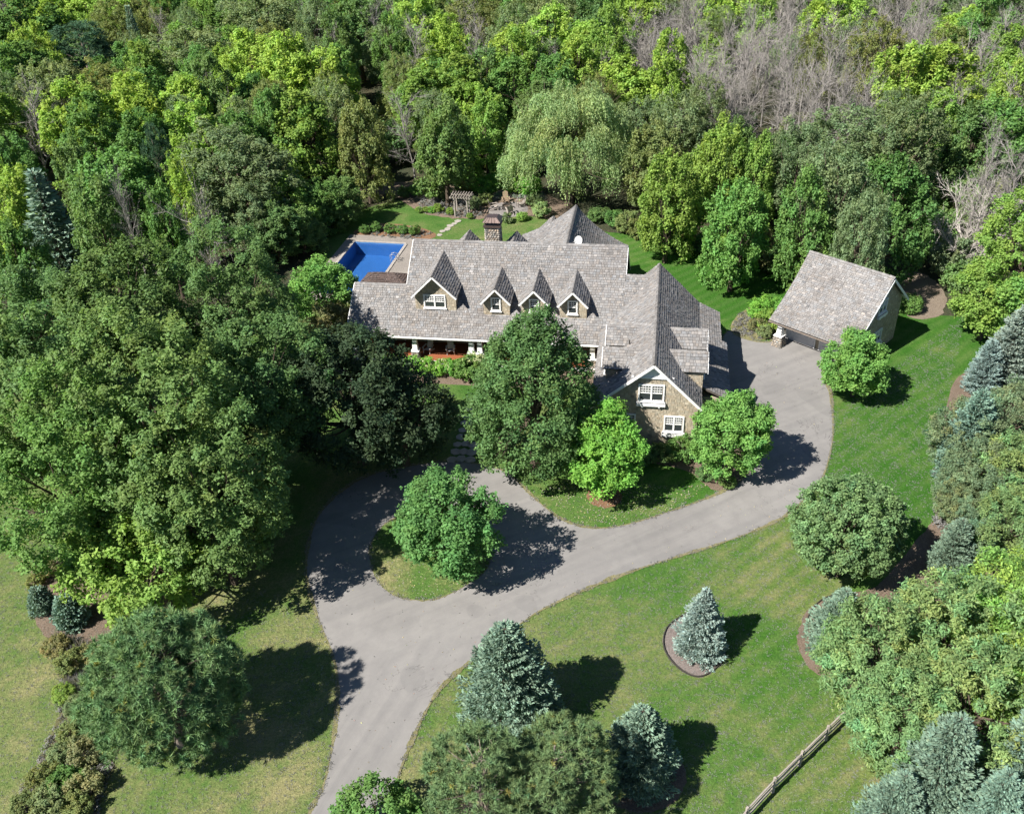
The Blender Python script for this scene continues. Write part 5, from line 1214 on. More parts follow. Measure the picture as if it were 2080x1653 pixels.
FOREST = [
    ('maple_tree', fm[1], (-87.26, 165.84), 4.02, (0.88, 0.81, 0.91), (0.140, 0.251, 0.067), 'leftmost green maple deep in the wood, at the far left'),
    ('maple_tree', fm[2], (-83.67, 159.02), 1.46, (0.71, 0.71, 0.78), (0.176, 0.310, 0.081), 'second green maple from left, deep in the wood, at the far left'),
    ('maple_tree', fm[3], (-80.86, 169.87), 0.46, (1.60, 1.60, 1.06), (0.139, 0.258, 0.072), 'rightmost green maple deep in the wood, at the far left'),
    ('leafy_tree', fm[4], (-103.35, 214.29), 1.96, (0.81, 0.81, 0.97), (0.274, 0.423, 0.091), 'leftmost yellow-green tree along the top edge, at the far left'),
    ('leafy_tree', fm[5], (-90.48, 208.72), 0.06, (0.83, 0.83, 0.84), (0.331, 0.468, 0.092), 'second yellow-green tree from left, along the top edge, at the far left'),
    ('leafy_tree', fm[0], (-80.46, 184.98), 5.19, (1.25, 1.24, 0.98), (0.349, 0.488, 0.095), 'third yellow-green tree from left, along the top edge, at the far left'),
    ('leafy_tree', fm[1], (-75.99, 176.99), 2.03, (0.97, 0.92, 0.92), (0.282, 0.433, 0.093), 'rightmost yellow-green tree along the top edge, at the far left'),
    ('leafy_tree', fm[2], (-81.85, 203.01), 5.35, (0.89, 0.81, 0.86), (0.308, 0.422, 0.081), 'leftmost yellow-green tree along the top edge, far left of the pool'),
    ('leafy_tree', fm[3], (-74.92, 189.15), 0.66, (1.60, 1.60, 0.96), (0.302, 0.449, 0.093), 'second yellow-green tree from left, along the top edge, far left of the pool'),
    ('leafy_tree', fm[4], (-67.44, 203.03), 3.33, (0.78, 0.78, 0.88), (0.313, 0.462, 0.095), 'third yellow-green tree from left, along the top edge, far left of the pool'),
    ('leafy_tree', fm[5], (-61.86, 204.10), 4.89, (0.72, 0.79, 0.98), (0.310, 0.448, 0.091), 'rightmost yellow-green tree along the top edge, far left of the pool'),
    ('maple_tree', fm[0], (-69.06, 136.98), 3.88, (0.96, 0.85, 1.07), (0.150, 0.275, 0.075), 'leftmost green maple in mid wood, at the far left'),
    ('maple_tree', fm[1], (-67.62, 142.07), 0.61, (1.02, 0.98, 1.07), (0.142, 0.260, 0.071), 'second green maple from left, in mid wood, at the far left'),
    ('maple_tree', fm[2], (-59.48, 138.97), 5.09, (0.75, 0.90, 0.80), (0.137, 0.249, 0.068), 'rightmost green maple in mid wood, at the far left'),
    ('pine_tree', fp[1], (-65.65, 156.70), 2.00, (1.60, 1.60, 0.94), (0.088, 0.169, 0.098), 'dark pine deep in the wood, far left of the pool'),
    ('leafy_tree', fg[0], (-65.15, 170.69), 3.68, (0.99, 0.95, 1.01), (0.202, 0.243, 0.087), 'olive tree deep in the wood, far left of the pool'),
    ('spruce_tree', fs[1], (-60.60, 166.13), 5.51, (0.92, 0.93, 1.11), (0.210, 0.299, 0.212), 'slim spruce deep in the wood, far left of the pool'),
    ('leafy_tree', fg[2], (-59.12, 160.47), 4.40, (0.81, 0.82, 0.77), (0.186, 0.244, 0.114), 'leftmost grey-green tree deep in the wood, far left of the pool'),
    ('leafy_tree', fg[3], (-47.13, 150.33), 0.19, (1.60, 1.60, 1.03), (0.216, 0.278, 0.127), 'rightmost grey-green tree deep in the wood, far left of the pool'),
    ('leafy_tree', fm[2], (-61.38, 126.59), 1.14, (0.80, 0.88, 0.91), (0.352, 0.501, 0.100), 'leftmost yellow-green tree in mid wood, at the far left'),
    ('leafy_tree', fm[3], (-70.70, 149.75), 3.64, (0.88, 0.82, 0.95), (0.292, 0.414, 0.082), 'rightmost yellow-green tree in mid wood, at the far left'),
    ('leafy_tree', fg[2], (-67.07, 130.44), 1.52, (0.69, 0.66, 0.90), (0.210, 0.297, 0.149), 'leftmost grey-green tree in mid wood, at the far left'),
    ('leafy_tree', fg[3], (-61.37, 133.27), 0.12, (1.04, 1.18, 1.03), (0.234, 0.294, 0.132), 'rightmost grey-green tree in mid wood, at the far left'),
    ('dead_tree', fb[0], (-58.29, 117.26), 5.70, (1.24, 1.41, 1.09), None, 'bare grey dead tree toward the wood front, at the far left'),
    ('leafy_tree', fg[1], (-52.77, 131.96), 4.08, (1.01, 0.95, 0.93), (0.215, 0.244, 0.082), 'olive tree in mid wood, far left of the pool'),
    ('leafy_tree', fg[2], (-47.74, 178.78), 1.37, (0.80, 0.72, 0.97), (0.202, 0.282, 0.141), 'leftmost grey-green tree along the top edge, left of the pool'),
    ('leafy_tree', fg[3], (-40.05, 169.74), 0.19, (1.60, 1.60, 1.09), (0.212, 0.276, 0.128), 'second grey-green tree from left, along the top edge, left of the pool'),
    ('leafy_tree', fg[0], (-43.99, 191.79), 1.29, (0.62, 0.61, 0.79), (0.169, 0.239, 0.120), 'third grey-green tree from left, along the top edge, left of the pool'),
    ('leafy_tree', fg[1], (-43.62, 199.44), 2.30, (0.65, 0.67, 0.79), (0.196, 0.269, 0.131), 'fourth grey-green tree from left, along the top edge, left of the pool'),
    ('leafy_tree', fg[2], (-37.34, 177.44), 1.88, (0.62, 0.67, 0.90), (0.194, 0.268, 0.132), 'rightmost grey-green tree along the top edge, left of the pool'),
    ('leafy_tree', fm[1], (-39.30, 140.17), 4.73, (0.76, 0.68, 0.95), (0.257, 0.397, 0.085), 'leftmost yellow-green tree in mid wood, left of the pool'),
    ('leafy_tree', fm[2], (-33.11, 119.60), 5.92, (0.72, 0.65, 0.89), (0.266, 0.404, 0.086), 'second yellow-green tree from left, in mid wood, left of the pool'),
    ('leafy_tree', fm[3], (-34.52, 136.77), 5.69, (1.02, 1.01, 0.95), (0.322, 0.462, 0.093), 'third yellow-green tree from left, in mid wood, left of the pool'),
    ('leafy_tree', fm[4], (-27.98, 133.13), 4.85, (1.18, 1.00, 1.07), (0.317, 0.457, 0.092), 'fourth yellow-green tree from left, in mid wood, left of the pool'),
    ('leafy_tree', fm[5], (-23.97, 131.24), 3.17, (1.12, 1.05, 1.01), (0.326, 0.459, 0.090), 'rightmost yellow-green tree in mid wood, left of the pool'),
    ('leafy_tree', fm[0], (-53.41, 123.26), 0.91, (0.66, 0.75, 0.85), (0.317, 0.434, 0.083), 'leftmost yellow-green tree in mid wood, far left of the pool'),
    ('leafy_tree', fm[1], (-47.96, 123.76), 5.09, (0.77, 0.72, 0.94), (0.307, 0.475, 0.102), 'second yellow-green tree from left, in mid wood, far left of the pool'),
    ('leafy_tree', fm[2], (-40.96, 123.21), 2.73, (0.98, 0.94, 1.07), (0.319, 0.470, 0.097), 'rightmost yellow-green tree in mid wood, far left of the pool'),
    ('leafy_tree', fm[3], (-50.85, 115.25), 1.17, (1.05, 0.90, 0.95), (0.283, 0.420, 0.087), 'leftmost yellow-green tree toward the wood front, far left of the pool'),
    ('leafy_tree', fm[4], (-45.54, 117.51), 2.76, (1.02, 1.04, 0.98), (0.324, 0.449, 0.087), 'second yellow-green tree from left, toward the wood front, far left of the pool'),
    ('leafy_tree', fl[2], (-36.37, 105.21), 1.33, (0.74, 0.71, 0.89), (0.290, 0.440, 0.093), 'third yellow-green tree from left, toward the wood front, far left of the pool'),
    ('leafy_tree', fm[0], (-35.75, 110.37), 4.01, (0.90, 0.84, 0.94), (0.301, 0.470, 0.102), 'rightmost yellow-green tree toward the wood front, far left of the pool'),
    ('leafy_tree', fm[1], (-23.00, 110.51), 0.84, (0.98, 0.99, 1.06), (0.213, 0.326, 0.072), 'fresh green tree toward the wood front, left of the pool'),
    ('leafy_tree', fl[2], (-49.90, 91.63), 0.98, (0.76, 0.79, 1.14), (0.305, 0.443, 0.090), 'yellow-green tree at the wood front, at the far left'),
    ('spruce_tree', fs[1], (-45.17, 88.48), 0.40, (1.60, 1.60, 1.04), (0.189, 0.280, 0.208), 'slim spruce at the wood front, at the far left'),
    ('maple_tree', fl[1], (-40.94, 96.21), 1.84, (1.20, 1.10, 1.07), (0.160, 0.305, 0.087), 'leftmost green maple at the wood front, far left of the pool'),
    ('maple_tree', fl[2], (-32.42, 84.61), 5.26, (0.52, 0.52, 1.13), (0.141, 0.267, 0.075), 'rightmost green maple at the wood front, far left of the pool'),
    ('pine_tree', fp[0], (-37.48, 100.35), 3.09, (0.58, 0.61, 0.93), (0.081, 0.153, 0.087), 'dark pine at the wood front, far left of the pool'),
    ('leafy_tree', fg[1], (-28.65, 99.26), 3.77, (1.28, 1.38, 0.96), (0.174, 0.236, 0.114), 'leftmost grey-green tree at the wood front, left of the pool'),
    ('leafy_tree', fg[2], (-26.51, 93.02), 3.91, (0.68, 0.69, 0.66), (0.192, 0.265, 0.131), 'rightmost grey-green tree at the wood front, left of the pool'),
    ('leafy_tree', fl[0], (-32.01, 90.94), 4.38, (0.62, 0.53, 1.14), (0.290, 0.424, 0.086), 'yellow-green tree at the wood front, far left of the pool'),
    ('dead_tree', fb[0], (-35.18, 83.71), 3.76, (0.66, 0.65, 1.08), None, 'leftmost bare grey dead tree at the wood front, far left of the pool'),
    ('dead_tree', fb[1], (-28.42, 83.58), 3.70, (0.76, 0.75, 1.13), None, 'rightmost bare grey dead tree at the wood front, far left of the pool'),
    ('maple_tree', fm[0], (-45.35, 159.89), 0.18, (0.68, 0.72, 0.78), (0.155, 0.307, 0.090), 'leftmost green maple deep in the wood, left of the pool'),
    ('maple_tree', fm[1], (-46.16, 167.11), 4.86, (1.11, 1.10, 0.93), (0.141, 0.248, 0.065), 'second green maple from left, deep in the wood, left of the pool'),
    ('maple_tree', fm[2], (-24.13, 144.44), 1.07, (0.86, 0.83, 0.95), (0.167, 0.310, 0.086), 'rightmost green maple deep in the wood, left of the pool'),
    ('leafy_tree', fg[1], (-29.24, 148.76), 3.08, (0.67, 0.60, 0.93), (0.177, 0.234, 0.111), 'leftmost grey-green tree deep in the wood, left of the pool'),
    ('leafy_tree', fg[2], (-29.95, 164.06), 1.66, (0.87, 0.79, 1.07), (0.194, 0.271, 0.135), 'rightmost grey-green tree deep in the wood, left of the pool'),
    ('maple_tree', fm[5], (-23.97, 149.43), 0.80, (0.76, 0.72, 1.10), (0.146, 0.231, 0.076), 'leftmost dark green tree deep in the wood, behind the pool'),
    ('maple_tree', fm[0], (-22.86, 162.72), 6.05, (1.25, 1.31, 1.05), (0.142, 0.236, 0.081), 'rightmost dark green tree deep in the wood, behind the pool'),
    ('leafy_tree', fl[1], (-16.01, 107.73), 4.65, (0.73, 0.70, 1.18), (0.211, 0.252, 0.089), 'olive tree toward the wood front, behind the pool'),
    ('dead_tree', fb[2], (-17.54, 159.22), 1.58, (1.01, 1.03, 1.16), None, 'bare grey dead tree deep in the wood, behind the pool'),
    ('leafy_tree', fm[3], (-12.52, 159.00), 2.60, (1.10, 1.11, 0.94), (0.298, 0.447, 0.094), 'yellow-green tree deep in the wood, behind the pool'),
    ('leafy_tree', fm[4], (-7.61, 143.55), 2.65, (0.86, 1.01, 1.00), (0.315, 0.451, 0.090), 'leftmost yellow-green tree deep in the wood, behind the chimney'),
    ('leafy_tree', fm[5], (-6.30, 150.96), 5.67, (0.97, 0.92, 0.79), (0.295, 0.444, 0.093), 'rightmost yellow-green tree deep in the wood, behind the chimney'),
    ('leafy_tree', fm[0], (-9.10, 122.99), 4.87, (1.05, 1.03, 0.93), (0.207, 0.329, 0.075), 'leftmost fresh green tree in mid wood, behind the chimney'),
    ('leafy_tree', fm[1], (-4.68, 124.63), 0.50, (1.06, 0.98, 1.06), (0.217, 0.329, 0.072), 'rightmost fresh green tree in mid wood, behind the chimney'),
    ('maple_tree', fl[2], (-6.57, 106.48), 5.72, (0.84, 0.95, 1.14), (0.167, 0.264, 0.086), 'dark green tree toward the wood front, behind the chimney'),
    ('leafy_tree', fl[0], (-1.78, 113.39), 3.48, (0.80, 0.75, 1.05), (0.232, 0.387, 0.093), 'fresh green tree toward the wood front, behind the chimney'),
    ('dead_tree', fb[2], (-3.79, 159.13), 1.66, (1.37, 1.20, 1.08), None, 'bare grey dead tree deep in the wood, behind the chimney'),
    ('leafy_tree', fg[3], (-6.76, 187.18), 5.09, (0.74, 0.69, 0.85), (0.204, 0.241, 0.084), 'leftmost olive tree along the top edge, behind the chimney'),
    ('leafy_tree', fg[0], (-2.64, 166.33), 5.81, (1.24, 1.15, 1.06), (0.189, 0.224, 0.079), 'second olive tree from left, along the top edge, behind the chimney'),
    ('leafy_tree', fg[1], (0.08, 185.92), 3.72, (0.62, 0.62, 0.84), (0.198, 0.238, 0.084), 'rightmost olive tree along the top edge, behind the chimney'),
    ('leafy_tree', fg[2], (2.45, 154.48), 2.54, (0.93, 0.95, 1.02), (0.217, 0.290, 0.138), 'grey-green tree deep in the wood, behind the willow'),
    ('leafy_tree', fm[3], (3.32, 133.32), 0.93, (0.86, 0.81, 0.94), (0.230, 0.365, 0.083), 'fresh green tree in mid wood, behind the willow'),
    ('leafy_tree', fm[4], (2.35, 138.86), 6.04, (0.97, 0.81, 0.97), (0.319, 0.438, 0.084), 'leftmost yellow-green tree deep in the wood, behind the willow'),
    ('leafy_tree', fm[5], (7.46, 147.03), 3.91, (1.13, 1.11, 1.09), (0.327, 0.489, 0.102), 'second yellow-green tree from left, deep in the wood, behind the willow'),
    ('leafy_tree', fm[0], (13.30, 145.99), 6.21, (0.99, 0.93, 0.93), (0.317, 0.490, 0.106), 'rightmost yellow-green tree deep in the wood, behind the willow'),
    ('leafy_tree', fm[1], (10.71, 132.11), 3.18, (0.93, 0.77, 1.07), (0.276, 0.412, 0.086), 'leftmost yellow-green tree in mid wood, behind the willow'),
    ('leafy_tree', fm[2], (17.21, 124.81), 4.68, (1.03, 1.14, 1.06), (0.294, 0.427, 0.087), 'rightmost yellow-green tree in mid wood, behind the willow'),
    ('leafy_tree', fm[3], (16.26, 139.46), 3.54, (0.72, 0.64, 1.10), (0.234, 0.370, 0.084), 'fresh green tree deep in the wood, behind the willow'),
    ('leafy_tree', fm[4], (22.35, 122.82), 3.94, (0.77, 0.67, 1.09), (0.282, 0.412, 0.084), 'yellow-green tree in mid wood, behind the back lawn'),
    ('leafy_tree', fg[3], (9.31, 174.80), 1.51, (0.65, 0.72, 0.97), (0.208, 0.265, 0.120), 'leftmost grey-green tree along the top edge, behind the willow'),
    ('leafy_tree', fg[0], (10.24, 167.70), 6.22, (1.17, 1.27, 1.02), (0.222, 0.281, 0.127), 'rightmost grey-green tree along the top edge, behind the willow'),
    ('maple_tree', fm[1], (8.39, 186.20), 1.72, (0.79, 0.79, 0.81), (0.139, 0.229, 0.079), 'leftmost dark green tree along the top edge, behind the willow'),
    ('maple_tree', fm[2], (8.87, 158.58), 3.76, (0.87, 0.92, 0.78), (0.149, 0.267, 0.099), 'second dark green tree from left, along the top edge, behind the willow'),
    ('maple_tree', fm[3], (16.22, 175.60), 1.42, (0.71, 0.65, 0.89), (0.129, 0.226, 0.082), 'third dark green tree from left, along the top edge, behind the willow'),
    ('maple_tree', fm[4], (19.60, 195.40), 5.24, (0.71, 0.77, 0.85), (0.138, 0.242, 0.088), 'fourth dark green tree from left, along the top edge, behind the willow'),
    ('maple_tree', fm[5], (17.23, 169.49), 5.90, (0.76, 0.76, 0.95), (0.134, 0.222, 0.076), 'fifth dark green tree from left, along the top edge, behind the willow'),
    ('maple_tree', fm[0], (16.61, 160.69), 3.32, (1.03, 1.05, 0.96), (0.129, 0.230, 0.085), 'sixth dark green tree from left, along the top edge, behind the willow'),
    ('maple_tree', fm[1], (26.14, 207.31), 4.06, (0.74, 0.64, 0.83), (0.126, 0.222, 0.081), 'rightmost dark green tree along the top edge, behind the willow'),
    ('leafy_tree', fm[2], (24.80, 170.83), 2.93, (1.20, 1.01, 1.01), (0.307, 0.444, 0.090), 'leftmost yellow-green tree along the top edge, behind the back lawn'),
    ('leafy_tree', fm[3], (38.00, 165.28), 3.61, (1.05, 1.20, 0.93), (0.343, 0.502, 0.103), 'rightmost yellow-green tree along the top edge, behind the back lawn'),
    ('leafy_tree', fg[2], (17.55, 110.42), 5.93, (0.72, 0.76, 0.81), (0.190, 0.269, 0.135), 'leftmost grey-green tree toward the wood front, behind the back lawn'),
    ('leafy_tree', fg[3], (20.39, 104.29), 5.63, (0.77, 0.80, 1.05), (0.212, 0.283, 0.135), 'second grey-green tree from left, toward the wood front, behind the back lawn'),
    ('leafy_tree', fg[0], (23.23, 106.08), 2.68, (0.58, 0.58, 1.06), (0.203, 0.257, 0.116), 'rightmost grey-green tree toward the wood front, behind the back lawn'),
    ('leafy_tree', fl[1], (16.36, 88.05), 0.37, (0.74, 0.70, 1.11), (0.226, 0.340, 0.074), 'leftmost fresh green tree at the wood front, behind the back lawn'),
    ('leafy_tree', fl[2], (22.21, 93.01), 0.03, (0.74, 0.72, 1.22), (0.237, 0.356, 0.077), 'second fresh green tree from left, at the wood front, behind the back lawn'),
    ('leafy_tree', fl[0], (26.14, 92.52), 0.70, (0.55, 0.60, 1.13), (0.220, 0.360, 0.085), 'rightmost fresh green tree at the wood front, behind the back lawn'),
    ('leafy_tree', fl[1], (21.57, 81.12), 1.31, (0.89, 0.73, 1.04), (0.167, 0.328, 0.085), 'bright green tree at the wood front, behind the back lawn'),
    ('leafy_tree', fm[5], (34.20, 198.80), 0.38, (0.69, 0.75, 0.83), (0.230, 0.377, 0.089), 'leftmost fresh green tree along the top edge, behind the back lawn'),
    ('leafy_tree', fm[0], (42.40, 191.58), 0.12, (0.76, 0.81, 0.95), (0.217, 0.336, 0.075), 'second fresh green tree from left, along the top edge, behind the back lawn'),
    ('leafy_tree', fm[1], (42.26, 157.53), 4.54, (0.76, 0.76, 0.98), (0.263, 0.415, 0.095), 'rightmost fresh green tree along the top edge, behind the back lawn'),
    ('leafy_tree', fm[2], (48.98, 150.90), 2.98, (0.86, 0.77, 1.10), (0.366, 0.507, 0.098), 'leftmost yellow-green tree deep in the wood, behind the detached garage'),
    ('leafy_tree', fm[3], (52.70, 147.83), 0.23, (0.95, 1.17, 0.94), (0.334, 0.498, 0.104), 'rightmost yellow-green tree deep in the wood, behind the detached garage'),
    ('leafy_tree', fg[2], (50.57, 128.19), 5.78, (0.84, 0.74, 1.10), (0.234, 0.266, 0.089), 'olive tree in mid wood, behind the detached garage'),
    ('leafy_tree', fm[5], (50.48, 117.34), 2.15, (0.98, 1.06, 1.08), (0.294, 0.424, 0.086), 'yellow-green tree in mid wood, behind the detached garage'),
    ('leafy_tree', fm[0], (55.51, 117.69), 4.56, (0.94, 1.07, 1.04), (0.294, 0.410, 0.080), 'leftmost yellow-green tree in mid wood, in the right corner'),
    ('leafy_tree', fm[1], (62.15, 112.31), 1.87, (0.75, 0.76, 1.06), (0.291, 0.428, 0.088), 'rightmost yellow-green tree in mid wood, in the right corner'),
    ('leafy_tree', fm[2], (73.11, 153.28), 1.47, (1.02, 1.01, 0.93), (0.340, 0.504, 0.105), 'yellow-green tree along the top edge, in the right corner'),
    ('maple_tree', fm[3], (71.10, 141.81), 1.22, (0.92, 0.96, 1.00), (0.154, 0.300, 0.088), 'leftmost green maple deep in the wood, in the right corner'),
    ('maple_tree', fm[4], (73.16, 128.05), 5.79, (0.72, 0.70, 0.95), (0.151, 0.276, 0.075), 'rightmost green maple deep in the wood, in the right corner'),
    ('maple_tree', fm[5], (78.69, 150.40), 1.40, (1.17, 1.03, 1.04), (0.137, 0.219, 0.072), 'dark green tree along the top edge, in the right corner'),
    ('leafy_tree', fm[0], (55.80, 124.23), 3.55, (0.66, 0.75, 0.88), (0.207, 0.345, 0.082), 'leftmost fresh green tree in mid wood, in the right corner'),
    ('leafy_tree', fm[1], (51.37, 109.29), 3.17, (0.81, 0.75, 0.82), (0.248, 0.407, 0.096), 'second fresh green tree from left, in mid wood, in the right corner'),
    ('leafy_tree', fm[2], (67.69, 125.35), 4.32, (0.90, 0.83, 0.94), (0.258, 0.400, 0.089), 'rightmost fresh green tree in mid wood, in the right corner'),
    ('leafy_tree', fg[1], (30.03, 92.04), 4.29, (0.70, 0.71, 0.97), (0.176, 0.248, 0.124), 'leftmost grey-green tree at the wood front, behind the detached garage'),
    ('leafy_tree', fg[2], (30.68, 81.31), 4.77, (0.85, 0.77, 1.08), (0.200, 0.280, 0.140), 'second grey-green tree from left, at the wood front, behind the detached garage'),
    ('leafy_tree', fg[3], (30.69, 74.53), 0.76, (0.50, 0.52, 1.02), (0.210, 0.295, 0.147), 'rightmost grey-green tree at the wood front, behind the detached garage'),
    ('leafy_tree', fg[0], (36.74, 97.37), 3.62, (1.16, 1.14, 0.94), (0.190, 0.266, 0.133), 'leftmost grey-green tree toward the wood front, behind the detached garage'),
    ('leafy_tree', fg[1], (41.68, 95.14), 5.93, (0.93, 1.02, 1.07), (0.179, 0.237, 0.112), 'rightmost grey-green tree toward the wood front, behind the detached garage'),
    ('maple_tree', fl[2], (27.39, 79.31), 2.23, (0.64, 0.66, 1.18), (0.150, 0.278, 0.077), 'leftmost green maple at the wood front, behind the detached garage'),
    ('maple_tree', fl[0], (36.34, 81.89), 4.80, (0.85, 0.85, 1.22), (0.123, 0.245, 0.073), 'rightmost green maple at the wood front, behind the detached garage'),
    ('maple_tree', fl[1], (45.38, 99.53), 2.27, (0.64, 0.64, 1.09), (0.167, 0.310, 0.086), 'leftmost green maple toward the wood front, in the right corner'),
    ('maple_tree', fl[2], (54.97, 101.73), 1.27, (1.11, 1.12, 1.04), (0.157, 0.306, 0.089), 'rightmost green maple toward the wood front, in the right corner'),
    ('maple_tree', fl[0], (50.99, 98.80), 4.11, (0.87, 0.86, 1.13), (0.152, 0.253, 0.087), 'dark green tree toward the wood front, in the right corner'),
    ('leafy_tree', fm[1], (-50.24, 139.29), 0.35, (0.86, 0.88, 1.06), (0.211, 0.326, 0.073), 'leftmost fresh green tree in mid wood, far left of the pool'),
    ('leafy_tree', fm[2], (-45.79, 136.21), 2.47, (0.88, 0.88, 0.83), (0.252, 0.411, 0.097), 'rightmost fresh green tree in mid wood, far left of the pool'),
    ('maple_tree', fm[3], (-38.14, 127.35), 2.65, (0.74, 0.77, 0.92), (0.157, 0.254, 0.085), 'dark green tree in mid wood, left of the pool'),
    ('maple_tree', fl[1], (-55.94, 105.92), 4.71, (0.71, 0.72, 1.03), (0.144, 0.279, 0.081), 'green maple toward the wood front, at the far left'),
    ('maple_tree', fl[2], (-47.04, 101.53), 4.56, (0.63, 0.67, 1.05), (0.146, 0.237, 0.079), 'dark green tree at the wood front, at the far left'),
    ('maple_tree', fm[0], (-29.98, 107.35), 3.34, (0.67, 0.68, 0.90), (0.143, 0.271, 0.077), 'leftmost green maple toward the wood front, left of the pool'),
    ('maple_tree', fm[1], (-26.58, 111.00), 2.00, (0.70, 0.70, 1.09), (0.147, 0.277, 0.078), 'rightmost green maple toward the wood front, left of the pool'),
    ('maple_tree', fm[2], (0.37, 178.04), 2.58, (0.98, 0.91, 0.94), (0.141, 0.276, 0.081), 'leftmost green maple along the top edge, behind the willow'),
    ('maple_tree', fm[3], (2.94, 161.82), 5.78, (0.80, 0.77, 0.81), (0.157, 0.289, 0.080), 'second green maple from left, along the top edge, behind the willow'),
    ('maple_tree', fm[4], (6.33, 195.26), 1.52, (0.71, 0.79, 0.88), (0.151, 0.283, 0.079), 'third green maple from left, along the top edge, behind the willow'),
    ('maple_tree', fm[5], (11.92, 196.19), 3.22, (0.78, 0.86, 0.94), (0.130, 0.247, 0.070), 'fourth green maple from left, along the top edge, behind the willow'),
    ('maple_tree', fm[0], (17.83, 201.74), 3.45, (0.77, 0.74, 0.89), (0.135, 0.255, 0.072), 'fifth green maple from left, along the top edge, behind the willow'),
    ('maple_tree', fm[1], (24.94, 201.41), 2.10, (0.75, 0.74, 0.82), (0.132, 0.242, 0.066), 'rightmost green maple along the top edge, behind the willow'),
    ('maple_tree', fm[2], (-28.56, 180.53), 1.30, (0.65, 0.69, 0.85), (0.149, 0.297, 0.088), 'leftmost green maple along the top edge, behind the pool'),
    ('maple_tree', fm[3], (-26.71, 175.17), 2.66, (0.91, 0.91, 0.91), (0.139, 0.278, 0.083), 'second green maple from left, along the top edge, behind the pool'),
    ('maple_tree', fm[4], (-22.20, 178.08), 3.36, (0.70, 0.63, 0.91), (0.155, 0.283, 0.077), 'third green maple from left, along the top edge, behind the pool'),
    ('maple_tree', fm[5], (-16.22, 177.16), 2.30, (0.93, 1.07, 0.99), (0.171, 0.306, 0.082), 'fourth green maple from left, along the top edge, behind the pool'),
    ('maple_tree', fm[0], (-12.70, 165.55), 5.55, (0.87, 0.77, 0.95), (0.145, 0.273, 0.077), 'rightmost green maple along the top edge, behind the pool'),
    ('maple_tree', fl[1], (-38.74, 85.29), 1.55, (0.70, 0.64, 1.21), (0.169, 0.272, 0.091), 'dark green tree at the wood front, far left of the pool'),
    ('maple_tree', fl[2], (-44.13, 79.03), 3.98, (0.69, 0.75, 1.06), (0.136, 0.251, 0.069), 'green maple at the wood front, at the far left'),
    ('leafy_tree', fl[0], (-23.42, 98.45), 4.25, (0.76, 0.84, 0.71), (0.230, 0.380, 0.090), 'fresh green tree at the wood front, left of the pool'),
    ('maple_tree', fl[1], (-20.80, 99.38), 0.09, (0.69, 0.66, 0.59), (0.147, 0.270, 0.074), 'green maple at the wood front, left of the pool'),
    ('maple_tree', fl[2], (-23.90, 91.85), 0.62, (0.72, 0.80, 0.60), (0.127, 0.221, 0.080), 'leftmost dark green tree at the wood front, left of the pool'),
    ('maple_tree', fl[0], (-21.68, 94.12), 0.70, (0.69, 0.59, 0.50), (0.169, 0.269, 0.089), 'rightmost dark green tree at the wood front, left of the pool'),
    ('maple_tree', fl[1], (-18.29, 100.69), 2.28, (0.57, 0.67, 0.56), (0.163, 0.262, 0.087), 'dark green tree at the wood front, behind the pool'),
    ('dead_tree', fb[0], (21.27, 130.40), 3.59, (1.11, 1.10, 1.04), None, 'leftmost bare grey dead tree in mid wood, behind the back lawn'),
    ('dead_tree', fb[1], (21.56, 116.22), 4.59, (1.22, 1.10, 1.09), None, 'second bare grey dead tree from left, in mid wood, behind the back lawn'),
    ('dead_tree', fb[2], (25.81, 129.66), 5.53, (1.28, 1.18, 1.16), None, 'third bare grey dead tree from left, in mid wood, behind the back lawn'),
    ('dead_tree', fb[3], (26.53, 119.88), 0.99, (1.20, 1.13, 1.03), None, 'fourth bare grey dead tree from left, in mid wood, behind the back lawn'),
    ('dead_tree', fb[0], (30.74, 134.17), 5.13, (1.39, 1.25, 1.13), None, 'fifth bare grey dead tree from left, in mid wood, behind the back lawn'),
    ('dead_tree', fb[1], (31.15, 123.82), 3.22, (1.17, 1.30, 1.05), None, 'sixth bare grey dead tree from left, in mid wood, behind the back lawn'),
    ('dead_tree', fb[2], (29.66, 117.18), 2.54, (1.03, 1.05, 1.18), None, 'seventh bare grey dead tree from left, in mid wood, behind the back lawn'),
    ('dead_tree', fb[3], (33.56, 125.88), 0.94, (1.13, 1.26, 1.15), None, 'rightmost bare grey dead tree in mid wood, behind the back lawn'),
    ('dead_tree', fb[0], (21.63, 147.66), 1.48, (1.27, 1.51, 1.01), None, 'leftmost bare grey dead tree deep in the wood, behind the back lawn'),
    ('dead_tree', fb[1], (23.84, 138.16), 2.74, (1.22, 1.31, 1.17), None, 'second bare grey dead tree from left, deep in the wood, behind the back lawn'),
    ('dead_tree', fb[2], (28.51, 153.05), 4.32, (1.46, 1.40, 1.08), None, 'third bare grey dead tree from left, deep in the wood, behind the back lawn'),
    ('dead_tree', fb[3], (27.38, 144.95), 3.85, (0.95, 0.90, 0.84), None, 'fourth bare grey dead tree from left, deep in the wood, behind the back lawn'),
    ('dead_tree', fb[0], (31.47, 152.49), 1.36, (1.55, 1.58, 1.10), None, 'fifth bare grey dead tree from left, deep in the wood, behind the back lawn'),
    ('dead_tree', fb[1], (35.90, 148.31), 4.53, (1.28, 1.48, 1.07), None, 'sixth bare grey dead tree from left, deep in the wood, behind the back lawn'),
    ('dead_tree', fb[2], (35.32, 136.19), 4.92, (1.42, 1.38, 1.19), None, 'rightmost bare grey dead tree deep in the wood, behind the back lawn'),
    ('dead_tree', fb[3], (36.66, 130.49), 2.88, (1.37, 1.24, 1.14), None, 'leftmost bare grey dead tree in mid wood, behind the detached garage'),
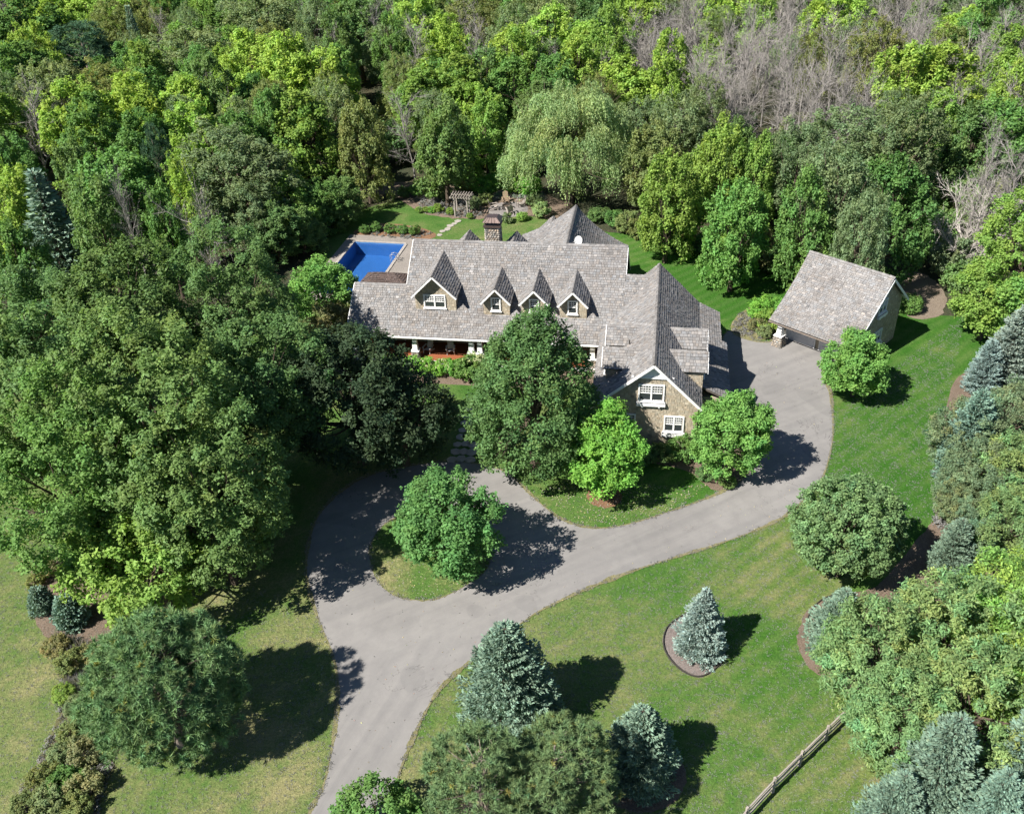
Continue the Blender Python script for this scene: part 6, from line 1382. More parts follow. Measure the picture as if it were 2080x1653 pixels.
    ('dead_tree', fb[0], (36.69, 120.60), 0.37, (1.22, 1.14, 1.09), None, 'second bare grey dead tree from left, in mid wood, behind the detached garage'),
    ('dead_tree', fb[1], (36.13, 114.07), 5.96, (1.13, 1.16, 1.11), None, 'third bare grey dead tree from left, in mid wood, behind the detached garage'),
    ('dead_tree', fb[2], (41.06, 127.18), 3.14, (1.13, 1.22, 1.09), None, 'fourth bare grey dead tree from left, in mid wood, behind the detached garage'),
    ('dead_tree', fb[3], (44.06, 124.20), 1.54, (1.33, 1.35, 1.19), None, 'fifth bare grey dead tree from left, in mid wood, behind the detached garage'),
    ('dead_tree', fb[0], (42.57, 116.46), 3.67, (0.86, 0.80, 0.98), None, 'sixth bare grey dead tree from left, in mid wood, behind the detached garage'),
    ('dead_tree', fb[1], (41.20, 111.27), 3.47, (1.03, 1.04, 1.19), None, 'rightmost bare grey dead tree in mid wood, behind the detached garage'),
    ('dead_tree', fb[2], (40.13, 144.31), 5.72, (1.25, 1.41, 1.07), None, 'leftmost bare grey dead tree deep in the wood, behind the detached garage'),
    ('dead_tree', fb[3], (46.01, 149.76), 1.62, (1.42, 1.38, 1.17), None, 'second bare grey dead tree from left, deep in the wood, behind the detached garage'),
    ('dead_tree', fb[0], (45.67, 142.69), 0.93, (1.01, 0.83, 0.94), None, 'third bare grey dead tree from left, deep in the wood, behind the detached garage'),
    ('dead_tree', fb[1], (46.69, 137.09), 6.08, (1.25, 1.38, 1.09), None, 'fourth bare grey dead tree from left, deep in the wood, behind the detached garage'),
    ('dead_tree', fb[2], (49.76, 133.71), 4.51, (1.19, 1.18, 1.09), None, 'fifth bare grey dead tree from left, deep in the wood, behind the detached garage'),
    ('dead_tree', fb[3], (55.92, 147.89), 4.30, (1.60, 1.39, 1.05), None, 'sixth bare grey dead tree from left, deep in the wood, behind the detached garage'),
    ('dead_tree', fb[0], (58.31, 144.17), 4.00, (1.40, 1.54, 1.17), None, 'seventh bare grey dead tree from left, deep in the wood, behind the detached garage'),
    ('dead_tree', fb[1], (60.80, 146.97), 3.33, (1.56, 1.59, 1.05), None, 'eighth bare grey dead tree from left, deep in the wood, behind the detached garage'),
    ('dead_tree', fb[2], (55.54, 132.72), 4.53, (1.26, 1.29, 1.06), None, 'rightmost bare grey dead tree deep in the wood, behind the detached garage'),
    ('dead_tree', fb[3], (23.18, 111.85), 5.90, (1.19, 1.09, 1.16), None, 'leftmost bare grey dead tree toward the wood front, behind the back lawn'),
    ('dead_tree', fb[0], (26.35, 107.51), 6.19, (1.01, 1.05, 1.03), None, 'second bare grey dead tree from left, toward the wood front, behind the back lawn'),
    ('dead_tree', fb[1], (30.56, 110.79), 1.91, (1.10, 1.13, 1.14), None, 'rightmost bare grey dead tree toward the wood front, behind the back lawn'),
    ('dead_tree', fb[2], (32.38, 106.67), 4.59, (1.14, 1.02, 1.13), None, 'leftmost bare grey dead tree toward the wood front, behind the detached garage'),
    ('dead_tree', fb[3], (36.71, 109.91), 3.35, (1.02, 0.98, 1.15), None, 'second bare grey dead tree from left, toward the wood front, behind the detached garage'),
    ('dead_tree', fb[0], (38.34, 105.84), 6.23, (1.08, 0.98, 1.02), None, 'third bare grey dead tree from left, toward the wood front, behind the detached garage'),
    ('dead_tree', fb[1], (45.14, 105.34), 1.68, (1.05, 0.98, 1.02), None, 'rightmost bare grey dead tree toward the wood front, behind the detached garage'),
    ('dead_tree', fb[2], (48.64, 173.57), 0.15, (0.90, 0.86, 0.80), None, 'leftmost bare grey dead tree along the top edge, behind the detached garage'),
    ('dead_tree', fb[3], (47.54, 164.13), 6.19, (1.43, 1.51, 1.15), None, 'second bare grey dead tree from left, along the top edge, behind the detached garage'),
    ('dead_tree', fb[0], (53.87, 182.01), 2.87, (0.96, 0.91, 0.96), None, 'third bare grey dead tree from left, along the top edge, behind the detached garage'),
    ('dead_tree', fb[1], (58.55, 198.89), 0.10, (0.86, 0.94, 0.80), None, 'fourth bare grey dead tree from left, along the top edge, behind the detached garage'),
    ('dead_tree', fb[2], (56.35, 175.90), 5.93, (0.95, 0.79, 0.96), None, 'fifth bare grey dead tree from left, along the top edge, behind the detached garage'),
    ('dead_tree', fb[3], (61.80, 192.31), 4.04, (0.90, 0.94, 0.99), None, 'sixth bare grey dead tree from left, along the top edge, behind the detached garage'),
    ('dead_tree', fb[0], (65.23, 199.16), 2.29, (0.96, 0.91, 0.80), None, 'seventh bare grey dead tree from left, along the top edge, behind the detached garage'),
    ('dead_tree', fb[1], (54.76, 163.09), 2.81, (1.16, 1.00, 0.89), None, 'eighth bare grey dead tree from left, along the top edge, behind the detached garage'),
    ('dead_tree', fb[2], (54.39, 155.98), 5.50, (0.83, 0.84, 0.82), None, 'ninth bare grey dead tree from left, along the top edge, behind the detached garage'),
    ('dead_tree', fb[3], (62.77, 161.02), 3.43, (1.60, 1.47, 1.12), None, 'tenth bare grey dead tree from left, along the top edge, behind the detached garage'),
    ('dead_tree', fb[0], (75.05, 184.48), 5.53, (0.79, 0.78, 1.01), None, 'eleventh bare grey dead tree from left, along the top edge, behind the detached garage'),
    ('dead_tree', fb[1], (73.37, 176.25), 2.89, (0.93, 0.99, 0.84), None, 'rightmost bare grey dead tree along the top edge, behind the detached garage'),
    ('dead_tree', fb[2], (71.97, 170.56), 4.70, (0.86, 0.83, 1.00), None, 'leftmost bare grey dead tree along the top edge, in the right corner'),
    ('dead_tree', fb[3], (81.44, 194.45), 2.43, (0.83, 0.84, 1.00), None, 'second bare grey dead tree from left, along the top edge, in the right corner'),
    ('dead_tree', fb[0], (68.08, 156.13), 4.00, (1.60, 1.54, 1.05), None, 'third bare grey dead tree from left, along the top edge, in the right corner'),
    ('dead_tree', fb[1], (69.11, 148.32), 4.29, (0.82, 0.85, 0.85), None, 'fourth bare grey dead tree from left, along the top edge, in the right corner'),
    ('dead_tree', fb[2], (88.56, 194.25), 0.50, (0.95, 1.05, 0.91), None, 'fifth bare grey dead tree from left, along the top edge, in the right corner'),
    ('dead_tree', fb[3], (81.53, 168.93), 6.00, (0.96, 0.90, 0.90), None, 'sixth bare grey dead tree from left, along the top edge, in the right corner'),
    ('dead_tree', fb[0], (86.51, 179.62), 4.29, (0.81, 0.80, 0.90), None, 'seventh bare grey dead tree from left, along the top edge, in the right corner'),
    ('dead_tree', fb[1], (78.15, 156.45), 1.65, (0.96, 0.88, 0.93), None, 'eighth bare grey dead tree from left, along the top edge, in the right corner'),
    ('dead_tree', fb[2], (77.14, 144.24), 3.93, (0.88, 0.88, 1.03), None, 'ninth bare grey dead tree from left, along the top edge, in the right corner'),
    ('dead_tree', fb[3], (85.43, 157.49), 0.41, (1.00, 1.02, 1.01), None, 'tenth bare grey dead tree from left, along the top edge, in the right corner'),
    ('dead_tree', fb[0], (100.50, 187.16), 5.44, (0.99, 1.14, 0.99), None, 'eleventh bare grey dead tree from left, along the top edge, in the right corner'),
    ('dead_tree', fb[1], (97.73, 179.41), 1.73, (1.04, 1.05, 1.02), None, 'twelfth bare grey dead tree from left, along the top edge, in the right corner'),
    ('dead_tree', fb[2], (85.45, 151.77), 2.89, (0.96, 1.00, 1.03), None, 'thirteenth bare grey dead tree from left, along the top edge, in the right corner'),
    ('dead_tree', fb[3], (95.92, 171.62), 1.99, (0.83, 0.79, 0.95), None, 'rightmost bare grey dead tree along the top edge, in the right corner'),
    ('dead_tree', fb[0], (62.87, 146.58), 3.73, (1.43, 1.52, 1.17), None, 'leftmost bare grey dead tree deep in the wood, in the right corner'),
    ('dead_tree', fb[1], (61.57, 135.94), 2.05, (1.40, 1.34, 1.16), None, 'second bare grey dead tree from left, deep in the wood, in the right corner'),
    ('dead_tree', fb[2], (61.88, 131.64), 2.49, (1.47, 1.44, 1.03), None, 'third bare grey dead tree from left, deep in the wood, in the right corner'),
    ('dead_tree', fb[3], (71.16, 135.70), 2.55, (1.43, 1.26, 1.14), None, 'fourth bare grey dead tree from left, deep in the wood, in the right corner'),
    ('dead_tree', fb[0], (80.21, 140.44), 1.26, (1.00, 0.91, 0.94), None, 'rightmost bare grey dead tree deep in the wood, in the right corner'),
    ('dead_tree', fb[1], (63.17, 126.10), 2.53, (1.45, 1.41, 1.11), None, 'leftmost bare grey dead tree in mid wood, in the right corner'),
    ('dead_tree', fb[2], (56.89, 111.63), 3.46, (1.08, 1.08, 0.97), None, 'second bare grey dead tree from left, in mid wood, in the right corner'),
    ('dead_tree', fb[3], (61.44, 121.42), 2.84, (1.20, 1.32, 1.09), None, 'third bare grey dead tree from left, in mid wood, in the right corner'),
    ('dead_tree', fb[0], (65.53, 120.76), 4.44, (1.19, 1.30, 1.01), None, 'rightmost bare grey dead tree in mid wood, in the right corner'),
    ('dead_tree', fb[1], (23.49, 161.21), 4.18, (1.47, 1.34, 1.00), None, 'leftmost bare grey dead tree along the top edge, behind the back lawn'),
    ('dead_tree', fb[2], (27.32, 185.97), 0.93, (0.88, 0.82, 0.90), None, 'second bare grey dead tree from left, along the top edge, behind the back lawn'),
    ('dead_tree', fb[3], (30.99, 167.51), 5.48, (1.44, 1.60, 1.02), None, 'third bare grey dead tree from left, along the top edge, behind the back lawn'),
    ('dead_tree', fb[0], (39.72, 201.29), 1.98, (0.87, 0.88, 0.90), None, 'fourth bare grey dead tree from left, along the top edge, behind the back lawn'),
    ('dead_tree', fb[1], (37.53, 184.74), 0.12, (0.85, 0.84, 0.81), None, 'fifth bare grey dead tree from left, along the top edge, behind the back lawn'),
    ('dead_tree', fb[2], (44.64, 203.87), 1.44, (0.90, 0.98, 0.99), None, 'sixth bare grey dead tree from left, along the top edge, behind the back lawn'),
    ('dead_tree', fb[3], (44.07, 197.98), 3.34, (0.81, 0.95, 0.83), None, 'seventh bare grey dead tree from left, along the top edge, behind the back lawn'),
    ('dead_tree', fb[0], (46.49, 182.68), 3.76, (0.95, 0.92, 0.89), None, 'eighth bare grey dead tree from left, along the top edge, behind the back lawn'),
    ('dead_tree', fb[1], (51.53, 202.20), 5.24, (0.79, 0.82, 0.80), None, 'rightmost bare grey dead tree along the top edge, behind the back lawn'),
    ('dead_tree', fb[2], (46.31, 85.87), 4.73, (0.89, 1.00, 1.10), None, 'leftmost bare grey dead tree at the wood front, in the right corner'),
    ('dead_tree', fb[3], (46.42, 81.98), 3.50, (0.81, 1.00, 1.15), None, 'rightmost bare grey dead tree at the wood front, in the right corner'),
    ('dead_tree', fb[0], (-3.57, 139.95), 5.98, (1.16, 1.43, 1.10), None, 'bare grey dead tree in mid wood, behind the chimney'),
    ('dead_tree', fb[1], (0.03, 145.24), 4.21, (1.47, 1.37, 1.07), None, 'leftmost bare grey dead tree deep in the wood, behind the willow'),
    ('dead_tree', fb[2], (7.15, 136.98), 1.40, (0.95, 0.85, 0.94), None, 'rightmost bare grey dead tree deep in the wood, behind the willow'),
    ('dead_tree', fb[3], (-12.19, 141.40), 6.02, (1.43, 1.34, 1.17), None, 'bare grey dead tree in mid wood, behind the pool'),
    ('dead_tree', fb[0], (-53.59, 201.78), 2.36, (0.91, 0.91, 1.03), None, 'leftmost bare grey dead tree along the top edge, left of the pool'),
    ('dead_tree', fb[1], (-48.60, 188.93), 5.52, (0.75, 0.92, 0.85), None, 'second bare grey dead tree from left, along the top edge, left of the pool'),
    ('dead_tree', fb[2], (-33.11, 174.37), 5.56, (0.78, 0.83, 0.97), None, 'rightmost bare grey dead tree along the top edge, left of the pool'),
    ('leafy_tree', fg[3], (28.27, 195.65), 2.51, (0.73, 0.71, 0.96), (0.223, 0.298, 0.142), 'leftmost grey-green tree along the top edge, behind the back lawn'),
    ('leafy_tree', fg[0], (34.04, 205.74), 3.16, (0.80, 0.81, 0.97), (0.230, 0.296, 0.136), 'second grey-green tree from left, along the top edge, behind the back lawn'),
    ('leafy_tree', fg[1], (30.32, 174.51), 0.77, (0.71, 0.86, 0.79), (0.178, 0.240, 0.115), 'third grey-green tree from left, along the top edge, behind the back lawn'),
    ('leafy_tree', fg[2], (35.85, 189.97), 5.20, (0.78, 0.68, 0.84), (0.221, 0.295, 0.141), 'fourth grey-green tree from left, along the top edge, behind the back lawn'),
    ('leafy_tree', fg[3], (36.60, 174.86), 6.14, (0.79, 0.78, 0.98), (0.183, 0.263, 0.134), 'fifth grey-green tree from left, along the top edge, behind the back lawn'),
    ('leafy_tree', fg[0], (36.26, 159.27), 5.27, (0.61, 0.60, 0.80), (0.222, 0.288, 0.134), 'sixth grey-green tree from left, along the top edge, behind the back lawn'),
    ('leafy_tree', fg[1], (43.18, 177.66), 3.07, (0.60, 0.62, 0.89), (0.196, 0.250, 0.114), 'seventh grey-green tree from left, along the top edge, behind the back lawn'),
    ('leafy_tree', fg[2], (52.81, 196.80), 2.22, (0.59, 0.62, 0.94), (0.204, 0.258, 0.116), 'rightmost grey-green tree along the top edge, behind the back lawn'),
    ('leafy_tree', fm[5], (-2.64, 118.87), 5.77, (0.70, 0.78, 0.82), (0.301, 0.447, 0.093), 'yellow-green tree in mid wood, behind the chimney'),
    ('leafy_tree', fm[0], (-16.38, 171.26), 0.61, (0.74, 0.77, 0.85), (0.310, 0.486, 0.106), 'leftmost yellow-green tree along the top edge, behind the pool'),
    ('leafy_tree', fm[1], (-18.03, 210.89), 0.31, (0.89, 0.89, 0.82), (0.309, 0.458, 0.095), 'rightmost yellow-green tree along the top edge, behind the pool'),
    ('leafy_tree', fg[2], (-88.11, 179.43), 4.11, (0.58, 0.58, 0.81), (0.185, 0.257, 0.127), 'leftmost grey-green tree along the top edge, at the far left'),
    ('leafy_tree', fg[3], (-85.60, 198.96), 2.15, (0.60, 0.63, 0.84), (0.179, 0.235, 0.110), 'rightmost grey-green tree along the top edge, at the far left'),
    ('leafy_tree', fm[4], (56.61, 169.60), 3.62, (0.73, 0.66, 0.78), (0.232, 0.368, 0.084), 'leftmost fresh green tree along the top edge, behind the detached garage'),
    ('leafy_tree', fm[5], (61.32, 173.91), 4.15, (0.77, 0.74, 0.89), (0.212, 0.352, 0.084), 'second fresh green tree from left, along the top edge, behind the detached garage'),
    ('leafy_tree', fm[0], (71.49, 198.20), 4.23, (0.71, 0.79, 0.86), (0.230, 0.384, 0.092), 'third fresh green tree from left, along the top edge, behind the detached garage'),
    ('leafy_tree', fm[1], (65.76, 178.38), 3.75, (0.70, 0.69, 0.97), (0.209, 0.326, 0.073), 'fourth fresh green tree from left, along the top edge, behind the detached garage'),
    ('leafy_tree', fm[2], (71.83, 190.19), 2.97, (0.68, 0.72, 0.84), (0.231, 0.342, 0.073), 'fifth fresh green tree from left, along the top edge, behind the detached garage'),
    ('leafy_tree', fm[3], (69.65, 183.54), 0.29, (0.82, 0.77, 0.94), (0.247, 0.363, 0.076), 'rightmost fresh green tree along the top edge, behind the detached garage'),
    ('dead_tree', fb[2], (-27.94, 202.55), 5.39, (1.02, 1.00, 0.86), None, 'leftmost bare grey dead tree along the top edge, behind the pool'),
    ('dead_tree', fb[3], (-22.18, 170.78), 0.89, (0.85, 0.82, 0.93), None, 'rightmost bare grey dead tree along the top edge, behind the pool'),
    ('leafy_tree', fg[0], (-49.78, 211.17), 3.07, (0.65, 0.61, 0.96), (0.222, 0.260, 0.090), 'leftmost olive tree along the top edge, left of the pool'),
    ('leafy_tree', fg[1], (-33.66, 211.41), 6.13, (0.57, 0.52, 0.83), (0.226, 0.272, 0.097), 'rightmost olive tree along the top edge, left of the pool'),
    ('dead_tree', fb[2], (10.72, 203.83), 3.44, (0.85, 0.83, 0.96), None, 'leftmost bare grey dead tree along the top edge, behind the willow'),
    ('dead_tree', fb[3], (11.84, 190.49), 2.13, (0.89, 0.76, 0.98), None, 'second bare grey dead tree from left, along the top edge, behind the willow'),
    ('dead_tree', fb[0], (17.59, 188.66), 0.17, (0.98, 0.90, 0.84), None, 'third bare grey dead tree from left, along the top edge, behind the willow'),
    ('dead_tree', fb[1], (20.74, 154.50), 5.36, (0.97, 0.96, 0.81), None, 'rightmost bare grey dead tree along the top edge, behind the willow'),
    ('leafy_tree', fg[2], (-17.41, 152.72), 2.64, (0.83, 0.78, 0.88), (0.212, 0.289, 0.141), 'grey-green tree deep in the wood, behind the pool'),
    ('leafy_tree', fg[3], (-30.44, 125.66), 1.16, (0.62, 0.72, 0.87), (0.205, 0.251, 0.091), 'leftmost olive tree in mid wood, left of the pool'),
    ('leafy_tree', fg[0], (-22.20, 122.92), 1.23, (0.61, 0.54, 0.89), (0.231, 0.283, 0.103), 'rightmost olive tree in mid wood, left of the pool'),
    ('maple_tree', fm[3], (-47.95, 110.36), 4.69, (0.87, 0.82, 0.89), (0.139, 0.255, 0.070), 'leftmost green maple toward the wood front, far left of the pool'),
    ('maple_tree', fm[4], (-40.73, 108.12), 3.87, (0.87, 0.78, 0.87), (0.132, 0.252, 0.072), 'rightmost green maple toward the wood front, far left of the pool'),
    ('maple_tree', fm[5], (0.99, 128.40), 3.99, (0.98, 0.89, 0.87), (0.165, 0.296, 0.079), 'leftmost green maple in mid wood, behind the willow'),
    ('maple_tree', fm[0], (6.90, 126.68), 0.15, (0.83, 0.86, 0.93), (0.137, 0.268, 0.078), 'rightmost green maple in mid wood, behind the willow'),
    ('leafy_tree', fg[1], (-35.63, 157.37), 4.66, (0.69, 0.66, 0.87), (0.245, 0.278, 0.093), 'olive tree deep in the wood, left of the pool'),
    ('maple_tree', fm[2], (-71.66, 199.58), 0.14, (0.80, 0.85, 0.80), (0.163, 0.306, 0.086), 'leftmost green maple along the top edge, far left of the pool'),
    ('maple_tree', fm[3], (-70.09, 213.09), 1.52, (0.86, 0.76, 0.82), (0.150, 0.271, 0.073), 'second green maple from left, along the top edge, far left of the pool'),
    ('maple_tree', fm[4], (-60.46, 184.47), 3.31, (0.64, 0.64, 0.98), (0.144, 0.264, 0.072), 'third green maple from left, along the top edge, far left of the pool'),
    ('maple_tree', fm[5], (-58.39, 190.91), 1.48, (0.66, 0.67, 0.83), (0.125, 0.243, 0.070), 'fourth green maple from left, along the top edge, far left of the pool'),
    ('maple_tree', fm[0], (-63.37, 213.05), 0.00, (0.87, 0.89, 0.89), (0.164, 0.289, 0.076), 'rightmost green maple along the top edge, far left of the pool'),
    ('maple_tree', fm[1], (14.46, 155.18), 2.86, (0.99, 0.94, 0.87), (0.148, 0.263, 0.096), 'dark green tree deep in the wood, behind the willow'),
    ('maple_tree', fm[2], (-59.89, 147.35), 3.86, (0.69, 0.72, 0.84), (0.126, 0.244, 0.070), 'leftmost green maple in mid wood, far left of the pool'),
    ('maple_tree', fm[3], (-55.16, 145.87), 6.18, (0.65, 0.63, 0.77), (0.149, 0.283, 0.081), 'second green maple from left, in mid wood, far left of the pool'),
    ('maple_tree', fm[4], (-47.47, 128.67), 0.57, (0.85, 0.78, 0.86), (0.144, 0.277, 0.079), 'third green maple from left, in mid wood, far left of the pool'),
    ('maple_tree', fm[5], (-44.07, 141.99), 4.77, (0.94, 0.81, 0.88), (0.146, 0.281, 0.081), 'rightmost green maple in mid wood, far left of the pool'),
    ('leafy_tree', fg[0], (40.93, 136.44), 4.51, (0.60, 0.56, 0.82), (0.214, 0.295, 0.145), 'leftmost grey-green tree deep in the wood, behind the detached garage'),
    ('leafy_tree', fg[1], (51.89, 140.76), 4.02, (0.63, 0.74, 0.88), (0.209, 0.289, 0.143), 'rightmost grey-green tree deep in the wood, behind the detached garage'),
    ('leafy_tree', fg[2], (-26.30, 194.23), 3.36, (0.66, 0.64, 0.80), (0.196, 0.268, 0.131), 'leftmost grey-green tree along the top edge, behind the pool'),
    ('leafy_tree', fg[3], (-18.20, 195.05), 4.45, (0.66, 0.70, 0.96), (0.213, 0.276, 0.128), 'rightmost grey-green tree along the top edge, behind the pool'),
    ('leafy_tree', fg[0], (79.37, 188.78), 2.08, (0.66, 0.66, 0.96), (0.220, 0.284, 0.131), 'leftmost grey-green tree along the top edge, in the right corner'),
    ('leafy_tree', fg[1], (77.38, 172.29), 1.58, (0.65, 0.69, 0.98), (0.186, 0.264, 0.133), 'second grey-green tree from left, along the top edge, in the right corner'),
    ('leafy_tree', fg[2], (81.20, 179.01), 2.68, (0.76, 0.72, 0.86), (0.181, 0.243, 0.117), 'third grey-green tree from left, along the top edge, in the right corner'),
    ('leafy_tree', fg[3], (79.25, 163.01), 5.22, (0.73, 0.70, 0.81), (0.210, 0.290, 0.143), 'fourth grey-green tree from left, along the top edge, in the right corner'),
    ('leafy_tree', fg[0], (94.03, 188.35), 5.17, (0.71, 0.78, 0.80), (0.187, 0.236, 0.106), 'fifth grey-green tree from left, along the top edge, in the right corner'),
    ('leafy_tree', fg[1], (90.56, 173.11), 6.10, (0.72, 0.71, 0.88), (0.206, 0.267, 0.123), 'sixth grey-green tree from left, along the top edge, in the right corner'),
    ('leafy_tree', fg[2], (89.70, 165.05), 0.33, (0.74, 0.65, 0.81), (0.187, 0.245, 0.115), 'rightmost grey-green tree along the top edge, in the right corner'),
    ('leafy_tree', fg[3], (31.08, 180.33), 4.74, (0.79, 0.68, 0.80), (0.209, 0.243, 0.084), 'leftmost olive tree along the top edge, behind the back lawn'),
    ('leafy_tree', fg[0], (42.54, 172.27), 0.94, (0.63, 0.66, 0.80), (0.211, 0.258, 0.094), 'second olive tree from left, along the top edge, behind the back lawn'),
    ('leafy_tree', fg[1], (48.92, 192.87), 0.91, (0.70, 0.76, 0.86), (0.213, 0.245, 0.084), 'rightmost olive tree along the top edge, behind the back lawn'),
    ('maple_tree', fm[2], (98.02, 191.89), 5.83, (0.80, 0.76, 0.97), (0.166, 0.310, 0.086), 'green maple along the top edge, in the right corner'),
    ('leafy_tree', fg[3], (-27.74, 187.08), 5.17, (0.63, 0.68, 0.91), (0.197, 0.222, 0.074), 'leftmost olive tree along the top edge, behind the pool'),
    ('leafy_tree', fg[0], (-24.54, 209.13), 0.48, (0.61, 0.62, 0.98), (0.188, 0.228, 0.082), 'second olive tree from left, along the top edge, behind the pool'),
    ('leafy_tree', fg[1], (-21.48, 189.19), 3.76, (0.65, 0.65, 0.84), (0.195, 0.231, 0.082), 'third olive tree from left, along the top edge, behind the pool'),
    ('leafy_tree', fg[2], (-20.50, 205.59), 0.94, (0.82, 0.81, 0.81), (0.207, 0.247, 0.088), 'fourth olive tree from left, along the top edge, behind the pool'),
    ('leafy_tree', fg[3], (-14.78, 200.30), 0.78, (0.67, 0.76, 0.98), (0.211, 0.261, 0.095), 'fifth olive tree from left, along the top edge, behind the pool'),
    ('leafy_tree', fg[0], (-14.05, 189.75), 1.70, (0.80, 0.76, 0.81), (0.206, 0.232, 0.077), 'rightmost olive tree along the top edge, behind the pool'),
    ('maple_tree', fm[3], (-104.42, 202.49), 0.69, (0.70, 0.76, 0.92), (0.122, 0.246, 0.074), 'leftmost green maple along the top edge, at the far left'),
    ('maple_tree', fm[4], (-102.66, 208.57), 5.81, (0.69, 0.74, 0.84), (0.143, 0.281, 0.082), 'second green maple from left, along the top edge, at the far left'),
    ('maple_tree', fm[5], (-87.92, 203.74), 4.29, (0.92, 0.91, 0.85), (0.155, 0.300, 0.087), 'third green maple from left, along the top edge, at the far left'),
    ('maple_tree', fm[0], (-80.87, 196.10), 6.13, (0.79, 0.65, 0.87), (0.157, 0.288, 0.079), 'rightmost green maple along the top edge, at the far left'),
    ('maple_tree', fm[1], (-38.54, 190.29), 5.60, (0.94, 0.89, 0.85), (0.160, 0.253, 0.082), 'leftmost dark green tree along the top edge, left of the pool'),
    ('maple_tree', fm[2], (-33.67, 204.49), 4.88, (0.94, 0.95, 0.95), (0.129, 0.229, 0.084), 'rightmost dark green tree along the top edge, left of the pool'),
    ('leafy_tree', fg[3], (-73.27, 155.49), 0.14, (0.61, 0.56, 0.83), (0.203, 0.246, 0.089), 'olive tree deep in the wood, at the far left'),
    ('leafy_tree', fg[0], (-5.36, 194.40), 3.35, (0.59, 0.72, 0.98), (0.185, 0.233, 0.105), 'grey-green tree along the top edge, behind the chimney'),
    ('leafy_tree', fg[1], (92.79, 182.04), 2.38, (0.58, 0.55, 0.79), (0.214, 0.250, 0.086), 'olive tree along the top edge, in the right corner'),
    ('leafy_tree', fm[0], (-51.32, 161.57), 4.91, (0.80, 0.74, 0.86), (0.231, 0.388, 0.093), 'fresh green tree deep in the wood, far left of the pool'),
    ('maple_tree', fm[1], (-9.79, 171.81), 4.00, (0.86, 0.75, 0.96), (0.144, 0.228, 0.075), 'leftmost dark green tree along the top edge, behind the chimney'),
    ('maple_tree', fm[2], (-9.53, 178.85), 5.20, (0.70, 0.79, 0.79), (0.148, 0.245, 0.084), 'second dark green tree from left, along the top edge, behind the chimney'),
    ('maple_tree', fm[3], (-5.24, 204.72), 3.02, (0.77, 0.84, 0.95), (0.132, 0.234, 0.086), 'third dark green tree from left, along the top edge, behind the chimney'),
    ('maple_tree', fm[4], (-0.12, 194.04), 5.00, (0.90, 0.76, 0.80), (0.169, 0.273, 0.091), 'rightmost dark green tree along the top edge, behind the chimney'),
    ('maple_tree', fm[5], (-7.84, 130.61), 5.42, (0.82, 0.83, 0.84), (0.162, 0.294, 0.080), 'green maple in mid wood, behind the chimney'),
    ('maple_tree', fl[0], (26.00, 99.75), 4.17, (0.61, 0.59, 1.06), (0.156, 0.254, 0.086), 'dark green tree toward the wood front, behind the back lawn'),
    ('maple_tree', fm[1], (-53.60, 192.77), 5.53, (0.85, 0.87, 0.96), (0.142, 0.281, 0.083), 'leftmost green maple along the top edge, left of the pool'),
    ('maple_tree', fm[2], (-48.04, 173.12), 5.52, (0.64, 0.66, 0.88), (0.129, 0.249, 0.072), 'second green maple from left, along the top edge, left of the pool'),
    ('maple_tree', fm[3], (-55.39, 209.22), 1.16, (0.82, 0.78, 0.84), (0.169, 0.303, 0.081), 'third green maple from left, along the top edge, left of the pool'),
    ('maple_tree', fm[4], (-54.42, 214.64), 5.45, (0.76, 0.74, 0.94), (0.159, 0.287, 0.078), 'fourth green maple from left, along the top edge, left of the pool'),
    ('maple_tree', fm[5], (-48.32, 195.87), 4.73, (0.72, 0.71, 0.95), (0.156, 0.301, 0.087), 'fifth green maple from left, along the top edge, left of the pool'),
    ('maple_tree', fm[0], (-44.04, 183.80), 2.19, (0.84, 0.76, 0.90), (0.168, 0.309, 0.085), 'sixth green maple from left, along the top edge, left of the pool'),
    ('maple_tree', fm[1], (-42.03, 212.59), 5.46, (0.99, 0.83, 0.93), (0.157, 0.301, 0.086), 'seventh green maple from left, along the top edge, left of the pool'),
    ('maple_tree', fm[2], (-40.34, 204.49), 5.22, (0.71, 0.70, 0.82), (0.139, 0.259, 0.072), 'eighth green maple from left, along the top edge, left of the pool'),
    ('maple_tree', fm[3], (-38.43, 197.79), 5.64, (0.85, 0.81, 0.92), (0.147, 0.281, 0.080), 'ninth green maple from left, along the top edge, left of the pool'),
    ('maple_tree', fm[4], (-34.47, 184.12), 3.18, (0.92, 0.82, 0.86), (0.165, 0.307, 0.086), 'rightmost green maple along the top edge, left of the pool'),
    ('leafy_tree', fl[2], (-68.86, 125.69), 3.18, (0.74, 0.86, 0.88), (0.198, 0.229, 0.078), 'leftmost olive tree in mid wood, at the far left'),
    ('leafy_tree', fg[0], (-75.86, 142.50), 1.01, (0.67, 0.67, 0.83), (0.190, 0.220, 0.075), 'rightmost olive tree in mid wood, at the far left'),
    ('dead_tree', fb[1], (-99.00, 191.14), 2.02, (0.98, 0.82, 0.81), None, 'leftmost bare grey dead tree along the top edge, at the far left'),
    ('dead_tree', fb[2], (-96.47, 186.03), 5.95, (0.82, 0.79, 0.96), None, 'second bare grey dead tree from left, along the top edge, at the far left'),
    ('dead_tree', fb[3], (-98.21, 198.99), 2.41, (0.76, 0.85, 0.89), None, 'third bare grey dead tree from left, along the top edge, at the far left'),
    ('dead_tree', fb[0], (-92.93, 189.72), 0.05, (1.01, 1.06, 0.92), None, 'fourth bare grey dead tree from left, along the top edge, at the far left'),
    ('dead_tree', fb[1], (-89.21, 194.41), 2.82, (0.96, 1.16, 0.97), None, 'rightmost bare grey dead tree along the top edge, at the far left'),
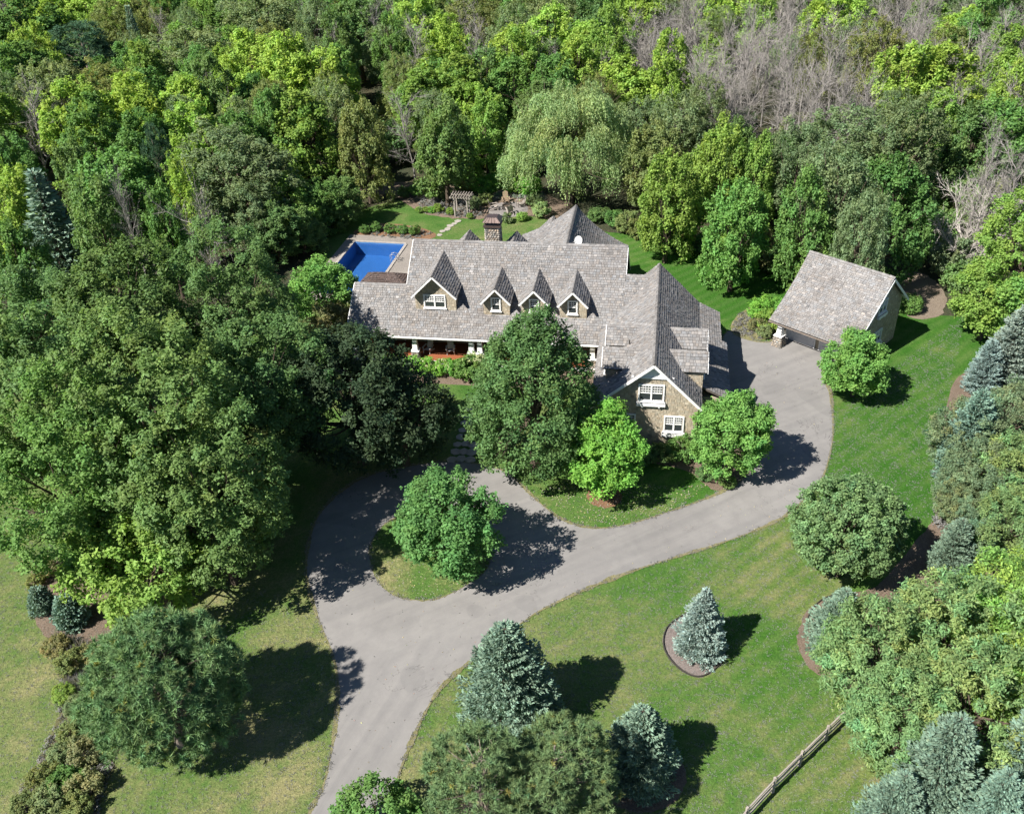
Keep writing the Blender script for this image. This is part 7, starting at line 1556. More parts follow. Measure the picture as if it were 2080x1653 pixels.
    ('maple_tree', fm[0], (59.54, 184.54), 2.42, (0.85, 0.81, 0.89), (0.135, 0.250, 0.069), 'leftmost green maple along the top edge, behind the detached garage'),
    ('maple_tree', fm[1], (76.67, 197.15), 5.98, (0.81, 0.80, 0.91), (0.141, 0.255, 0.069), 'rightmost green maple along the top edge, behind the detached garage'),
    ('leafy_tree', fg[0], (-38.44, 114.83), 3.83, (0.55, 0.61, 0.90), (0.181, 0.257, 0.130), 'grey-green tree toward the wood front, far left of the pool'),
    ('leafy_tree', fg[1], (3.55, 171.18), 6.08, (0.70, 0.70, 0.98), (0.209, 0.270, 0.102), 'leftmost olive tree along the top edge, behind the willow'),
    ('leafy_tree', fg[2], (4.86, 211.81), 2.54, (0.76, 0.76, 0.77), (0.216, 0.256, 0.090), 'second olive tree from left, along the top edge, behind the willow'),
    ('leafy_tree', fg[3], (7.76, 180.46), 1.64, (0.65, 0.67, 0.79), (0.201, 0.242, 0.087), 'third olive tree from left, along the top edge, behind the willow'),
    ('leafy_tree', fg[0], (20.84, 206.54), 3.25, (0.66, 0.69, 0.86), (0.239, 0.276, 0.094), 'fourth olive tree from left, along the top edge, behind the willow'),
    ('leafy_tree', fg[1], (23.06, 189.88), 4.07, (0.79, 0.68, 0.87), (0.203, 0.246, 0.088), 'rightmost olive tree along the top edge, behind the willow'),
    ('leafy_tree', fm[2], (-84.62, 211.58), 5.42, (0.63, 0.65, 0.81), (0.270, 0.407, 0.088), 'leftmost fresh green tree along the top edge, far left of the pool'),
    ('leafy_tree', fm[3], (-69.99, 180.49), 4.52, (0.76, 0.78, 0.85), (0.260, 0.404, 0.090), 'second fresh green tree from left, along the top edge, far left of the pool'),
    ('leafy_tree', fm[4], (-78.81, 210.37), 5.74, (0.77, 0.78, 0.89), (0.246, 0.407, 0.097), 'third fresh green tree from left, along the top edge, far left of the pool'),
    ('leafy_tree', fm[5], (-53.08, 185.01), 4.48, (0.80, 0.98, 0.96), (0.207, 0.331, 0.076), 'rightmost fresh green tree along the top edge, far left of the pool'),
    ('leafy_tree', fm[0], (71.88, 162.54), 3.77, (0.81, 0.90, 0.79), (0.205, 0.342, 0.082), 'leftmost fresh green tree along the top edge, in the right corner'),
    ('leafy_tree', fm[1], (86.35, 186.84), 0.50, (0.68, 0.74, 0.85), (0.218, 0.337, 0.075), 'rightmost fresh green tree along the top edge, in the right corner'),
    ('maple_tree', fm[2], (-11.72, 204.85), 0.71, (0.70, 0.69, 0.78), (0.153, 0.288, 0.081), 'leftmost green maple along the top edge, behind the chimney'),
    ('maple_tree', fm[3], (-11.37, 213.12), 0.32, (0.66, 0.71, 0.81), (0.144, 0.255, 0.067), 'rightmost green maple along the top edge, behind the chimney'),
    ('leafy_tree', fg[2], (-7.46, 117.50), 5.53, (0.63, 0.69, 0.80), (0.204, 0.284, 0.141), 'grey-green tree in mid wood, behind the chimney'),
    ('leafy_tree', fm[5], (-74.21, 161.44), 0.36, (0.71, 0.68, 0.85), (0.278, 0.406, 0.083), 'yellow-green tree deep in the wood, at the far left'),
    ('leafy_tree', fg[0], (-13.06, 132.72), 1.99, (0.63, 0.68, 0.86), (0.226, 0.279, 0.102), 'olive tree in mid wood, behind the pool'),
    ('maple_tree', fm[1], (-55.87, 155.64), 4.81, (0.67, 0.68, 0.81), (0.155, 0.307, 0.090), 'green maple deep in the wood, far left of the pool'),
    ('leafy_tree', fm[2], (-93.63, 179.55), 1.87, (0.72, 0.74, 0.98), (0.252, 0.395, 0.089), 'leftmost fresh green tree along the top edge, at the far left'),
    ('leafy_tree', fm[3], (-109.44, 214.30), 5.47, (0.78, 0.88, 0.85), (0.264, 0.396, 0.086), 'second fresh green tree from left, along the top edge, at the far left'),
    ('leafy_tree', fm[4], (-95.22, 194.87), 2.62, (0.64, 0.70, 0.80), (0.238, 0.397, 0.095), 'third fresh green tree from left, along the top edge, at the far left'),
    ('leafy_tree', fm[5], (-71.86, 173.08), 0.29, (0.83, 0.88, 0.86), (0.260, 0.386, 0.082), 'rightmost fresh green tree along the top edge, at the far left'),
    ('leafy_tree', fg[2], (-76.31, 205.37), 2.63, (0.65, 0.78, 0.96), (0.193, 0.224, 0.077), 'leftmost olive tree along the top edge, far left of the pool'),
    ('leafy_tree', fg[3], (-66.00, 189.62), 4.79, (0.60, 0.69, 0.88), (0.186, 0.222, 0.079), 'second olive tree from left, along the top edge, far left of the pool'),
    ('leafy_tree', fg[0], (-61.71, 179.05), 4.92, (0.80, 0.74, 0.80), (0.233, 0.276, 0.097), 'third olive tree from left, along the top edge, far left of the pool'),
    ('leafy_tree', fg[1], (-63.39, 195.26), 3.69, (0.69, 0.77, 0.86), (0.240, 0.270, 0.089), 'rightmost olive tree along the top edge, far left of the pool'),
    ('dead_tree', fb[2], (-40.90, 133.36), 5.13, (0.84, 0.90, 0.81), None, 'bare grey dead tree in mid wood, far left of the pool'),
    ('leafy_tree', fm[5], (-40.80, 155.83), 0.41, (0.87, 0.88, 0.87), (0.221, 0.352, 0.081), 'leftmost fresh green tree deep in the wood, left of the pool'),
    ('leafy_tree', fm[0], (-37.38, 146.07), 3.24, (0.73, 0.69, 0.94), (0.226, 0.333, 0.070), 'second fresh green tree from left, deep in the wood, left of the pool'),
    ('leafy_tree', fm[1], (-36.87, 151.78), 4.27, (0.64, 0.68, 0.83), (0.218, 0.325, 0.070), 'rightmost fresh green tree deep in the wood, left of the pool'),
    ('leafy_tree', fm[2], (-16.84, 183.17), 4.71, (0.61, 0.61, 0.84), (0.232, 0.354, 0.078), 'fresh green tree along the top edge, behind the pool'),
    ('leafy_tree', fm[3], (-64.75, 116.66), 0.93, (0.75, 0.74, 0.98), (0.211, 0.344, 0.081), 'leftmost fresh green tree toward the wood front, at the far left'),
    ('leafy_tree', fm[4], (-65.16, 122.48), 3.84, (0.87, 0.85, 0.87), (0.253, 0.386, 0.085), 'rightmost fresh green tree toward the wood front, at the far left'),
    ('dead_tree', fb[1], (-29.21, 155.14), 5.42, (0.87, 0.94, 0.99), None, 'bare grey dead tree deep in the wood, left of the pool'),
    ('leafy_tree', fg[2], (53.57, 187.26), 5.77, (0.67, 0.72, 0.86), (0.179, 0.233, 0.108), 'leftmost grey-green tree along the top edge, behind the detached garage'),
    ('leafy_tree', fg[3], (67.31, 193.24), 0.68, (0.63, 0.65, 0.96), (0.175, 0.233, 0.111), 'second grey-green tree from left, along the top edge, behind the detached garage'),
    ('leafy_tree', fg[0], (63.40, 168.50), 0.03, (0.63, 0.62, 0.89), (0.215, 0.294, 0.144), 'third grey-green tree from left, along the top edge, behind the detached garage'),
    ('leafy_tree', fg[1], (66.83, 173.13), 4.46, (0.80, 0.74, 0.84), (0.210, 0.264, 0.118), 'rightmost grey-green tree along the top edge, behind the detached garage'),
    ('leafy_tree', fg[2], (-61.97, 111.74), 6.07, (0.71, 0.77, 0.84), (0.167, 0.235, 0.118), 'grey-green tree toward the wood front, at the far left'),
    ('leafy_tree', fg[3], (-94.81, 203.67), 0.86, (0.82, 0.84, 0.87), (0.212, 0.253, 0.090), 'leftmost olive tree along the top edge, at the far left'),
    ('leafy_tree', fg[0], (-96.80, 210.34), 4.94, (0.73, 0.73, 0.96), (0.214, 0.261, 0.094), 'second olive tree from left, along the top edge, at the far left'),
    ('leafy_tree', fg[1], (-86.78, 185.98), 2.05, (0.77, 0.71, 0.96), (0.244, 0.280, 0.095), 'rightmost olive tree along the top edge, at the far left'),
    ('leafy_tree', fg[2], (12.70, 120.97), 6.00, (0.62, 0.69, 0.82), (0.222, 0.260, 0.090), 'olive tree in mid wood, behind the willow'),
    ('leafy_tree', fm[3], (3.45, 189.84), 2.81, (0.86, 0.88, 0.89), (0.217, 0.364, 0.088), 'leftmost fresh green tree along the top edge, behind the willow'),
    ('leafy_tree', fm[4], (5.28, 205.33), 6.26, (0.73, 0.83, 0.88), (0.249, 0.398, 0.092), 'second fresh green tree from left, along the top edge, behind the willow'),
    ('leafy_tree', fm[5], (14.22, 209.14), 5.26, (0.73, 0.85, 0.95), (0.250, 0.386, 0.086), 'rightmost fresh green tree along the top edge, behind the willow'),
    ('leafy_tree', fm[0], (2.31, 199.99), 5.25, (0.92, 0.92, 0.90), (0.298, 0.461, 0.100), 'leftmost yellow-green tree along the top edge, behind the willow'),
    ('leafy_tree', fm[1], (13.32, 182.34), 1.89, (0.77, 0.73, 0.94), (0.330, 0.453, 0.087), 'second yellow-green tree from left, along the top edge, behind the willow'),
    ('leafy_tree', fm[2], (20.81, 180.64), 3.64, (0.79, 0.86, 0.98), (0.318, 0.467, 0.096), 'rightmost yellow-green tree along the top edge, behind the willow'),
    ('leafy_tree', fg[1], (-55.47, 176.82), 0.74, (0.61, 0.54, 0.84), (0.183, 0.257, 0.129), 'leftmost grey-green tree along the top edge, far left of the pool'),
    ('leafy_tree', fg[2], (-52.33, 168.87), 2.76, (0.60, 0.70, 0.90), (0.215, 0.298, 0.148), 'rightmost grey-green tree along the top edge, far left of the pool'),
    ('leafy_tree', fm[5], (-77.73, 152.59), 3.14, (0.84, 0.75, 0.84), (0.212, 0.357, 0.086), 'fresh green tree deep in the wood, at the far left'),
    ('maple_tree', fm[0], (-28.70, 214.15), 5.67, (0.65, 0.65, 0.82), (0.134, 0.220, 0.075), 'dark green tree along the top edge, behind the pool'),
    ('leafy_tree', fl[1], (-26.40, 116.81), 1.20, (0.87, 0.87, 1.02), (0.187, 0.227, 0.082), 'olive tree toward the wood front, left of the pool'),
    ('leafy_tree', fg[2], (-26.77, 139.94), 2.42, (0.60, 0.66, 0.93), (0.218, 0.295, 0.142), 'grey-green tree in mid wood, left of the pool'),
    ('maple_tree', fm[3], (-15.22, 146.84), 0.53, (0.67, 0.76, 0.94), (0.134, 0.244, 0.066), 'green maple deep in the wood, behind the pool'),
    ('leafy_tree', fl[1], (16.71, 99.53), 6.06, (0.83, 0.81, 1.03), (0.193, 0.240, 0.088), 'olive tree toward the wood front, behind the back lawn'),
    ('maple_tree', fm[5], (-2.31, 132.68), 3.11, (0.87, 0.96, 0.92), (0.146, 0.249, 0.087), 'dark green tree in mid wood, behind the chimney'),
    ('leafy_tree', fm[0], (-32.75, 144.31), 6.19, (0.70, 0.86, 0.91), (0.318, 0.491, 0.106), 'yellow-green tree deep in the wood, left of the pool'),
    ('maple_tree', fl[1], (30.80, 99.59), 2.63, (0.66, 0.67, 0.87), (0.135, 0.233, 0.083), 'dark green tree toward the wood front, behind the detached garage'),
    ('leafy_tree', fm[2], (-46.14, 206.34), 1.48, (0.72, 0.73, 0.85), (0.274, 0.405, 0.084), 'yellow-green tree along the top edge, left of the pool'),
    ('leafy_tree', fm[3], (-4.57, 173.52), 1.07, (0.70, 0.78, 0.95), (0.221, 0.326, 0.069), 'leftmost fresh green tree along the top edge, behind the chimney'),
    ('leafy_tree', fm[4], (-2.90, 213.88), 0.92, (0.94, 0.80, 0.88), (0.228, 0.362, 0.083), 'rightmost fresh green tree along the top edge, behind the chimney'),
    ('maple_tree', fm[5], (-87.79, 173.86), 4.48, (0.81, 0.93, 0.91), (0.145, 0.259, 0.095), 'leftmost dark green tree deep in the wood, at the far left'),
    ('maple_tree', fm[0], (-69.88, 165.29), 1.36, (0.80, 0.86, 0.81), (0.158, 0.268, 0.094), 'rightmost dark green tree deep in the wood, at the far left'),
    ('leafy_tree', fg[1], (65.64, 140.51), 4.64, (0.75, 0.74, 0.79), (0.229, 0.273, 0.096), 'olive tree deep in the wood, in the right corner'),
    ('maple_tree', fm[2], (4.80, 121.92), 1.22, (0.97, 0.88, 0.90), (0.143, 0.226, 0.074), 'dark green tree in mid wood, behind the willow'),
    ('dead_tree', fb[3], (-11.00, 114.10), 1.57, (0.87, 1.06, 0.95), None, 'bare grey dead tree toward the wood front, behind the pool'),
    ('leafy_tree', fg[0], (-31.65, 113.64), 4.19, (0.59, 0.62, 0.89), (0.193, 0.251, 0.116), 'leftmost grey-green tree toward the wood front, left of the pool'),
    ('leafy_tree', fg[1], (-21.14, 117.78), 1.68, (0.68, 0.75, 0.91), (0.219, 0.287, 0.135), 'rightmost grey-green tree toward the wood front, left of the pool'),
    ('leafy_tree', fg[2], (46.44, 110.78), 1.63, (0.69, 0.66, 0.78), (0.190, 0.260, 0.127), 'grey-green tree in mid wood, behind the detached garage'),
    ('dead_tree', fb[3], (59.85, 104.91), 0.49, (1.05, 0.97, 0.85), None, 'bare grey dead tree toward the wood front, in the right corner'),
    ('leafy_tree', fm[2], (-31.55, 194.63), 5.66, (0.85, 0.78, 0.97), (0.205, 0.346, 0.084), 'fresh green tree along the top edge, left of the pool'),
    ('leafy_tree', fm[3], (-10.28, 196.33), 1.86, (0.81, 0.89, 0.86), (0.360, 0.504, 0.099), 'yellow-green tree along the top edge, behind the chimney'),
    ('dead_tree', fb[2], (-69.58, 194.45), 2.39, (0.97, 0.86, 0.90), None, 'leftmost bare grey dead tree along the top edge, far left of the pool'),
    ('dead_tree', fb[3], (-57.65, 169.95), 0.14, (1.04, 0.97, 0.96), None, 'rightmost bare grey dead tree along the top edge, far left of the pool'),
    ('maple_tree', fm[0], (8.80, 141.56), 4.29, (0.74, 0.84, 0.80), (0.135, 0.243, 0.066), 'green maple deep in the wood, behind the willow'),
    ('leafy_tree', fm[1], (31.42, 140.63), 4.59, (0.72, 0.73, 0.81), (0.248, 0.384, 0.086), 'fresh green tree deep in the wood, behind the back lawn'),
    ('maple_tree', fm[2], (-33.31, 129.64), 3.04, (0.71, 0.75, 0.92), (0.134, 0.269, 0.081), 'green maple in mid wood, left of the pool'),
    ('leafy_tree', fm[3], (68.36, 130.34), 3.31, (0.79, 0.88, 0.82), (0.226, 0.353, 0.079), 'fresh green tree deep in the wood, in the right corner'),
    ('leafy_tree', fg[0], (66.97, 114.69), 0.95, (0.57, 0.61, 0.90), (0.210, 0.270, 0.124), 'grey-green tree in mid wood, in the right corner'),
    ('dead_tree', fb[1], (17.03, 134.61), 0.97, (0.93, 0.92, 0.87), None, 'bare grey dead tree in mid wood, behind the willow'),
    ('leafy_tree', fg[2], (43.52, 132.25), 2.73, (0.59, 0.63, 0.96), (0.198, 0.230, 0.079), 'olive tree deep in the wood, behind the detached garage'),
]
for nm, src, lc, rz, sc, cc, lab in FOREST:
    if nm == 'dead_tree': plant(nm, (src,), lc, rz, sc, (1, 1, 1), lab, 'tree', 'bare dead trees of the wood', ('branches',))
    else: plant(nm, src, lc, rz, sc, cc, lab, 'tree', 'leafy trees of the wood')

SHRUBS = [
    (0, (-9.91, 104.20), 0.00, 0.3, (0.236, 0.379, 0.088), 'leftmost of four round boxwoods along the garden bed edge', 'round boxwoods by the arbor'),
    (1, (-9.10, 104.26), 1.70, 0.3, (0.239, 0.360, 0.078), 'second of four round boxwoods along the garden bed edge', 'round boxwoods by the arbor'),
    (2, (-8.40, 104.04), 3.40, 0.3, (0.218, 0.451, 0.083), 'third of four round boxwoods along the garden bed edge', 'round boxwoods by the arbor'),
    (0, (-7.71, 104.11), 5.10, 0.42, (0.220, 0.325, 0.069), 'rightmost of four round boxwoods along the garden bed edge', 'round boxwoods by the arbor'),
    (1, (-15.70, 98.78), 0.52, 0.44, (0.133, 0.251, 0.071), 'first shrub from the left in the row beyond the pool', 'shrubs beyond the pool'),
    (2, (-14.46, 99.20), 2.22, 0.44, (0.137, 0.254, 0.071), 'second shrub from the left in the row beyond the pool', 'shrubs beyond the pool'),
    (0, (-12.85, 98.62), 3.92, 0.44, (0.146, 0.272, 0.076), 'third shrub from the left in the row beyond the pool', 'shrubs beyond the pool'),
    (1, (-11.45, 98.34), 5.62, 0.44, (0.149, 0.287, 0.083), 'fourth shrub from the left in the row beyond the pool', 'shrubs beyond the pool'),
    (2, (-10.03, 97.78), 1.04, 0.44, (0.145, 0.255, 0.067), 'fifth shrub from the left in the row beyond the pool', 'shrubs beyond the pool'),
    (0, (-10.48, 68.97), 2.74, 0.6, (0.160, 0.358, 0.071), 'first white-flowered hydrangea from the left before the porch', 'hydrangeas along the porch'),
    (1, (-9.42, 68.68), 4.44, 0.6, (0.187, 0.408, 0.079), 'second white-flowered hydrangea from the left before the porch', 'hydrangeas along the porch'),
    (2, (-8.22, 68.57), 6.14, 0.6, (0.202, 0.436, 0.084), 'third white-flowered hydrangea from the left before the porch', 'hydrangeas along the porch'),
    (0, (-7.17, 68.18), 1.56, 0.6, (0.205, 0.419, 0.076), 'fourth white-flowered hydrangea from the left before the porch', 'hydrangeas along the porch'),
    (1, (-5.97, 68.07), 3.26, 0.6, (0.209, 0.410, 0.071), 'fifth white-flowered hydrangea from the left before the porch', 'hydrangeas along the porch'),
    (2, (-4.81, 67.76), 4.96, 0.6, (0.168, 0.372, 0.073), 'sixth white-flowered hydrangea from the left before the porch', 'hydrangeas along the porch'),
    (0, (-3.94, 67.51), 0.38, 0.6, (0.186, 0.394, 0.074), 'seventh white-flowered hydrangea from the left before the porch', 'hydrangeas along the porch'),
    (1, (-3.02, 66.94), 2.08, 1.05, (0.138, 0.243, 0.064), 'clipped green evergreen shrub between the hydrangeas and the broad tree', 'clipped evergreen shrubs'),
    (2, (12.37, 54.95), 3.78, 0.72, (0.151, 0.274, 0.075), 'clipped round evergreen shrub under the right gable window', 'clipped evergreen shrubs'),
    (0, (13.60, 54.75), 5.48, 0.68, (0.146, 0.291, 0.087), 'clipped round evergreen shrub beside the round tree at the wing corner', 'clipped evergreen shrubs'),
    (1, (10.87, 54.64), 0.90, 0.62, (0.144, 0.228, 0.075), 'shaded evergreen shrub in the shadow of the light green maple', 'clipped evergreen shrubs'),
    (2, (9.59, 54.55), 2.60, 0.6, (0.148, 0.245, 0.084), 'shaded evergreen shrub behind the light green maple', 'clipped evergreen shrubs'),
    (0, (13.56, 52.30), 4.30, 0.45, (0.132, 0.234, 0.086), 'small dark ball shrub on the lawn by the round tree', 'clipped evergreen shrubs'),
    (1, (14.97, 51.31), 6.00, 0.4, (0.163, 0.262, 0.084), 'small dark shrub at the drive edge under the round tree', 'clipped evergreen shrubs'),
    (2, (23.21, 75.52), 1.42, 0.85, (0.211, 0.427, 0.077), 'yellow-green shrub left of the garage', 'planting left of the garage'),
    (0, (23.35, 73.37), 3.12, 0.75, (0.248, 0.378, 0.083), 'yellow-green shrub at the garage corner column', 'planting left of the garage'),
    (1, (24.66, 75.87), 4.82, 0.8, (0.185, 0.408, 0.080), 'yellow-green shrub tucked against the garage roof edge', 'planting left of the garage'),
    (2, (22.18, 73.11), 0.24, 0.5, (0.242, 0.249, 0.117), 'low tan perennial clump by the forecourt', 'planting left of the garage'),
    (0, (22.66, 72.00), 1.94, 0.45, (0.227, 0.290, 0.132), 'grey-green perennial clump beside the stone pier', 'planting left of the garage'),
    (1, (36.83, 75.56), 3.64, 0.75, (0.159, 0.287, 0.078), 'upright evergreen shrub behind the garage gable', 'shrubs at the wood edge'),
    (2, (42.91, 85.78), 5.34, 1.6, (0.156, 0.301, 0.087), 'leafy shrub behind the garage at the wood edge', 'shrubs at the wood edge'),
    (0, (43.25, 82.35), 0.76, 1.3, (0.206, 0.281, 0.151), 'twiggy grey-green shrub by the dirt path', 'shrubs at the wood edge'),
    (1, (27.59, 84.40), 2.46, 1.2, (0.157, 0.270, 0.096), 'dark shrub at the back corner of the garage', 'shrubs at the wood edge'),
    (2, (26.19, 85.67), 4.16, 1.2, (0.260, 0.259, 0.118), 'tan shrub at the far edge of the back lawn', 'shrubs at the wood edge'),
    (0, (23.76, 87.06), 5.86, 1.3, (0.234, 0.375, 0.087), 'yellowish shrub where the back lawn meets the wood', 'shrubs at the wood edge'),
    (1, (42.71, 78.19), 1.28, 1.2, (0.165, 0.276, 0.095), 'dark shrub at the top of the striped lawn', 'shrubs at the wood edge'),
    (2, (14.71, 94.56), 2.98, 0.8, (0.198, 0.229, 0.078), 'fourth low bush from the left along the far edge of the back lawn', 'low bushes along the back lawn edge'),
    (0, (15.84, 93.14), 4.68, 0.96, (0.134, 0.217, 0.073), 'fifth low bush from the left along the far edge of the back lawn', 'low bushes along the back lawn edge'),
    (1, (17.04, 92.37), 0.10, 0.8, (0.143, 0.256, 0.068), 'sixth low bush from the left along the far edge of the back lawn', 'low bushes along the back lawn edge'),
    (2, (18.28, 91.87), 1.80, 1.04, (0.183, 0.227, 0.083), 'seventh low bush from the left along the far edge of the back lawn', 'low bushes along the back lawn edge'),
    (0, (19.39, 90.75), 3.50, 0.8, (0.268, 0.252, 0.108), 'eighth low bush from the left along the far edge of the back lawn', 'low bushes along the back lawn edge'),
    (1, (20.57, 90.14), 5.20, 0.96, (0.136, 0.242, 0.089), 'ninth low bush from the left along the far edge of the back lawn', 'low bushes along the back lawn edge'),
    (2, (21.72, 89.41), 0.62, 0.8, (0.152, 0.283, 0.079), 'tenth low bush from the left along the far edge of the back lawn', 'low bushes along the back lawn edge'),
    (0, (22.85, 88.69), 2.32, 0.96, (0.253, 0.250, 0.113), 'eleventh low bush from the left along the far edge of the back lawn', 'low bushes along the back lawn edge'),
    (1, (24.61, 86.40), 4.02, 0.88, (0.141, 0.229, 0.077), 'twelfth low bush from the left along the far edge of the back lawn', 'low bushes along the back lawn edge'),
    (2, (12.36, 97.50), 5.72, 0.8, (0.135, 0.268, 0.079), 'second low bush from the left along the far edge of the back lawn', 'low bushes along the back lawn edge'),
    (0, (13.58, 96.28), 1.14, 0.96, (0.209, 0.270, 0.102), 'third low bush from the left along the far edge of the back lawn', 'low bushes along the back lawn edge'),
    (1, (10.62, 99.36), 2.84, 0.8, (0.152, 0.253, 0.087), 'first low bush from the left along the far edge of the back lawn', 'low bushes along the back lawn edge'),
    (2, (-12.14, 109.44), 4.54, 0.52, (0.142, 0.239, 0.084), 'dark green shrub at the left end of the garden bed', 'garden bed plants behind the house'),
    (0, (-10.65, 109.60), 6.24, 0.58, (0.210, 0.396, 0.098), 'bright green shrub in the shaded garden bed', 'garden bed plants behind the house'),
    (1, (-8.51, 109.03), 1.66, 0.7, (0.143, 0.271, 0.077), 'green shrub behind the boxwoods', 'garden bed plants behind the house'),
    (2, (-6.98, 108.06), 3.36, 0.64, (0.227, 0.292, 0.134), 'grey-green shrub left of the arbor', 'garden bed plants behind the house'),
    (0, (-4.94, 110.26), 5.06, 0.64, (0.232, 0.275, 0.097), 'golden shrub behind the arbor', 'garden bed plants behind the house'),
    (1, (-3.73, 110.45), 0.48, 0.7, (0.290, 0.305, 0.147), 'tan shrub above the arbor', 'garden bed plants behind the house'),
    (2, (-3.37, 104.54), 2.18, 0.58, (0.175, 0.238, 0.116), 'grey-green shrub right of the arbor', 'garden bed plants behind the house'),
    (0, (-2.21, 105.95), 3.88, 0.58, (0.183, 0.233, 0.088), 'olive shrub between arbor and patio', 'garden bed plants behind the house'),
    (1, (-2.21, 109.13), 5.58, 1.02, (0.179, 0.368, 0.067), 'bright green bed plant left of the patio', 'garden bed plants behind the house'),
    (2, (-0.70, 110.11), 1.00, 1.02, (0.200, 0.419, 0.078), 'bright green bed plant behind the tan armchair', 'garden bed plants behind the house'),
    (0, (1.39, 109.21), 2.70, 1.02, (0.188, 0.370, 0.064), 'bright green bed plant behind the patio', 'garden bed plants behind the house'),
    (1, (3.17, 108.52), 4.40, 1.02, (0.199, 0.431, 0.083), 'bright green bed plant by the willow', 'garden bed plants behind the house'),
    (2, (3.59, 104.54), 6.10, 0.64, (0.256, 0.349, 0.150), 'pale shrub right of the patio under the willow', 'garden bed plants behind the house'),
    (0, (4.31, 101.48), 1.52, 0.7, (0.308, 0.432, 0.190), 'pale shrub between the patio and the rear wing', 'garden bed plants behind the house'),
    (1, (2.02, 100.56), 3.22, 0.46, (0.247, 0.409, 0.097), 'low green plant below the patio', 'garden bed plants behind the house'),
    (2, (0.32, 100.17), 4.92, 0.46, (0.213, 0.284, 0.135), 'silvery lavender clump below the patio', 'garden bed plants behind the house'),
    (0, (-3.14, 113.09), 0.34, 0.64, (0.207, 0.387, 0.095), 'bright sapling behind the garden bed', 'garden bed plants behind the house'),
    (1, (-0.37, 112.25), 2.04, 0.75, (0.201, 0.285, 0.144), 'round grey-green shrub behind the patio', 'garden bed plants behind the house'),
    (2, (2.40, 112.44), 3.74, 0.75, (0.220, 0.277, 0.125), 'round grey-green shrub under the willow edge', 'garden bed plants behind the house'),
    (0, (-6.23, 103.20), 5.44, 0.35, (0.216, 0.329, 0.072), 'low chartreuse plant at the arbor foot', 'garden bed plants behind the house'),
    (1, (-3.91, 101.78), 0.86, 0.29, (0.208, 0.325, 0.073), 'low chartreuse plant at the right arbor post', 'garden bed plants behind the house'),
    (2, (-30.62, 45.29), 2.56, 0.5, (0.308, 0.304, 0.138), 'tan grass clump above the small blue spruces', 'wild bed clumps at lower left'),
    (0, (-30.98, 44.19), 4.26, 0.36, (0.240, 0.270, 0.089), 'brown clump at the left tip of the mulch bed', 'wild bed clumps at lower left'),
    (1, (-27.40, 38.49), 5.96, 0.5, (0.262, 0.250, 0.109), 'tan shrub below the left mulch bed', 'wild bed clumps at lower left'),
    (2, (-26.02, 37.13), 1.38, 0.58, (0.197, 0.240, 0.086), 'olive shrub left of the round pine, upper', 'wild bed clumps at lower left'),
    (0, (-25.20, 37.63), 3.08, 0.5, (0.267, 0.250, 0.107), 'straw-coloured clump touching the round pine', 'wild bed clumps at lower left'),
    (1, (-25.66, 35.01), 4.78, 0.43, (0.218, 0.325, 0.070), 'yellow-green clump left of the round pine, middle', 'wild bed clumps at lower left'),
    (2, (-24.45, 33.95), 0.20, 0.5, (0.195, 0.254, 0.118), 'silvery grass clump left of the round pine', 'wild bed clumps at lower left'),
    (0, (-24.27, 32.35), 1.90, 0.5, (0.189, 0.235, 0.086), 'olive clump left of the round pine, lower', 'wild bed clumps at lower left'),
    (1, (-24.48, 31.14), 3.60, 0.43, (0.213, 0.277, 0.128), 'grey-green clump in the lower wild bed', 'wild bed clumps at lower left'),
    (2, (-23.16, 31.08), 5.30, 0.58, (0.244, 0.259, 0.125), 'tan clump in the lower wild bed beside the pine', 'wild bed clumps at lower left'),
    (0, (-24.70, 29.69), 0.72, 0.5, (0.190, 0.221, 0.076), 'olive clump at the left of the wild bed bottom', 'wild bed clumps at lower left'),
    (1, (-23.43, 29.35), 2.42, 0.58, (0.131, 0.244, 0.068), 'green clump in the wild bed bottom', 'wild bed clumps at lower left'),
    (2, (-22.31, 29.02), 4.12, 0.58, (0.300, 0.307, 0.144), 'tan clump at the right of the wild bed bottom', 'wild bed clumps at lower left'),
    (0, (-23.77, 28.27), 5.82, 0.58, (0.210, 0.264, 0.118), 'grey-green clump at the bottom edge, wild bed', 'wild bed clumps at lower left'),
    (1, (-24.94, 28.10), 1.24, 0.5, (0.177, 0.223, 0.083), 'olive clump at the bottom edge, far left', 'wild bed clumps at lower left'),
    (2, (-22.29, 27.93), 2.94, 0.5, (0.212, 0.253, 0.090), 'olive clump at the bottom edge by the dry lawn', 'wild bed clumps at lower left'),
]
for i, lc, rz, s, cc, lab, grp in SHRUBS:
    t = plant('shrub', us[i], lc, rz, (s, s, s * (0.9 if s < 1.2 else 1.15)), cc, lab, 'shrub', grp, ('foliage', 'stem'))
    if 'hydrangea' in lab:
        rng = np.random.default_rng(int(abs(lc[0]) * 100)); n = 26
        d = unit(rng.normal(size=(n, 3)) + np.array((0, -0.3, 0.9))); c = d * np.array((1.25, 1.25, 1.1)) + np.array((0, 0, 1.25))
        idx = np.repeat(np.arange(n), 16); q = unit(rng.normal(size=(len(idx), 3)))
        V = leaf_quads(rng, c[idx] + q * 0.17, q, np.full(len(idx), 0.16))
        obj('bloom', np_mesh('bloom', V, 4, M['flower'], tones(rng, len(idx), 0.1, 0.03)), t, kind='stuff', color=(0.55, 0.60, 0.34))

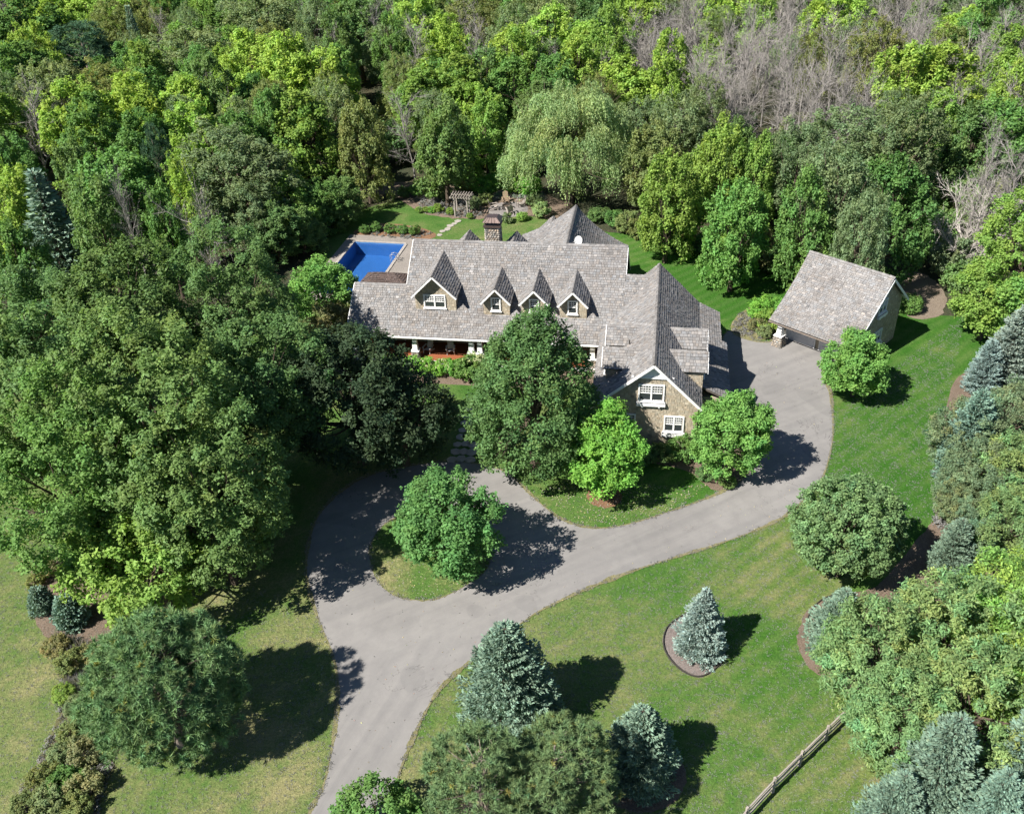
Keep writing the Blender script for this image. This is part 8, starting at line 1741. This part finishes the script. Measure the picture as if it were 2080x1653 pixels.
ground_cover('wild_planting', [(-28.37, 39.50), (-26.12, 38.99), (-23.36, 37.71), (-21.79, 32.85), (-21.55, 30.12), (-21.51, 28.16), (-20.92, 25.07), (-25.43, 25.27), (-25.74, 29.46), (-25.60, 33.04), (-26.34, 36.08)], 900, 0.30, 0.10, [(.20,.18,.09),(.13,.17,.06),(.26,.23,.13),(.10,.15,.06)], 'mixed low wild planting between the left lawn and the round pine', 'planting', 31)
ground_cover('ornamental_grass', [(-28.22, 39.88), (-25.38, 38.57), (-23.83, 34.92), (-23.96, 32.96), (-25.55, 34.34), (-27.04, 37.54)], 260, 0.6, 0.012, [(.24,.24,.13),(.30,.27,.17),(.15,.19,.08)], 'straw-coloured tall grasses left of the round pine', 'grass', 32, True)
ground_cover('green_planting', [(-2.21, 107.05), (-1.31, 109.52), (1.12, 110.56), (4.11, 109.56), (5.16, 106.69), (3.65, 105.77), (2.23, 107.18), (0.47, 108.02), (-1.03, 106.92)], 420, 0.45, 0.16, [(.13,.30,.05),(.16,.33,.06),(.10,.24,.04)], 'bright green leafy planting behind the gravel patio', 'planting', 33)
ground_cover('bed_planting', [(-10.93, 109.31), (-7.36, 110.21), (-3.72, 109.30), (-2.21, 102.18), (-3.91, 101.49), (-6.21, 102.61), (-9.44, 104.15)], 320, 0.35, 0.14, [(.12,.17,.07),(.18,.19,.08),(.09,.14,.06)], 'mixed low planting round the arbor and boxwoods', 'planting', 34)
ground_cover('brush', [(30.04, 51.86), (32.63, 53.43), (36.24, 52.01), (33.42, 43.49), (29.26, 43.29), (27.80, 46.70)], 900, 0.5, 0.14, [(.20,.20,.11),(.15,.19,.08),(.23,.20,.13)], 'low tangled brush under the twiggy trees on the right', 'brush', 35)
ground_cover('perennials', [(21.31, 76.16), (23.56, 77.91), (25.33, 75.81), (24.99, 72.87), (22.87, 71.45), (20.42, 72.18), (20.04, 73.66)], 260, 0.28, 0.11, [(.20,.20,.09),(.26,.23,.13),(.12,.20,.06)], 'dry perennials beside the garage forecourt', 'planting', 36)
ground_cover('bed_planting', [(-17.00, 99.47), (-14.91, 100.93), (-10.91, 100.23), (-8.00, 97.98), (-10.12, 96.57), (-14.03, 97.51)], 160, 0.22, 0.11, [(.14,.18,.07),(.20,.18,.09)], 'low plants along the bed beyond the pool', 'planting', 37)
edge_grass('edge_grass', DRIVE, 9, 'ragged grass tufts along the edges of the driveway', 41)
edge_grass('edge_grass', ISLAND, 9, 'ragged grass tufts round the island in the drive loop', 42)
litter('fallen_leaves', [(1.49, 51.54), (4.80, 53.58), (9.90, 51.81), (13.70, 51.56), (11.21, 49.29), (6.62, 47.64), (4.33, 48.09)], 900, [(.42,.38,.14),(.36,.34,.16),(.28,.20,.09)], 'pale fallen leaves on the grass round the light green maple', 43)
litter('fallen_leaves', [(-9.07, 45.15), (-7.88, 42.41), (-5.38, 41.76), (-2.64, 43.63), (-2.98, 46.19), (-6.58, 46.41)], 260, [(.42,.38,.14),(.30,.26,.12)], 'fallen leaves on the island under the maple', 44)
litter('fallen_leaves', [(-9.08, 27.33), (-6.75, 28.57), (-1.74, 36.92), (7.67, 43.24), (18.14, 47.31), (24.15, 58.41), (22.66, 70.60), (15.82, 51.70), (6.55, 47.05), (-1.65, 51.75), (-10.10, 52.31), (-13.21, 44.94), (-10.30, 34.90)], 420, [(.30,.24,.12),(.20,.14,.07),(.40,.36,.16)], 'scattered fallen leaves on the asphalt', 45)
TURF = [(-38.61, 53.07), (-12.67, 41.42), (-10.22, 34.22), (-10.35, 26.09), (-26.83, 26.82)]
turf('lawn_tufts', TURF, 6500, 'longer grass tufts in the dry lawn left of the drive', 46, [DRIVE])
TURF = [(-6.58, 26.43), (-5.53, 33.32), (-0.56, 38.74), (11.01, 44.40), (20.16, 49.77), (25.51, 60.34), (41.55, 74.38), (34.99, 61.74), (28.19, 47.68), (17.29, 39.71), (15.92, 34.90), (16.92, 32.83), (17.91, 24.83)]
turf('lawn_tufts', TURF, 11000, 'longer grass tufts in the sweeping lawn right of the drive', 47, [DRIVE])
UNDER = [
    (1, (-68.41, 125.88), 0.02, 1.60, (0.156, 0.287, 0.079), 'undergrowth bush at the far left, leftmost among the trunks'),
    (2, (-65.32, 126.74), 2.94, 1.80, (0.189, 0.266, 0.133), 'undergrowth bush at the far left, second from left among the trunks'),
    (0, (-58.62, 110.45), 0.82, 1.28, (0.133, 0.228, 0.081), 'undergrowth bush at the far left, third from left among the trunks'),
    (1, (-54.76, 116.29), 2.45, 1.22, (0.148, 0.246, 0.085), 'undergrowth bush at the far left, rightmost among the trunks'),
    (2, (-51.33, 113.45), 5.82, 1.60, (0.141, 0.226, 0.075), 'undergrowth bush far left of the pool, leftmost among the trunks'),
    (0, (-51.29, 129.65), 2.47, 1.69, (0.157, 0.265, 0.092), 'undergrowth bush far left of the pool, second from left among the trunks'),
    (1, (-44.15, 110.68), 1.39, 1.27, (0.150, 0.276, 0.076), 'undergrowth bush far left of the pool, third from left among the trunks'),
    (2, (-51.06, 134.73), 2.46, 1.15, (0.153, 0.251, 0.085), 'undergrowth bush far left of the pool, fourth from left among the trunks'),
    (0, (-44.87, 115.36), 3.97, 1.31, (0.165, 0.292, 0.077), 'undergrowth bush far left of the pool, fifth from left among the trunks'),
    (1, (-47.99, 130.96), 5.02, 1.81, (0.156, 0.290, 0.081), 'undergrowth bush far left of the pool, sixth from left among the trunks'),
    (2, (-43.99, 127.16), 4.45, 1.69, (0.126, 0.249, 0.074), 'undergrowth bush far left of the pool, rightmost among the trunks'),
    (0, (-38.14, 119.86), 1.77, 1.32, (0.128, 0.243, 0.069), 'undergrowth bush left of the pool, leftmost among the trunks'),
    (1, (-37.11, 119.03), 3.92, 1.54, (0.123, 0.243, 0.072), 'undergrowth bush left of the pool, second from left among the trunks'),
    (2, (-38.17, 131.91), 2.43, 1.79, (0.195, 0.256, 0.120), 'undergrowth bush left of the pool, third from left among the trunks'),
    (0, (-33.61, 113.66), 5.55, 1.55, (0.204, 0.230, 0.077), 'undergrowth bush left of the pool, fourth from left among the trunks'),
    (1, (-35.75, 128.77), 4.57, 1.43, (0.168, 0.300, 0.080), 'undergrowth bush left of the pool, fifth from left among the trunks'),
    (2, (-35.47, 133.76), 0.89, 1.98, (0.170, 0.299, 0.079), 'undergrowth bush left of the pool, sixth from left among the trunks'),
    (0, (-28.86, 103.78), 4.59, 1.48, (0.244, 0.280, 0.095), 'undergrowth bush left of the pool, seventh from left among the trunks'),
    (1, (-32.08, 121.27), 4.40, 1.33, (0.190, 0.272, 0.139), 'undergrowth bush left of the pool, eighth from left among the trunks'),
    (2, (-30.28, 132.20), 1.26, 1.95, (0.222, 0.283, 0.107), 'undergrowth bush left of the pool, ninth from left among the trunks'),
    (0, (-26.54, 125.15), 2.04, 1.68, (0.187, 0.238, 0.108), 'undergrowth bush left of the pool, tenth from left among the trunks'),
    (1, (-24.48, 130.99), 1.52, 1.51, (0.130, 0.247, 0.070), 'undergrowth bush left of the pool, rightmost among the trunks'),
    (2, (-17.01, 133.49), 1.99, 1.67, (0.242, 0.283, 0.098), 'undergrowth bush behind the pool, leftmost among the trunks'),
    (0, (-14.73, 121.50), 3.12, 1.86, (0.128, 0.231, 0.086), 'undergrowth bush behind the pool, second from left among the trunks'),
    (1, (-12.62, 131.30), 3.40, 1.39, (0.229, 0.288, 0.129), 'undergrowth bush behind the pool, rightmost among the trunks'),
    (2, (-7.07, 128.59), 5.49, 1.95, (0.215, 0.299, 0.149), 'undergrowth bush behind the chimney, leftmost among the trunks'),
    (0, (-6.23, 117.80), 3.75, 1.44, (0.176, 0.279, 0.091), 'undergrowth bush behind the chimney, second from left among the trunks'),
    (1, (-5.06, 126.96), 2.76, 1.80, (0.166, 0.297, 0.080), 'undergrowth bush behind the chimney, third from left among the trunks'),
    (2, (-2.08, 130.58), 3.02, 1.60, (0.196, 0.276, 0.138), 'undergrowth bush behind the chimney, fourth from left among the trunks'),
    (0, (-0.95, 132.66), 5.75, 1.50, (0.153, 0.273, 0.100), 'undergrowth bush behind the chimney, rightmost among the trunks'),
    (1, (-0.37, 122.79), 4.32, 1.82, (0.238, 0.278, 0.096), 'undergrowth bush behind the willow, leftmost among the trunks'),
    (2, (0.45, 116.48), 1.61, 1.78, (0.197, 0.233, 0.082), 'undergrowth bush behind the willow, second from left among the trunks'),
    (0, (0.77, 131.79), 4.27, 1.82, (0.209, 0.244, 0.084), 'undergrowth bush behind the willow, third from left among the trunks'),
    (1, (0.91, 128.97), 5.75, 1.61, (0.196, 0.260, 0.124), 'undergrowth bush behind the willow, fourth from left among the trunks'),
    (2, (3.13, 116.69), 5.10, 1.72, (0.133, 0.226, 0.079), 'undergrowth bush behind the willow, fifth from left among the trunks'),
    (0, (5.57, 132.27), 5.74, 1.24, (0.227, 0.268, 0.093), 'undergrowth bush behind the willow, sixth from left among the trunks'),
    (1, (8.30, 122.43), 0.76, 1.73, (0.167, 0.293, 0.077), 'undergrowth bush behind the willow, seventh from left among the trunks'),
    (2, (12.61, 122.12), 1.09, 1.86, (0.130, 0.261, 0.078), 'undergrowth bush behind the willow, eighth from left among the trunks'),
    (0, (14.19, 134.07), 0.15, 1.93, (0.206, 0.239, 0.082), 'undergrowth bush behind the willow, ninth from left among the trunks'),
    (1, (16.44, 116.98), 4.27, 1.32, (0.156, 0.285, 0.078), 'undergrowth bush behind the willow, rightmost among the trunks'),
    (2, (20.25, 128.10), 2.83, 1.59, (0.142, 0.267, 0.075), 'undergrowth bush behind the back lawn, leftmost among the trunks'),
    (0, (21.19, 130.02), 0.14, 1.48, (0.188, 0.264, 0.132), 'undergrowth bush behind the back lawn, second from left among the trunks'),
    (1, (21.89, 104.18), 4.67, 1.87, (0.244, 0.274, 0.091), 'undergrowth bush behind the back lawn, third from left among the trunks'),
    (2, (24.94, 108.35), 0.48, 1.37, (0.212, 0.263, 0.096), 'undergrowth bush behind the back lawn, fourth from left among the trunks'),
    (0, (29.34, 118.09), 5.27, 1.82, (0.145, 0.257, 0.068), 'undergrowth bush behind the back lawn, fifth from left among the trunks'),
    (1, (31.68, 123.94), 3.49, 1.76, (0.128, 0.218, 0.077), 'undergrowth bush behind the back lawn, sixth from left among the trunks'),
    (2, (26.47, 96.51), 3.80, 1.26, (0.191, 0.223, 0.077), 'undergrowth bush behind the back lawn, seventh from left among the trunks'),
    (0, (30.76, 110.40), 5.77, 1.23, (0.172, 0.310, 0.083), 'undergrowth bush behind the back lawn, eighth from left among the trunks'),
    (1, (31.16, 109.88), 5.23, 1.42, (0.157, 0.276, 0.100), 'undergrowth bush behind the back lawn, ninth from left among the trunks'),
    (2, (30.94, 106.19), 3.25, 1.57, (0.227, 0.274, 0.098), 'undergrowth bush behind the back lawn, tenth from left among the trunks'),
    (0, (30.29, 103.36), 4.81, 1.56, (0.152, 0.249, 0.085), 'undergrowth bush behind the back lawn, eleventh from left among the trunks'),
    (1, (30.93, 105.54), 5.26, 1.27, (0.122, 0.218, 0.080), 'undergrowth bush behind the back lawn, rightmost among the trunks'),
    (2, (38.33, 117.75), 3.43, 1.77, (0.207, 0.250, 0.090), 'undergrowth bush behind the detached garage, leftmost among the trunks'),
    (0, (38.27, 104.87), 0.90, 1.51, (0.201, 0.253, 0.094), 'undergrowth bush behind the detached garage, second from left among the trunks'),
    (1, (39.16, 106.06), 5.73, 1.43, (0.174, 0.244, 0.122), 'undergrowth bush behind the detached garage, third from left among the trunks'),
    (2, (37.30, 98.85), 1.86, 1.68, (0.211, 0.264, 0.098), 'undergrowth bush behind the detached garage, fourth from left among the trunks'),
    (0, (47.14, 125.87), 3.18, 1.64, (0.123, 0.218, 0.080), 'undergrowth bush behind the detached garage, fifth from left among the trunks'),
    (1, (42.41, 109.38), 3.63, 1.75, (0.175, 0.312, 0.083), 'undergrowth bush behind the detached garage, sixth from left among the trunks'),
    (2, (48.09, 110.09), 3.58, 1.28, (0.194, 0.221, 0.074), 'undergrowth bush behind the detached garage, seventh from left among the trunks'),
    (0, (46.82, 102.42), 5.23, 1.17, (0.148, 0.265, 0.098), 'undergrowth bush behind the detached garage, eighth from left among the trunks'),
    (1, (54.12, 119.41), 1.80, 1.82, (0.145, 0.255, 0.092), 'undergrowth bush behind the detached garage, rightmost among the trunks'),
    (2, (61.88, 126.89), 1.12, 1.92, (0.229, 0.267, 0.092), 'undergrowth bush in the right corner, leftmost among the trunks'),
    (0, (48.50, 93.65), 2.66, 1.83, (0.156, 0.250, 0.083), 'undergrowth bush in the right corner, second from left among the trunks'),
    (1, (60.71, 121.44), 4.60, 1.30, (0.211, 0.295, 0.147), 'undergrowth bush in the right corner, third from left among the trunks'),
    (2, (62.52, 124.61), 3.88, 1.34, (0.244, 0.280, 0.095), 'undergrowth bush in the right corner, fourth from left among the trunks'),
    (0, (57.83, 112.82), 2.91, 1.30, (0.226, 0.271, 0.097), 'undergrowth bush in the right corner, fifth from left among the trunks'),
    (1, (53.24, 97.62), 3.31, 1.81, (0.190, 0.229, 0.082), 'undergrowth bush in the right corner, sixth from left among the trunks'),
    (2, (54.09, 98.80), 3.52, 1.32, (0.133, 0.223, 0.077), 'undergrowth bush in the right corner, seventh from left among the trunks'),
    (0, (66.84, 126.13), 3.02, 1.22, (0.161, 0.256, 0.084), 'undergrowth bush in the right corner, eighth from left among the trunks'),
    (1, (58.58, 99.25), 4.73, 1.75, (0.174, 0.225, 0.085), 'undergrowth bush in the right corner, rightmost among the trunks'),
]
for i, lc, rz, s, cc, lab in UNDER:
    plant('bush', us[i], lc, rz, (s, s, s * 1.1), cc, lab, 'shrub', 'undergrowth of the wood', ('foliage', 'stem'))
